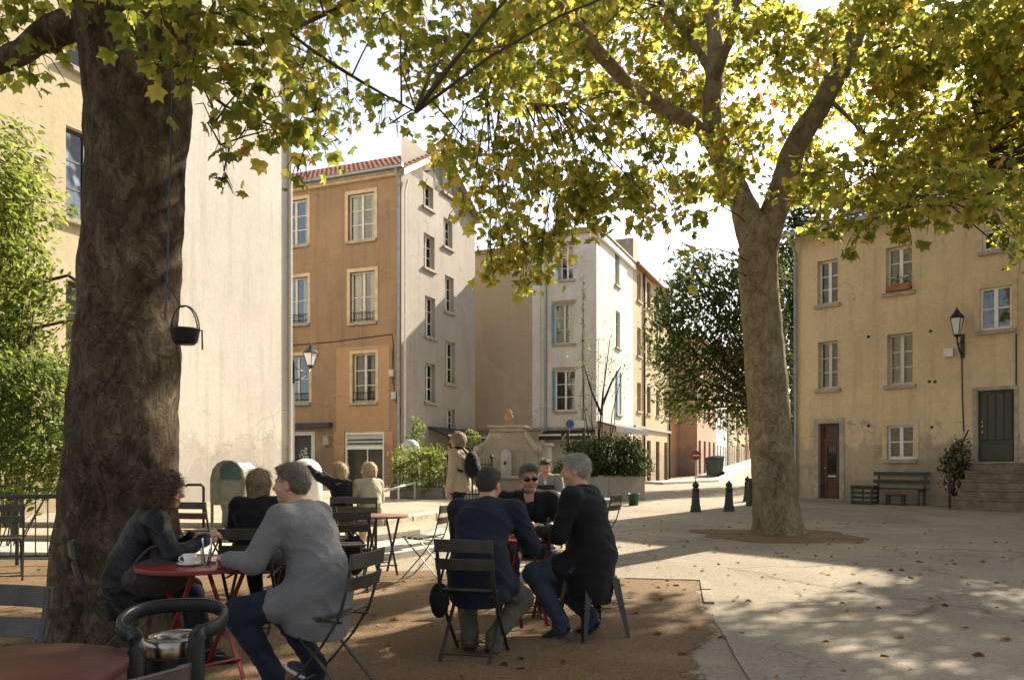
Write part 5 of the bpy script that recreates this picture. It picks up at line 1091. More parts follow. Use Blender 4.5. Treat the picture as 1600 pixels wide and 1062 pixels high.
# ---- domed dispenser, bike hoop, white domed box
dz = G(366, 795); dz = Vector((P(366, 0, 13).x, 13, gz(13) + TZ)) ; dm = thing('domed_bin', 'olive grey domed bin on a stout post before the pale wall', 'bin', dz, R(-12))
mb = MB(); prof = [(-.31, .36), (-.31, .74), (-.27, .9), (-.18, 1.0), (-.07, 1.045), (.07, 1.045), (.18, 1.0), (.27, .9), (.31, .74), (.31, .36), (.27, .32), (-.27, .32)]
mb.prism(prof, -.22, .22, lambda x, y, h: (x, h, y)); mb.build('hood', M['olive_metal'], dm, bevel=.03)
mb = MB(); mb.prism([(-.12, .74), (-.12, .9), (-.06, 1.0), (.14, 1.0), (.23, .9), (.26, .74)], -.235, -.2, lambda x, y, h: (x, h, y)); mb.build('flap', M['olive_green'], dm, bevel=.01)
mb = MB(); mb.box(-.12, .26, -.236, -.2, .4, .72); mb.build('front_panel', M['olive_metal'], dm, bevel=.012)
mb = MB(); mb.lathe([(.2, -.1), (.19, .2), (.22, .34)], 16); mb.build('post', M['olive_metal'], dm, True)
mb = MB(); mb.tube([(-.37, -.05, -.1), (-.37, -.05, .78), (-.3, -.05, .80)], .025, 8); mb.build('side_post', M['olive_metal'], dm, True)
for (px0, px1, py, Y, lab) in ((290, 318, 757, 12.8, 'dark steel hoop stand left of the domed bin'), (398, 412, 742, 13.2, 'dark steel hoop stand right of the domed bin')):
    a, b = P(px0, py, Y), P(px1, py, Y); w = (b - a).x; h = a.z - gz(Y) - .1; t = thing('bike_stand', lab, 'bike stand', (a.x, Y, gz(Y) + .1))
    mb = MB(); mb.tube([(0, 0, h - .03), (.03, 0, h), (w - .04, 0, h), (w, 0, h - .04), (w, 0, 0)], .022, 8); mb.build('hoop', M['iron'], t, True); mb = MB(); mb.lathe([(.06, 0), (.06, .012)], 12, (w, 0, 0)); mb.build('foot_plate', M['iron'], t)
for (px, py, Y, w, h, lab) in ((478, 716, 15.5, .62, 1.25, 'white round topped container behind the grey haired man'), (641, 686, 21.4, .50, 1.95, 'silver domed column behind the yellow green shrub')):
    p = P(px, py, Y); z0 = gz(Y) + TZ; hh = p.z - z0; t = thing('domed_column', lab, 'container', (p.x, Y, z0), R(-10))
    mb = MB(); r = w / 2; mb.lathe([(r, -.1), (r, hh - r * .95)] + [(r * math.cos(a), hh - r * .95 + r * .95 * math.sin(a)) for a in [i * math.pi / 16 for i in range(1, 9)]], 32); mb.build('dome_body', M['white' if w > .6 else 'silver'], t, True)
    mb = MB(); mb.lathe([(r + .02, hh - r - .1), (r + .02, hh - r - .03)], 32); mb.build('band', M['silver'], t)
# terrace handrails
for (a, b, Y0, Y1, lab) in (((596, 768), (648, 754), 18.5, 19.6, 'pale tubular handrail on the terrace left of the shrubs'),):
    p, q = P(*a, Y0), P(*b, Y1); t = thing('handrail', lab, 'railing', (0, 0, 0))
    mb = MB(); mb.tube([p, q, (q.x, q.y, gz(q.y) + TZ - .05)], .03, 8); mb.build('rail', M['silver'], t, True)
    for k in (0, .5): c = p.lerp(q, k); mb = MB(); mb.tube([c, (c.x, c.y, gz(c.y) + TZ - .05)], .025, 8); mb.build('post', M['silver'], t)
# ---- stone fountain
M['finial'] = mat('weathered_finial', (.36, .23, .11), .9, var=.3)
fp = P(792, 770, 22.0); fp.z = gz(22) + TZ; fn = thing('stone_fountain', 'bell shaped stone wall fountain with white arched niche and finial', 'fountain', fp, R(-10)); s_ = 22 / F * .93
prof = [(-50, 0), (-50, 74), (-47, 80), (-40, 84), (-33, 92), (-28, 102), (-26, 108), (26, 108), (28, 100), (33, 90), (41, 80), (47, 76), (50, 70), (50, 0)]
hz_ = (fp.z - P(792, 674, 22).z) / -108 / 1
prof = [(x * s_, z_ * hz_) for x, z_ in prof]
mb = MB(); mb.prism(prof, 0, .7, lambda x, y, h: (x, h, y)); mb.build('back_wall', M['stone'], fn, bevel=.02)
zt = prof[6][1]
mb = MB(); mb.box(-28 * s_, 28 * s_, -.06, .74, zt + .002, zt + .1); mb.box(-33 * s_, 33 * s_, -.11, .78, zt + .104, zt + .17); mb.build('cornice', M['stone'], fn, bevel=.015)
for sx in (-1, 1):
    mb = MB(); pts = [(27, 106), (30, 97), (36, 88), (42, 82), (48, 79)]; mb.tube([(sx * x * s_, .1, z_ * hz_ + .04) for x, z_ in pts], .07, 10); mb.tube([(sx * x * s_, .62, z_ * hz_ + .04) for x, z_ in pts], .07, 10); mb.build('scroll', M['kerb'], fn, True, kind='stuff')
    mb = MB(); mb.tube([(sx * 50 * s_, -.05, 78 * hz_), (sx * 50 * s_, .75, 78 * hz_)], .12, 14); mb.build('volute', M['kerb'], fn, True)
mb = MB(); ar = [(-9 * s_, 0), (-9 * s_, 66 * hz_)] + [(9 * s_ * math.cos(a), 66 * hz_ + 12 * s_ * math.sin(a)) for a in [math.pi - i * math.pi / 10 for i in range(1, 10)]] + [(9 * s_, 66 * hz_), (9 * s_, 0)]
mb.prism(ar, -.16, -.002, lambda x, y, h: (x, h, y)); mb.build('niche', M['white_wall'], fn, bevel=.02)
mb = MB(); mb.tube([(0, -.17, 56 * hz_), (0, -.32, 55 * hz_), (0, -.34, 52 * hz_)], .03, 8); mb.build('spout', M['iron'], fn, True)
mb = MB(); mb.lathe([(.06, 0), (.09, .05), (.05, .1), (.11, .2), (.13, .28), (.08, .34), (.1, .38), (.03, .46), (0, .48)], 10, (0, .3, zt + .17), cap=False); mb.build('finial', M['finial'], fn, True)
mb = MB(); mb.box(-.6, .6, -.9, -.2, -.05, .45); mb.box(-.7, .7, -1.0, -.195, .452, .54); mb.build('basin', M['stone'], fn, bevel=.03)
pz = P(848, 770, 22.6); t = thing('stone_pier', 'grey stone pier with flat cap right of the fountain', 'pier', (pz.x, 22.6, gz(22) + TZ), R(-10)); hpz = (P(848, 697, 22.6).z - t.location.z)
mb = MB(); mb.box(-.42, .22, -.3, .3, -.1, hpz); mb.build('shaft', M['concrete'], t, bevel=.01); mb = MB(); mb.box(-.47, .27, -.35, .35, hpz + .002, hpz + .09); mb.build('cap', M['kerb'], t, bevel=.015)
# ---- iron fence
fe = thing('iron_fence', 'black iron fence of spiked pickets in front of the fountain', 'fence', (0, 0, 0)); a, b = P(672, 770, 20.6), P(768, 770, 20.0); zf = gz(20) + TZ; hf = P(768, 718, 20).z - zf
for z in (.12, hf - .12): mb = MB(); mb.bar((a.x, a.y, zf + z), (b.x, b.y, zf + z), .02, .035); mb.build('rail', M['iron'], fe)
mb = MB()
for i in range(20): c = a.lerp(b, i / 20); mb.tube([(c.x, c.y, zf), (c.x, c.y, zf + hf - .03), (c.x, c.y, zf + hf + .06)], [.012, .012, .002], 6)
mb.build('pickets', M['iron'], fe, kind='stuff')
for c in (a, b): mb = MB(); mb.lathe([(.03, -.1), (.03, hf + .03), (.05, hf + .05), (.05, hf + .09), (.0, hf + .15)], 10, (c.x, c.y, zf)); mb.build('post', M['iron'], fe)
# ---- white planter with its bushes, planter trays
p0, p1 = P(893, 772, 23.4), P(1008, 772, 24.4); z0 = gz(23) - .05; ztp = P(950, 741, 23.6).z
pt_ = thing('stone_planter', 'long white stone planter box under the dark green bushes', 'planter', (p0.x, p0.y, z0), math.atan2(p1.y - p0.y, p1.x - p0.x)); L = (p1 - p0).length; hh = ztp - z0
for k in range(2): mb = MB(); mb.box(L * k / 2 + .005, L * (k + 1) / 2 - .005, 0, .12, 0, hh); mb.build('panel', M['white_wall'], pt_, bevel=.012)
for x in (.0, L - .12): mb = MB(); mb.box(x, x + .12, .122, 1.3, 0, hh); mb.build('panel', M['white_wall'], pt_, bevel=.012)
mb = MB(); mb.box(.12, L - .12, .12, 1.3, 0, hh - .08); mb.build('soil', M['soil'], pt_)
for (px, Y, w, lab) in ((640, 20.4, .95, 'low dark planter tray under the yellow green shrub'), (678, 20.25, .5, 'low dark planter tray left of the standing woman')):
    p = P(px, 770, Y); t = thing('planter_tray', lab, 'planter', (p.x, Y, gz(Y) + TZ), R(-8)); mb = MB(); mb.box(-w / 2, w / 2, -.18, .18, 0, .3); mb.build('tray', M['olive_metal'], t, bevel=.015); mb = MB(); mb.box(-w / 2 + .03, w / 2 - .03, -.15, .15, .301, .32); mb.build('soil', M['soil'], t)
# green plastic tub
p = G(990, 789); gt = thing('plastic_tub', 'dark green plastic tub on the ground right of the planter', 'tub', p, .3)
mb = MB(); mb.lathe([(0, 0), (.125, 0), (.16, .3), (.17, .3), (.17, .32), (.15, .32), (.12, .03), (0, .03)], 20, cap=False); mb.build('tub_body', M['grn_bin'], gt, True)
# pavement sign
p = P(912, 745, 23.0); sg = thing('direction_sign', 'dark post with a small blue and white arrow sign', 'sign', (p.x, 23, gz(23)))
zt = P(912, 655, 23).z - gz(23); mb = MB(); mb.tube([(0, 0, 0), (0, 0, zt)], .045, 8); mb.build('post', M['iron'], sg); mb = MB(); mb.box(-.42, .02, -.05, -.03, zt - .24, zt - .02); mb.build('sign_board', M['silver'], sg, bevel=.01)
mb = MB(); mb.lathe([(.12, 0), (.12, .03)], 20); o = mb.build('sign_disc', M['cobalt'], sg); o.location = (-.40, -.05, zt - .13); o.rotation_euler = (R(90), 0, 0)
p = P(887, 745, 24.2); t = thing('post', 'thin black post left of the arrow sign', 'post', (p.x, 24.2, gz(24))); mb = MB(); mb.tube([(0, 0, 0), (0, 0, P(887, 674, 24.2).z - gz(24))], .05, 8); mb.build('shaft', M['iron'], t); mb = MB(); mb.lathe([(.07, 0), (.07, .05), (0, .08)], 10, (0, 0, P(887, 674, 24.2).z - gz(24))); mb.build('cap', M['iron'], t)
# ---- bollards
def bollard(label, loc):
    t = thing('bollard', label, 'bollard', loc, 0, 'cast iron bollards across the street mouth')
    mb = MB(); mb.lathe([(.0, 0), (.125, 0), (.128, .05), (.12, .13), (.108, .15), (.10, .25), (.088, .42), (.08, .50), (.09, .52)], 16, cap=False); mb.build('shaft', M['iron'], t, True)
    mb = MB(); mb.lathe([(.09, .521), (.096, .545), (.068, .575), (.06, .59), (.078, .615), (.08, .66), (.06, .70), (.025, .715), (.03, .735), (.0, .755)], 16, cap=False); mb.build('cap', M['iron'], t, True)
    mb = MB(); mb.lathe([(.14, -.02), (.14, .03), (.13, .045)], 16); mb.build('base_ring', M['iron'], t, True)
    return t
b0 = bollard('leftmost cast iron bollard, below the no entry sign', G(1087, 799))
dup(b0, G(1139, 798), 0, 'second cast iron bollard from the left, in front of the wheeled bins'); dup(b0, G(1168, 783), 0, 'small farther bollard just left of the pale trunk'); dup(b0, G(1173, 790), 0, 'bollard half hidden by the pale trunk')
# ---- no entry sign
p = G(1087, 768); p = Vector((P(1087, 0, 37).x, 37, gz(37))); sg = thing('no_entry_sign', 'faded red no entry sign on a thin pole at the street mouth', 'road sign', p)
zt = P(1087, 700, 37).z - p.z; zc = P(1087, 711, 37).z - p.z
mb = MB(); mb.tube([(0, 0, -.1), (0, 0, zt)], .03, 8); mb.build('pole', M['zinc'], sg)
mb = MB(); mb.lathe([(.22, 0), (.22, .02)], 28); o = mb.build('sign_disc', M['signred'], sg); o.location = (0, -.035, zc); o.rotation_euler = (R(90), 0, 0)
mb = MB(); mb.box(-.15, .15, -.062, -.057, zc - .035, zc + .035); mb.build('white_bar', M['silver'], sg)
# ---- wheeled bins
def wheelie(label, loc, rz):
    t = thing('wheeled_bin', label, 'bin', loc, rz, 'dark wheeled bins on the pavement')
    mb = MB(); mb.hexa([(-.24, -.26, .08), (.24, -.26, .08), (.24, .26, .08), (-.24, .26, .08), (-.30, -.34, .92), (.30, -.34, .92), (.30, .34, .92), (-.30, .34, .92)]); mb.build('bin_body', M['bin_green'], t, bevel=.03)
    mb = MB(); mb.prism([(-.37, .925), (-.38, .97), (-.2, 1.04), (.1, 1.05), (.36, 1.0), (.36, .925)], -.32, .32, lambda x, y, h: (h, x, y)); mb.build('lid', M['bin_green'], t, bevel=.015)
    for sx in (-1, 1): mb = MB(); mb.tube([(sx * .25, .27, .1), (sx * .30, .27, .1)], .1, 14); mb.build('wheel', M['black_plastic'], t)
    mb = MB(); mb.tube([(-.26, .40, .95), (.26, .40, .95)], .018, 8); mb.build('handle', M['black_plastic'], t); return t
bs_ = lambda k: Vector((*st(2.0 + 1.05 * k, .72), 0)) 
q = bs_(0); q.z = gz(q.y) + .135
w0 = wheelie('leftmost dark wheeled bin beside the pink house', q, R(-100)); w0.scale = (1.25, 1.25, 1.25)
for k, lab in enumerate(('second dark wheeled bin from the left', 'third dark wheeled bin from the left', 'farthest dark wheeled bin up the pavement')):
    qq = bs_(k + 1); qq.z = gz(qq.y) + .135; dup(w0, qq, R(-104 + 5 * k), lab)
# ---- bench, crate, stool by the yellow house
def on_house(px, dist): u = FH.uz(px, 722)[0]; v = FH.wo + FH.wu * u + Vector((FH.wu.y, -FH.wu.x)) * dist; return Vector((v.x, v.y, gz(v.y)))
bl = FH.uz(1456, 722)[0] - FH.uz(1368, 722)[0]
bc = thing('park_bench', 'dark green slatted bench against the yellow house wall', 'bench', on_house(1412, .42), HR); L = bl / 2
def bench_end(x):
    mb = MB(); mb.bar((x, -.22, .0), (x, -.18, .40), .05, .06, (1, 0, 0)); mb.bar((x, .2, 0), (x, .22, .42), .05, .06, (1, 0, 0)); mb.bar((x, .21, .40), (x, .30, .90), .05, .05, (1, 0, 0)); mb.bar((x, -.24, .40), (x, .24, .40), .05, .04, (1, 0, 0)); return mb.build('bench_frame', M['grnpaint'], bc, bevel=.008)
for x in (-L * .82, L * .82): bench_end(x)
for i in range(4): mb = MB(); y = -.24 + i * .115; mb.box(-L, L, y, y + .09, .425, .46); mb.build('seat_slat', M['grnpaint'], bc, bevel=.006)
for z in (.58, .80): mb = MB(); y = .21 + (z - .4) * .18 - .055; mb.box(-L, L, y, y + .03, z, z + .10); mb.build('back_slat', M['grnpaint'], bc, bevel=.006)
cr = thing('wooden_crate', 'dark green slatted crate standing at the left end of the bench', 'crate', on_house(1373, .95), HR + .05)
for z in (.02, .15, .28, .41): mb = MB(); mb.box(-.31, .31, -.2, -.18, z, z + .08); mb.build('slat', M['grnpaint'], cr, bevel=.004)
for z in (.02, .15, .28, .41):
    for x in (-.31, .29): mb = MB(); mb.box(x, x + .02, -.178, .2, z, z + .08); mb.build('slat', M['grnpaint'], cr, bevel=.004)
for x in (-.288, .0, .248): mb = MB(); mb.box(x, x + .04, -.178, -.14, 0, .49); mb.build('corner_post', M['grnpaint'], cr)
mb = MB(); mb.box(-.33, .33, -.22, .22, .492, .52); mb.build('top_board', M['grnpaint'], cr, bevel=.004)
so = thing('small_stool', 'small dark stool on the ground under the bench', 'stool', on_house(1417, .78), HR)
mb = MB(); mb.box(-.25, .25, -.12, .12, .25, .29); mb.build('seat', M['grnpaint'], so, bevel=.005)
for sx in (-1, 1):
    for sy in (-1, 1): mb = MB(); mb.box(sx * .2 - .02, sx * .2 + .02, sy * .09 - .02, sy * .09 + .02, 0, .249); mb.build('leg', M['grnpaint'], so)
# window boxes
fb_ = thing('flower_box', 'terracotta box with small plants on an upper sill of the yellow house', 'flower box', Vector((*(FH.wo + FH.wu * FH.uz(1406, 722)[0] + Vector((FH.wu.y, -FH.wu.x)) * .08), FH.uz(1404, 455)[1])), HR)
mb = MB(); mb.hexa([(-.28, -.08, 0), (.28, -.08, 0), (.28, .08, 0), (-.28, .08, 0), (-.32, -.1, .17), (.32, -.1, .17), (.32, .1, .17), (-.32, .1, .17)]); mb.build('box', M['terracotta'], fb_, bevel=.01)
rg = np.random.default_rng(4); pos = np.stack([rg.uniform(-.3, .3, 60), rg.uniform(-.08, .08, 60), rg.uniform(.16, .4, 60)], 1); leaves_mesh('foliage', pos, np.full(60, .09), np.array(MG)[rg.integers(0, 3, 60)], M['bushleaf'], fb_, OVAL, 0, 4)
# bag hanging beside the brown table, satchel on the red table's far side
# ---- fallen leaves
FL = np.array([(.22, .12, .03), (.16, .08, .025), (.28, .17, .05), (.13, .07, .03)]); rg = np.random.default_rng(8); protos = []
for k in range(4):
    l = leaves_mesh('fallen_leaf', np.zeros((1, 3)), np.ones(1), FL[[k]], M['bushleaf'], None, kind=None, frames=np.eye(3)[None], fold=.3); protos.append(l.data); bpy.data.objects.remove(l)
spots = [(1567, 996, 'big curled brown leaf on the paving at the right edge'), (1530, 1018, 'dark brown leaf on the paving near the bottom right corner'), (1410, 992, 'pale brown leaf on the shaded paving left of the curled one'), (1475, 942, 'small brown leaf on the dappled paving at the far right'), (1377, 1021, 'brown leaf nearest the bottom edge on the right paving'), (1292, 999, 'dry leaf on the pale concrete strip right of the dirt'), (1170, 935, 'orange brown leaf just right of the kerb corner'), (1060, 912, 'dry leaf on the dirt beside the low kerb'), (995, 955, 'dark leaf on the dirt right of the metal stool'), (975, 912, 'curled orange leaf on the dirt behind the metal stool'), (620, 965, 'dry leaf on the dirt between the two seated groups'), (690, 925, 'dry leaf on the dirt left of the navy blazer man'), (880, 1030, 'brown leaf on the dirt below the white haired man'), (1420, 900, 'small leaf in the sunlit patch of the paving')]
for i, (px, py, lab) in enumerate(spots):
    p = G(px, py, .022); o = bpy.data.objects.new('fallen_leaf', protos[i % 4]); COL.objects.link(o); o.location = p; s = rg.uniform(.09, .14); o.scale = (s, s, s); o.rotation_euler = (rg.uniform(-.25, .25), rg.uniform(-.25, .25), rg.uniform(0, 6.28)); tag(o, lab, 'leaf', 'fallen leaves on the ground')
n = 700; pos = np.stack([rg.uniform(-6, 8, n), rg.uniform(4, 17, n) , np.zeros(n)], 1); pos[:, 2] = [gz(y) + .018 for y in pos[:, 1]]
keep = ~((pos[:, 0] < -.4) & (pos[:, 1] > 10.3)); pos = pos[keep]; n = len(pos)
z3 = np.zeros((n, 3)); a = rg.uniform(0, 6.28, n); tl = rg.normal(0, .15, (n, 2)); fr = np.zeros((n, 3, 3)); fr[:, 0, 0] = np.cos(a); fr[:, 1, 0] = np.sin(a); fr[:, 0, 1] = -np.sin(a); fr[:, 1, 1] = np.cos(a); fr[:, 2, 0] = tl[:, 0]; fr[:, 2, 1] = tl[:, 1]; fr[:, 2, 2] = 1
leaves_mesh('fallen_leaves', pos, rg.uniform(.04, .10, n), FL[rg.integers(0, 4, n)], M['bushleaf'], None, seed=3, frames=fr)
M['pebble'] = mat('brown_pebble', (.19, .14, .085), .9, var=.5, scale=30)
# pebbles and crumbs on the dirt
mb = MB()
for k in range(1500):
    x, y = rng.uniform(-5, 2.0), rng.uniform(3.2, 9.4); r = rng.uniform(.003, .011); zz = gz(y) + .006
    if x > 1.0 and y < 5.2: continue
    mb.add([(x + r * rng.uniform(.7, 1.2), y, zz), (x, y + r * rng.uniform(.7, 1.2), zz), (x - r, y, zz), (x, y - r, zz), (x, y, zz + r * .8)], [(0, 1, 4), (1, 2, 4), (2, 3, 4), (3, 0, 4)])
mb.build('pebbles', M['pebble'], kind='stuff')
# ================================================================ PEOPLE
class SDF:
    """smooth union of tapered capsules and ellipsoids on a grid, meshed with surface nets"""
    def __init__(s, vox): s.v = vox; s.p = []; s.post = []; s.rel = []
    def cone(s, a, b, ra, rb, k=.02, sub=False, flat=None): s.p.append(('c', np.array(a, float), np.array(b, float), ra, rb, k, sub, flat)); return s
    def chain(s, pts, rad, k=.02, **kw):
        for i in range(len(pts) - 1): s.cone(pts[i], pts[i + 1], rad[i], rad[i + 1], k, **kw)
        return s
    def ell(s, c, r, Rm=None, k=.02, sub=False): s.p.append(('e', np.array(c, float), np.array(r, float), np.eye(3) if Rm is None else np.array(Rm, float), k, sub)); return s
    def cut(s, p, n): s.post.append((np.array(p, float), np.array(n, float))); return s
    def mesh(s, noise=None):
        lo = np.full(3, 1e9); hi = -lo
        for q in s.p:
            if q[-2 if q[0] == 'c' else -1] : continue
            if q[0] == 'c': r = max(q[3], q[4]); lo = np.minimum(lo, np.minimum(q[1], q[2]) - r); hi = np.maximum(hi, np.maximum(q[1], q[2]) + r)
            else: r = q[2].max(); lo = np.minimum(lo, q[1] - r); hi = np.maximum(hi, q[1] + r)
        v = s.v; lo -= 5 * v + .01; hi += 5 * v + .01; n = np.ceil((hi - lo) / v).astype(int) + 1
        ax = [lo[i] + v * np.arange(n[i]) for i in range(3)]; f = np.full(n, .2, np.float32)
        for q in s.p:
            if q[0] == 'c': r = max(q[3], q[4]); a, b = np.minimum(q[1], q[2]) - r, np.maximum(q[1], q[2]) + r; k = q[5]; sub = q[6]
            else: r = q[2].max(); a, b = q[1] - r, q[1] + r; k = q[4]; sub = q[5]
            pad = 3 * v + k; i0 = np.clip(np.floor((a - pad - lo) / v).astype(int), 0, n); i1 = np.clip(np.ceil((b + pad - lo) / v).astype(int) + 1, 0, n)
            if np.any(i1 <= i0): continue
            sl = tuple(slice(i0[i], i1[i]) for i in range(3)); X = [ax[i][sl[i]] for i in range(3)]
            x, y, z = X[0][:, None, None], X[1][None, :, None], X[2][None, None, :]
            if q[0] == 'c':
                A, B = q[1], q[2]; d = B - A; L2 = max(d @ d, 1e-9)
                t = np.clip(((x - A[0]) * d[0] + (y - A[1]) * d[1] + (z - A[2]) * d[2]) / L2, 0, 1)
                D = np.sqrt((x - A[0] - t * d[0]) ** 2 + (y - A[1] - t * d[1]) ** 2 + (z - A[2] - t * d[2]) ** 2) - (q[3] + (q[4] - q[3]) * t)
            else:
                Rm = q[3]; cx, cy, cz = x - q[1][0], y - q[1][1], z - q[1][2]
                l = [cx * Rm[0, i] + cy * Rm[1, i] + cz * Rm[2, i] for i in range(3)]
                k0 = np.sqrt(sum((l[i] / q[2][i]) ** 2 for i in range(3))); k1 = np.sqrt(sum((l[i] / q[2][i] ** 2) ** 2 for i in range(3))) + 1e-6
                D = k0 * (k0 - 1) / k1
            g = f[sl]
            if sub:
                D = -D; h = np.maximum(k - np.abs(g - D), 0) / k; f[sl] = np.maximum(g, D) + h * h * k / 4
            else:
                h = np.maximum(k - np.abs(g - D), 0) / k; f[sl] = np.minimum(g, D) - h * h * k / 4
        if noise is not None:
            m = np.abs(f) < .04; idx = np.argwhere(m); pts = lo + idx * v; f[m] += noise(pts).astype(np.float32)
        for p, nn in s.post:
            x, y, z = ax[0][:, None, None], ax[1][None, :, None], ax[2][None, None, :]
            f = np.maximum(f, ((x - p[0]) * nn[0] + (y - p[1]) * nn[1] + (z - p[2]) * nn[2]).astype(np.float32))
        ins = f < 0; nx, ny, nz_ = f.shape
        c = np.zeros((nx - 1, ny - 1, nz_ - 1), np.uint8)
        for dx in (0, 1):
            for dy in (0, 1):
                for dz in (0, 1): c += ins[dx:nx - 1 + dx, dy:ny - 1 + dy, dz:nz_ - 1 + dz]
        act = (c > 0) & (c < 8); ids = np.full(c.shape, -1, np.int64); cells = np.argwhere(act); ids[act] = np.arange(len(cells))
        acc = np.zeros((len(cells), 3)); cnt = np.zeros(len(cells))
        off = [np.array((dx, dy, dz)) for dx in (0, 1) for dy in (0, 1) for dz in (0, 1)]
        for i in range(8):
            for j in range(i + 1, 8):
                if np.abs(off[i] - off[j]).sum() != 1: continue
                a = f[tuple((cells + off[i]).T)]; b = f[tuple((cells + off[j]).T)]; cr = (a < 0) != (b < 0); t = np.where(cr, a / np.where(cr, a - b, 1), 0)
                acc += np.where(cr[:, None], off[i] + t[:, None] * (off[j] - off[i]), 0); cnt += cr
        V = lo + (cells + acc / np.maximum(cnt, 1)[:, None]) * v; quads = []
        for axis in range(3):
            u, w = [(1, 2), (2, 0), (0, 1)][axis]; sl0 = [slice(None)] * 3; sl1 = [slice(None)] * 3; sl0[axis] = slice(0, -1); sl1[axis] = slice(1, None)
            a, b = ins[tuple(sl0)], ins[tuple(sl1)]; e = np.argwhere(a != b); e = e[(e[:, u] > 0) & (e[:, w] > 0) & (e[:, u] < f.shape[u] - 1) & (e[:, w] < f.shape[w] - 1)]
            sgn = a[tuple(e.T)]; du = np.zeros(3, int); du[u] = 1; dw = np.zeros(3, int); dw[w] = 1
            q = np.stack([ids[tuple((e - du - dw).T)], ids[tuple((e - dw).T)], ids[tuple(e.T)], ids[tuple((e - du).T)]], 1); q[~sgn] = q[~sgn][:, ::-1]; quads.append(q)
        return V, np.concatenate(quads)
def np_mesh(name, V, Q, m, parent, colors=None, smooth_it=1):
    if smooth_it:
        for _ in range(smooth_it):
            A = np.zeros_like(V); c = np.zeros(len(V))
            for i in range(4):
                for j in ((i + 1) % 4, (i + 3) % 4): np.add.at(A, Q[:, i], V[Q[:, j]]); np.add.at(c, Q[:, i], 1)
            V = V * .45 + A / np.maximum(c, 1)[:, None] * .55
    me = bpy.data.meshes.new(name); me.vertices.add(len(V)); me.vertices.foreach_set('co', V.astype(np.float32).ravel()); me.loops.add(len(Q) * 4); me.polygons.add(len(Q))
    me.loops.foreach_set('vertex_index', Q.astype(np.int32).ravel()); me.polygons.foreach_set('loop_start', np.arange(0, len(Q) * 4, 4, dtype=np.int32)); me.polygons.foreach_set('loop_total', np.full(len(Q), 4, np.int32))
    me.polygons.foreach_set('use_smooth', np.ones(len(Q), bool))
    if colors is not None: ca = me.color_attributes.new('Col', 'FLOAT_COLOR', 'POINT'); ca.data.foreach_set('color', np.concatenate([colors(V), np.ones((len(V), 1))], 1).astype(np.float32).ravel())
    me.materials.append(m); me.update(); return ob(name, me, parent)
def folds(amp, seed, fx=1.0):
    def fn(p):
        s = seed; x, y, z = p[:, 0], p[:, 1], p[:, 2]
        w = .06 * np.sin(9 * x + s) + .06 * np.sin(8 * y - s * 1.3) + .04 * np.sin(17 * z + 11 * x)
        a = np.sin((z + .6 * x + w) * 42 * fx + 3 * s) * .5 + np.sin((x - .5 * y + w * 1.5) * 33 * fx + z * 13 + s) * .5 + np.sin((y + z * .8 - w) * 57 * fx + s * 2) * .35
        return amp * (np.abs(a) - .5)
    return fn
def curlnoise(amp, fr, seed):
    def fn(p):
        x, y, z = (p * fr).T
        return amp * (np.sin(x + 2 * np.sin(y * 1.1 + seed)) * np.sin(y + 1.7 * np.sin(z * .9)) + .6 * np.sin(2.1 * z + 1.5 * np.sin(2 * x + seed)))
    return fn
v3 = lambda *a: np.array(a, float)
def unit(v): v = np.array(v, float); return v / (np.linalg.norm(v) + 1e-9)
def ik(a, b, l1, l2, pole):
    a, b = np.array(a, float), np.array(b, float); d = b - a; L = np.linalg.norm(d); m = (l1 + l2) * .995
    if L > m: b = a + d / L * m; d = b - a; L = m
    ca = (l1 * l1 + L * L - l2 * l2) / (2 * l1 * L); u = d / L; p = np.array(pole, float); p = unit(p - u * (p @ u))
    return a + u * l1 * ca + p * l1 * math.sqrt(max(0, 1 - ca * ca)), b
def frame(yaw, pitch=0, roll=0):   # columns: right, forward, up ; yaw left positive (deg), pitch down positive
    cy, sy = math.cos(R(yaw)), math.sin(R(yaw)); Z = np.array([[cy, -sy, 0], [sy, cy, 0], [0, 0, 1]]); cp, sp = math.cos(R(pitch)), math.sin(R(pitch)); X = np.array([[1, 0, 0], [0, cp, sp], [0, -sp, cp]])
    cr, sr = math.cos(R(roll)), math.sin(R(roll)); Y = np.array([[cr, 0, sr], [0, 1, 0], [-sr, 0, cr]]); return Z @ X @ Y
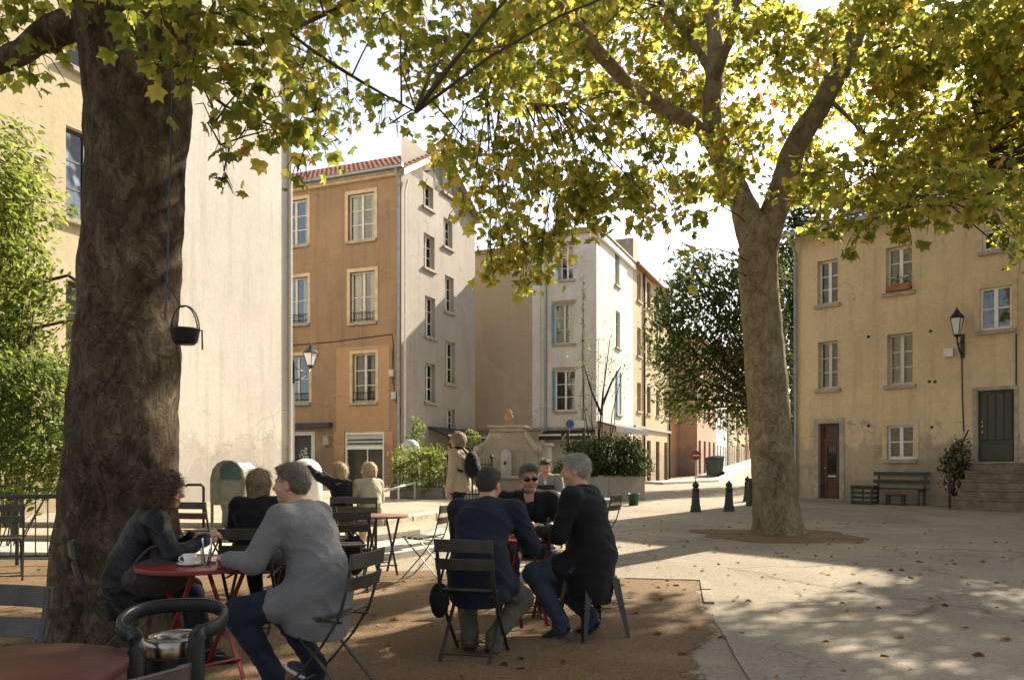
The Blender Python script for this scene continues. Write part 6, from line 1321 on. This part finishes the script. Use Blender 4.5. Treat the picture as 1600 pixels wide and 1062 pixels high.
def hand(B, wrist, fwd, palm, side, curl, k=.006, sc=1.0):
    """side=+1: thumb toward +(palm x fwd)"""
    f = unit(fwd); p = unit(np.array(palm) - f * (np.array(palm) @ f)); t = np.cross(p, f) * side
    B.chain([wrist, wrist + f * .05 * sc, wrist + f * .085 * sc], [.026 * sc, .027 * sc, .024 * sc], .015); M3 = np.stack([t, f, p], 1)
    B.ell(wrist + f * .055 * sc, v3(.041, .05, .016) * sc, M3, .012)
    for i, (o, L) in enumerate(((.031, .072), (.010, .080), (-.011, .075), (-.031, .060))):
        q = wrist + f * (.088 - .006 * abs(i - 1)) * sc + t * o * sc; d = f * 1.0; a = R(curl * (.75 + .08 * i)); pts = [q - f * .02 * sc, q]
        for L_, m in ((.45, .8), (.32, 1.1), (.23, .8)):
            c, s = math.cos(a * m), math.sin(a * m); d = unit(d * c + p * s * 1.0 if d @ f > .99 else d * c + unit(p - d * (p @ d)) * s); q = q + d * L * L_ * sc; pts.append(q)
        B.chain(pts, [.0095 * sc, .0092 * sc, .0085 * sc, .0078 * sc, .0062 * sc], .004)
    q = wrist + f * .03 * sc + t * .03 * sc; d1 = unit(f * .7 + t * .75 + p * .35); d2 = unit(f * .95 + t * .2 + p * (.3 + curl / 120)); B.chain([q, q + d1 * .035 * sc, q + d1 * .035 * sc + d2 * .03 * sc, q + d1 * .035 * sc + d2 * .053 * sc], [.014 * sc, .0115 * sc, .0095 * sc, .007 * sc], .006)
SKIN = v3(.50, .27, .175)
def person(label, loc, yaw, seat=.45, lean=10, lean2=None, twist=0, head=(0, 0, 0), hands=((-.2, .3, .75), (.2, .3, .75)), feet=((-.1, .45, 0), (.1, .45, 0)), hcurl=(45, 45), hdir=(None, None), palm=(None, None), pole=((-.6, -.5, -.7), (.6, -.5, -.7)), kpole=((-.15, .5, 1), (.15, .5, 1)), footyaw=(8, -8), footpitch=(0, 0),
           sc=1.0, vox=.006, female=False, jacket=None, trousers=None, shoe=None, coat=0, open_=0, shirt=None, hair=None, stubble=0, build=1.0, sleeve=1.0, extra=None, cat='person', collar=True, skin=SKIN, shoulder=0.0):
    t = thing('person', label, cat, loc, R(yaw)); H = sc
    pel = v3(0, 0, seat + .10 * H) if seat else v3(0, 0, .93 * H); l2 = lean if lean2 is None else lean2
    d1 = v3(0, math.sin(R(lean)), math.cos(R(lean))); d2 = v3(0, math.sin(R(l2)), math.cos(R(l2)))
    Tw = frame(twist); Tm = frame(twist * .5)
    waist = pel + d1 * .16 * H; chest = waist + Tm @ d2 * .19 * H; neck = chest + Tw @ d2 * .17 * H
    sw = (.165 if female else .19) * H * build ** .5
    sh = [neck + Tw @ (v3(s * sw, 0, 0)) - Tw @ d2 * (.055 - shoulder) * H + Tw @ v3(0, .015, 0) for s in (-1, 1)]
    Hd = frame(twist + head[0], head[1], head[2]); hc = neck + Tw @ (unit(d2 * .85 + v3(0, .25, .5))) * .145 * H
    up, fo = Hd[:, 2], Hd[:, 1]; hp = lambda x, y, z: hc + Hd @ (v3(x, y, z) * H)
    el, wr = [], []
    for i in (0, 1): e, w = ik(sh[i], hands[i], .29 * H, .255 * H, pole[i]); el.append(e); wr.append(w)
    hip = [pel + v3(s * .085 * H, 0, -.01) for s in (-1, 1)]; kn, an = [], []
    for i in (0, 1):
        a = np.array(feet[i], float) + v3(0, 0, .085 * H); k, a = ik(hip[i], a, .43 * H, .42 * H, kpole[i]); kn.append(k); an.append(a)
    B = SDF(vox); b = build; tx = Tm[:, 0]
    rt = np.stack([Tm[:, 0], np.cross(Tm @ d2, Tm[:, 0]) * 1.0, Tm @ d2], 1); rp = np.stack([v3(1, 0, 0), np.cross(d1, v3(1, 0, 0)), d1], 1)
    B.ell(pel, v3(.155 * b, .115 * b, .12) * H, rp, .06).ell(waist, v3(.135 * b, .10 * b, .14) * H, rp, .07).ell(chest, v3(.155 * b, .105 * b, .17) * H, rt, .07)
    B.chain([sh[0], neck - Tw @ d2 * .03, sh[1]], [.055 * H, .06 * H, .055 * H], .05)
    nr = .0 if female else .007
    B.chain([neck - d2 * .03, hp(0, -.015, -.05)], [(.054 + nr) * H, (.048 + nr) * H], .03)
    for i in (0, 1):
        B.chain([sh[i], el[i], wr[i]], [.048 * H * b, .037 * H, .025 * H], .02); B.chain([hip[i], kn[i], an[i]], [.078 * H * b, .05 * H, .036 * H], .03)
        f = unit(wr[i] - el[i]) if hdir[i] is None else unit(hdir[i]); pm = v3(0, 0, -1) if palm[i] is None else v3(*palm[i]); s_ = 1 if (np.cross(pm, f) @ v3(1 if i == 0 else -1, 0, 0)) > 0 else -1
        hand(B, wr[i], f, pm, s_, hcurl[i], sc=.95 * H if female else 1.03 * H)
        B.chain([an[i], an[i] + v3(0, .02, -.02)], [.03, .022], .02)
    # head
    jw = .054 if female else .063
    B.ell(hp(0, -.012, .035), v3(.073, .092, .092) * H, Hd, .02).ell(hp(0, .02, -.035), v3(jw, .070, .072) * H, Hd, .03).ell(hp(0, .060, -.088), v3(.024 if female else .032, .022, .022) * H, Hd, .03)
    B.ell(hp(0, .074, .028), v3(.052, .016, .012) * H, Hd, .02)
    for s in (-1, 1):
        B.ell(hp(s * .031, .092, .008), v3(.019, .014, .013) * H, Hd, .012, True); B.ell(hp(s * .031, .076, .008), v3(.0125, .0125, .0125) * H, Hd, .004)
        B.ell(hp(s * .04, .062, -.03), v3(.022, .02, .02) * H, Hd, .02); B.ell(hp(s * .074, -.012, -.005), v3(.011, .021, .032) * H, Hd, .008)
    B.cone(hp(0, .085, .018), hp(0, .113, -.020), .008 * H, .0125 * H, .012); B.ell(hp(0, .100, -.027), v3(.017, .012, .009) * H, Hd, .008)
    B.ell(hp(0, .082, -.050), v3(.024, .011, .006) * H, Hd, .006).ell(hp(0, .081, -.061), v3(.020, .011, .006) * H, Hd, .006)
    V, Q = B.mesh()
    hairc = v3(*(hair['c'] if hair else (.1, .07, .05)))
    def colr(V):
        c = np.tile(skin, (len(V), 1)); L = (V - hc) @ Hd / H; x, y, z = np.abs(L[:, 0]), L[:, 1], L[:, 2]; inh = (np.linalg.norm(L, axis=1) < .16)
        c *= (1 + .10 * np.sin(V[:, :1] * 61) * np.sin(V[:, 1:2] * 53 + 1) * np.sin(V[:, 2:] * 47))
        ch = inh & (y > .05) & (z < -.005) & (z > -.045) & (x > .02); c[ch] *= v3(1.06, .88, .86)
        ns = inh & (y > .10); c[ns] *= v3(1.06, .9, .88)
        lp = inh & (y > .083) & (x < .024) & (z < -.046) & (z > -.067); c[lp] = skin * v3(.85, .55, .55)
        lm = inh & (y > .083) & (x < .022) & (np.abs(z + .0555) < .0028); c[lm] = skin * .25
        if stubble: sb = inh & (y > .0) & (z < -.03) & (z > -.13) & ~lp & (x < .07) & ~((z > -.035) & (y < .08)); c[sb] = c[sb] * (1 - stubble) + v3(.25, .22, .19) * stubble
        br = inh & (y > .07) & (np.abs(z - .030) < .006) & (x > .012) & (x < .052); c[br] = c[br] * .35 + hairc * .4
        ed = np.sqrt((x - .031) ** 2 + (z - .008) ** 2); ey = inh & (y > .072) & (ed < .0125) & (np.abs(z - .008) < .006); c[ey] = v3(.55, .5, .45); pu = inh & (y > .072) & (ed < .0058); c[pu] = v3(.03, .02, .015)
        return c
    np_mesh('body', V, Q, M['skin'], t, colr)
    # clothes
    if trousers:
        Cn = SDF(vox * 1.25); Cn.ell(pel, v3(.172 * b, .135 * b, .13) * H, rp, .05).ell(waist - d1 * .03, v3(.15 * b, .117 * b, .09) * H, rp, .05)
        for i in (0, 1): Cn.chain([hip[i], kn[i], an[i] + v3(0, 0, .02), an[i] + v3(0, .005, -.04)], [.098 * H * b, .071 * H * b, .058 * H, .062 * H], .03)
        V, Q = Cn.mesh(folds(.0065, len(label), .8)); np_mesh('trousers', V, Q, trousers, t)
    if shirt is not None:
        Cn = SDF(vox * 1.4); Cn.ell(waist, v3(.15 * b, .118 * b, .15) * H, rp, .05).ell(chest, v3(.166 * b, .116 * b, .175) * H, rt, .06).chain([neck - d2 * .03 + v3(0, -.005, 0), neck + d2 * .035], [.072, .064], .03)
        V, Q = Cn.mesh(folds(.004, 3.0)); np_mesh('shirt', V, Q, shirt, t)
    if jacket:
        Cn = SDF(vox * 1.1); j = 1.0
        Cn.ell(waist - d1 * .02, v3(.176 * b, .140 * b, .17) * H, rp, .06).ell(chest, v3(.185 * b, .138 * b, .185) * H, rt, .07).ell(pel + d1 * .02, v3(.188 * b, .152 * b, .12) * H, rp, .06)
        Cn.chain([sh[0], neck - Tw @ d2 * .055, sh[1]], [.072 * H * b ** .5, .082 * H, .072 * H * b ** .5], .06)
        for i in (0, 1):
            w = el[i] + (wr[i] - el[i]) * sleeve; Cn.chain([sh[i], el[i], w], [.077 * H * b ** .5, .062 * H * b ** .5, .045 * H], .03)
            if sleeve > .9: Cn.cone(w - unit(w - el[i]) * .01, w + unit(w - el[i]) * .004, .047 * H, .048 * H, .01)
        if coat:   # the skirt hangs as a bell round hips and seat, cut along the hem
            cy = .035 if seat else 0.0; zb = pel[2] - coat
            Cn.ell(pel + v3(0, cy, -coat * .30), v3(.200 * b, .158 * b + .01, .15 + coat * .75), None, .05)
            if seat:
                for i in (0, 1):
                    sx = -1 if i == 0 else 1; e2 = hip[i] + (kn[i] - hip[i]) * (.30 + coat * .6) + v3(sx * .02, 0, 0); Cn.chain([pel + v3(sx * .085, .03, .02), e2], [.105, .100], .05)
            Cn.cut(v3(0, -.14, zb), unit(v3(0, .22 if seat else 0, -1)))
        V0 = neck + d2 * .02
        if collar: 
            for k in range(14):
                a = R(-62 + 304 * k / 13 - 180 + 0) ; a2 = R(-62 + 304 * (k + 1) / 13 - 180); 
                pa = V0 + Tw @ v3(.068 * math.sin(a) * -1, .062 * math.cos(a) - .012, -.015 - .05 * max(0, math.cos(a))) * H; pb_ = V0 + Tw @ v3(.068 * math.sin(a2) * -1, .062 * math.cos(a2) - .012, -.015 - .05 * max(0, math.cos(a2))) * H
                if k < 13: Cn.chain([pa, pb_], [.017, .017], .012); Cn.chain([pa + v3(0, 0, .022), pb_ + v3(0, 0, .022)], [.012, .012], .012)
        Cn.cone(neck + d2 * .0, hp(0, -.0, -.04), .055 * H, .058 * H, .01, True)
        if open_:
            a = neck + Tw @ v3(0, .12, .02); e = waist + v3(0, .20, -.08); Cn.cone(a, (a + e) / 2 + v3(0, .0, 0), .075, open_, .015, True); Cn.cone((a + e) / 2, e, open_, open_ * 1.1, .015, True)
        nf = folds(.0075 if jacket is not C.get('leather') else .009, 2.0 + len(label) % 7, .62)
        V, Q = Cn.mesh(nf); np_mesh('coat' if coat > .25 else 'jacket', V, Q, jacket, t)
    if shoe:
        for i in (0, 1):
            Fy = frame(footyaw[i], footpitch[i]); Cn = SDF(vox * 1.1); a = an[i]; fp = lambda x, y, z: a + Fy @ v3(x, y, z)
            Cn.ell(fp(0, -.01, -.045), v3(.037, .055, .042), Fy, .02).ell(fp(0, .09, -.055), v3(.046, .085, .032), Fy, .03).ell(fp(0, .155, -.062), v3(.044, .05, .024), Fy, .02).cone(fp(0, -.01, -.03), fp(0, .0, .02), .04, .043, .02)
            V, Q = Cn.mesh(); o = np_mesh('shoe', V, Q, shoe[0], t)
            mb = MB(); out = [(.036, -.05), (.038, .0), (.040, .06), (.049, .11), (.046, .17), (.024, .205)]; poly = out + [(-x, y) for x, y in out[::-1]] + [(0, -.066)]
            mb.prism([(x, y) for x, y in poly], -.088, -.068, lambda x, y, h: tuple(fp(x, y, h))); mb.build('sole', shoe[1], o)
    if hair: hair_part(t, hair, hp, Hd, H, vox)
    if extra: extra(t, dict(hp=hp, Hd=Hd, wr=wr, el=el, sh=sh, chest=chest, neck=neck, pel=pel, kn=kn, Tw=Tw, d2=d2, H=H, waist=waist))
    return t
def hair_part(t, h, hp, Hd, H, vox):
    st = h['style']; c = v3(*h['c']); rg = np.random.default_rng(h.get('seed', 3)); hs = SDF(vox * 1.0); col2 = v3(*h.get('c2', h['c']))
    if st == 'short':
        hs.ell(hp(0, -.022, .047), v3(.0775, .092, .0865) * H, Hd, .02).ell(hp(0, -.050, .005), v3(.0725, .062, .070) * H, Hd, .03)
        hs.ell(hp(0, .05, .098), v3(.054, .035, .02) * H, Hd, .03); hs.ell(hp(0, .125, -.02), v3(.075, .085, .095) * H, Hd, .01, True); hs.ell(hp(0, .045, -.10), v3(.12, .08, .10) * H, Hd, .02, True)
    elif st == 'curly':
        hs.ell(hp(0, -.03, .04), v3(.115, .118, .105) * H, Hd, .03).ell(hp(0, -.06, -.045), v3(.112, .09, .09) * H, Hd, .04)
        for s in (-1, 1): hs.ell(hp(s * .09, -.015, -.04), v3(.042, .055, .085) * H, Hd, .03)
        hs.ell(hp(0, .13, -.03), v3(.072, .09, .105) * H, Hd, .02, True)
    elif st in ('bob', 'long'):
        L = h.get('L', .12); hs.ell(hp(0, -.018, .042), v3(.088, .102, .093) * H, Hd, .02).cone(hp(0, -.055, .0), hp(0, -.06, -L), .088 * H, .07 * H, .03)
        for s in (-1, 1): hs.cone(hp(s * .068, -.005, .0), hp(s * .072, .0, -L), .034 * H, .022 * H, .03)
        hs.ell(hp(0, .135, -.03), v3(.066, .09, .10) * H, Hd, .02, True)
    V, Q = hs.mesh(curlnoise(h.get('n', .004), h.get('f', 160), h.get('seed', 1)))
    mh = h.get('mat') or cl('hair_' + '_'.join(str(x) for x in h['c']), tuple(c * .85), rough=.6, var=.35, fold=.6, spec=.3)
    o = np_mesh('hair', V, Q, mh, t, None, 1)
    ns = h.get('strands', 700)
    if not ns: return
    # strands rooted on the hair surface
    sel = rg.choice(len(V), ns, p=None); mb = []; F_ = []; cc = hp(0, -.02, 0); cols = []
    Vv = np.zeros((0, 3)); allv = []; allf = []; base = 0
    for i in sel:
        p = V[i]; nrm = unit(p - cc); down = -Hd[:, 2]; L = h.get('sl', .05) * rg.uniform(.5, 1.3); k = 6
        if st == 'curly':
            side = unit(np.cross(nrm, rg.normal(0, 1, 3))); s2 = np.cross(nrm, side); ph = rg.uniform(0, 6); w = .010; pts = [p - nrm * .012 + nrm * (L * q / k) + (side * math.cos(ph + q * 1.5) + s2 * math.sin(ph + q * 1.5)) * w * min(1, q / 2) + down * .012 * (q / k) ** 2 for q in range(k + 1)]; r = .0022
        else:
            tg = down * .9 + -Hd[:, 1] * .5 if st == 'short' else down; tg = unit(tg - nrm * (tg @ nrm) + rg.normal(0, .18, 3) + nrm * h.get('lift', .12)); pts = [p - nrm * .002 + tg * (L * q / k) + nrm * (.004 * math.sin(q)) for q in range(k + 1)]; r = .0016
        d0 = unit(pts[-1] - pts[0]); a = unit(np.cross(d0, nrm + 1e-3)); b = np.cross(d0, a)
        for q, pp in enumerate(pts):
            rr = r * (1 - .75 * q / k)
            for j in range(3): allv.append(pp + (a * math.cos(j * 2.094) + b * math.sin(j * 2.094)) * rr)
        for q in range(k):
            for j in range(3): x = base + q * 3 + j; y = base + q * 3 + (j + 1) % 3; allf.append((x, y, y + 3, x + 3))
        base += 3 * (k + 1)
    me = bpy.data.meshes.new('hair_strands'); me.from_pydata([tuple(q) for q in allv], [], allf); me.polygons.foreach_set('use_smooth', [True] * len(me.polygons))
    me.materials.append(cl('strand_' + '_'.join(str(x) for x in col2), tuple(col2), rough=.5, var=.4, fold=0, spec=.5)); ob('hair_strands', me, o, kind='stuff')
# clothes colours
cl('leather', (.007, .007, .008), rough=.46, var=.3, bscale=300, fold=.45, spec=.25); cl('grey_canvas', (.165, .162, .163), fold=.4); cl('navy', (.011, .014, .024), fold=.4); cl('charcoal', (.0085, .008, .009), fold=.35)
cl('black_knit', (.009, .0085, .010), fold=.35); cl('denim', (.036, .046, .064), var=.3, fold=.5); cl('dark_denim', (.013, .017, .027), var=.3, fold=.5); cl('olive_trousers', (.085, .078, .055), fold=.5); cl('beige_jacket', (.38, .29, .18), fold=.5); cl('grey_shirt', (.22, .21, .19), fold=.4)
cl('pale_shirt', (.30, .33, .37), fold=.4); cl('white_shirt', (.6, .6, .58)); cl('beige_top', (.42, .36, .25)); cl('black_cloth', (.008, .008, .009))
sk1 = (M['black_plastic'], M['iron']); sk_grey = (cl('grey_shoe', (.07, .075, .08)), M['white']); sk_brown = (cl('brown_leather', (.10, .045, .025), rough=.45, spec=.5), cl('brown_sole', (.05, .03, .02))); sk_white = (cl('trainer', (.42, .40, .36)), M['white'])
def sunglasses(t, q):
    hp, Hd, H = q['hp'], q['Hd'], q['H']; Cn = SDF(.003)
    for s in (-1, 1): Cn.ell(hp(s * .033, .100, .008), v3(.030, .007, .019), Hd, .004); Cn.cone(hp(s * .062, .092, .014), hp(s * .080, -.01, .006), .0045, .0035, .004)
    Cn.cone(hp(-.012, .106, .014), hp(.012, .106, .014), .004, .004, .004); V, Q = Cn.mesh(); np_mesh('sunglasses', V, Q, M['shades'], t, None, 0)
def backpack(t, q):
    c = q['chest']; Tw = q['Tw']; Cn = SDF(.008); Cn.ell(c + Tw @ v3(0, -.22, -.06), v3(.15, .10, .21), Tw, .02).ell(c + Tw @ v3(0, -.29, -.13), v3(.11, .06, .11), Tw, .02); V, Q = Cn.mesh(folds(.005, 2)); o = np_mesh('backpack', V, Q, C['black_cloth'], t)
    for s in (-1, 1): mb = MB(); mb.tube([tuple(c + Tw @ v3(*p)) for p in ((s * .10, -.19, .10), (s * .12, -.10, .205), (s * .125, .05, .20), (s * .13, .145, .08), (s * .15, .10, -.08), (s * .15, -.13, -.16))], .018, 8); mb.build('strap', C['black_cloth'], o, True)
# grey jacket man, facing the red table (to the left and slightly away)
person('man with short grey hair in a light grey jacket leaning over the red table', (-1.13, 4.74, .0), 74, seat=.47, lean=9, lean2=20, head=(2, 2, 0), hands=((-.16, .52, .775), (.10, .47, .775)), hcurl=(70, 70), feet=((-.20, .20, .02), (.14, .12, .0)), kpole=((-.35, .8, .6), (.2, .8, .6)), footpitch=(6, -20), vox=.006, build=1.16, sc=1.02,
       jacket=C['grey_canvas'], coat=.27, trousers=C['dark_denim'], shoe=sk_grey, hair=dict(style='short', c=(.13, .105, .08), c2=(.19, .155, .115), strands=1500, sl=.022, n=.002, lift=.2, seed=2), skin=SKIN * .95)
# curly woman
person('woman with curly auburn hair in a black leather jacket at the red table', (-2.52, 5.20, 0), -66, seat=.47, lean=14, lean2=25, head=(-14, 4, 0), hands=((-.02, .40, .84), (.17, .47, .84)), hcurl=(60, 55), hdir=((.4, .7, .2), (-.3, .8, .5)), feet=((-.14, .42, 0), (.08, .48, 0)), vox=.006, female=True, sc=.96, build=1.0,
       jacket=C['leather'], coat=.24, open_=.05, shirt=C['pale_shirt'], trousers=C['dark_denim'], shoe=sk1, hair=dict(style='curly', c=(.05, .022, .011), c2=(.12, .058, .030), strands=4200, sl=.046, n=.010, f=130, seed=4))
# navy man from behind
person('man in a dark navy blazer seen from behind, bending over the small table', (-.24, 5.64, .004), -14, seat=.46, lean=14, lean2=30, head=(-10, 10, 0), hands=((-.10, .56, .78), (.20, .52, .78)), hcurl=(40, 40), feet=((-.08, .06, .0), (.11, .02, .0)), kpole=((-.3, .8, .5), (.3, .8, .5)), footyaw=(12, -10), footpitch=(30, 30), vox=.006, build=1.15, sc=1.03,
       jacket=C['navy'], coat=.24, trousers=C['olive_trousers'], shoe=sk_brown, hair=dict(style='short', c=(.05, .038, .03), c2=(.085, .068, .052), strands=1400, sl=.018, n=.0015, lift=.12, seed=5))
# sunglasses man facing us
person('man in sunglasses and dark jacket facing us across the small table', (.14, 7.42, .009), 184, seat=.46, lean=10, lean2=24, head=(2, 6, 3), hands=((-.20, .44, .78), (.06, .42, .78)), hcurl=(60, 60), feet=((-.12, .40, 0), (.16, .42, 0)), vox=.006, build=1.08, sc=1.02, jacket=C['black_knit'], coat=.12, open_=.04, shirt=C['navy'], trousers=C['denim'], shoe=sk_white,
       stubble=.5, hair=dict(style='short', c=(.10, .085, .065), c2=(.19, .165, .13), strands=1700, sl=.032, n=.004, lift=.35, seed=6), extra=sunglasses, skin=SKIN * .92)
# white haired man
person('white haired man in a long charcoal coat on the metal stool', (.64, 6.20, .004), 66, seat=.50, lean=6, lean2=14, head=(10, 4, 0), hands=((-.10, .42, .80), (.12, .44, .79)), hcurl=(50, 55), hdir=((.3, .8, .4), (-.3, .8, .4)), feet=((-.16, .22, .02), (.10, .06, .02)), kpole=((-.45, .9, .4), (.1, .9, .4)), footpitch=(22, 26), footyaw=(18, 0), vox=.006, build=1.14, sc=1.04,
       jacket=C['charcoal'], coat=.36, trousers=C['denim'], shoe=sk1, hair=dict(style='short', c=(.30, .28, .235), c2=(.42, .39, .33), strands=1900, sl=.032, n=.003, lift=.15, seed=7))
# woman in black seen from behind
person('woman with straight fair hair in a black top seen from behind', (-2.1, 6.5, .004), 2, seat=.46, lean=6, lean2=14, head=(-8, 6, 0), hands=((-.12, .42, .76), (.14, .42, .76)), vox=.009, female=True, sc=.95, build=1.05, jacket=C['black_knit'], coat=.08, trousers=C['black_cloth'], shoe=sk1, hair=dict(style='bob', c=(.21, .145, .08), c2=(.31, .22, .125), L=.19, strands=1800, sl=.07, n=.003, f=110, seed=8, lift=.03))
# far women
person('woman with long blonde hair and black jacket raising one arm', (-2.36, 11.1, gz(11.1)), 62, seat=.46, lean=2, lean2=6, head=(-10, -4, 0), hands=((-.10, .52, 1.22), (.16, .48, 1.12)), hcurl=(50, 50), vox=.012, female=True, sc=.95, jacket=C['black_knit'], coat=.1, trousers=C['dark_denim'], shoe=sk1, hair=dict(style='long', c=(.40, .28, .13), c2=(.55, .42, .22), L=.22, strands=700, sl=.09, n=.004, f=110, seed=9, lift=.03))
person('woman with short blonde hair in a beige top looking left', (-2.0, 11.3, gz(11.3)), 40, seat=.46, lean=2, lean2=8, head=(45, 2, 0), hands=((-.16, .38, .76), (.14, .38, .76)), vox=.012, female=True, sc=.95, jacket=C['beige_top'], coat=.1, trousers=C['beige_jacket'], shoe=sk1, hair=dict(style='bob', c=(.42, .31, .16), c2=(.6, .48, .28), L=.07, strands=600, sl=.05, n=.005, f=120, seed=10, lift=.06))
# standing woman with backpack
person('standing woman in a beige jacket carrying a black backpack, looking left', (-.80, 12.3, gz(12.3)), 68, seat=0, lean=1, lean2=3, head=(8, 0, 0), hands=((-.24, .10, .80), (.22, .16, .82)), hcurl=(30, 30), feet=((-.10, -.12, 0), (.10, .10, 0)), kpole=((0, 1, 0), (0, 1, 0)), pole=((-.4, -1, 0), (.4, -1, 0)), vox=.010, female=True, sc=1.02, build=.96, jacket=C['beige_jacket'], coat=.12, trousers=C['black_cloth'], shoe=sk1, hair=dict(style='bob', c=(.26, .18, .09), c2=(.40, .29, .15), L=.06, strands=900, sl=.05, n=.006, f=110, seed=11, lift=.06), extra=backpack)
# laptop man
person('dark haired man in a grey shirt working behind the laptop', (.53, 12.52, gz(12.5)), 176, seat=.47, lean=8, lean2=16, head=(0, 22, 0), hands=((-.12, .42, .80), (.14, .42, .80)), vox=.010, sc=1.0, jacket=C['grey_shirt'], coat=.05, open_=.03, shirt=C['white_shirt'], trousers=C['black_cloth'], shoe=sk1, hair=dict(style='short', c=(.035, .024, .016), c2=(.06, .04, .028), strands=800, sl=.03, n=.004, lift=.3, seed=12))
# bags
Cn = SDF(.008); Cn.ell((0, 0, .02), (.20, .12, .12), None, .03).ell((.05, 0, .08), (.16, .10, .08), None, .03); V, Q = Cn.mesh(folds(.008, 1)); bg = thing('handbag', 'dark soft handbag resting on the curly haired woman\'s lap', 'bag', (-2.24, 5.02, .60), .5); np_mesh('bag_body', V, Q, cl('bag_brown', (.035, .028, .026), rough=.6), bg)
mb = MB(); mb.tube([(-.14 + .28 * i / 10, .01, .09 + .13 * math.sin(math.pi * i / 10)) for i in range(11)], .012, 8); mb.build('handle', C['bag_brown'], bg, True)
Cn = SDF(.01); Cn.ell((0, 0, 0), (.14, .10, .22), None, .03); V, Q = Cn.mesh(folds(.01, 2)); bg = thing('rucksack', 'black rucksack leaning against the dark chair left of the brown table', 'bag', (-1.78, 8.98, .30), .3); np_mesh('bag_body', V, Q, C['black_cloth'], bg); mb = MB(); mb.tube([(-.06, 0, .2), (0, 0, .27), (.06, 0, .2)], .012, 8); mb.build('handle', C['black_cloth'], bg, True)
Cn = SDF(.008); Cn.ell((0, 0, 0), (.07, .05, .12), None, .03); V, Q = Cn.mesh(folds(.008, 4)); bg = thing('shoulder_bag', 'small dark bag hanging from the left of the navy blazer man\'s chair', 'bag', (-.50, 5.50, .40), .2); np_mesh('bag_body', V, Q, C['black_cloth'], bg); mb = MB(); mb.tube([(0, 0, .1), (.03, .02, .22), (.07, .04, .34)], .008, 6); mb.build('strap', C['black_cloth'], bg, True)
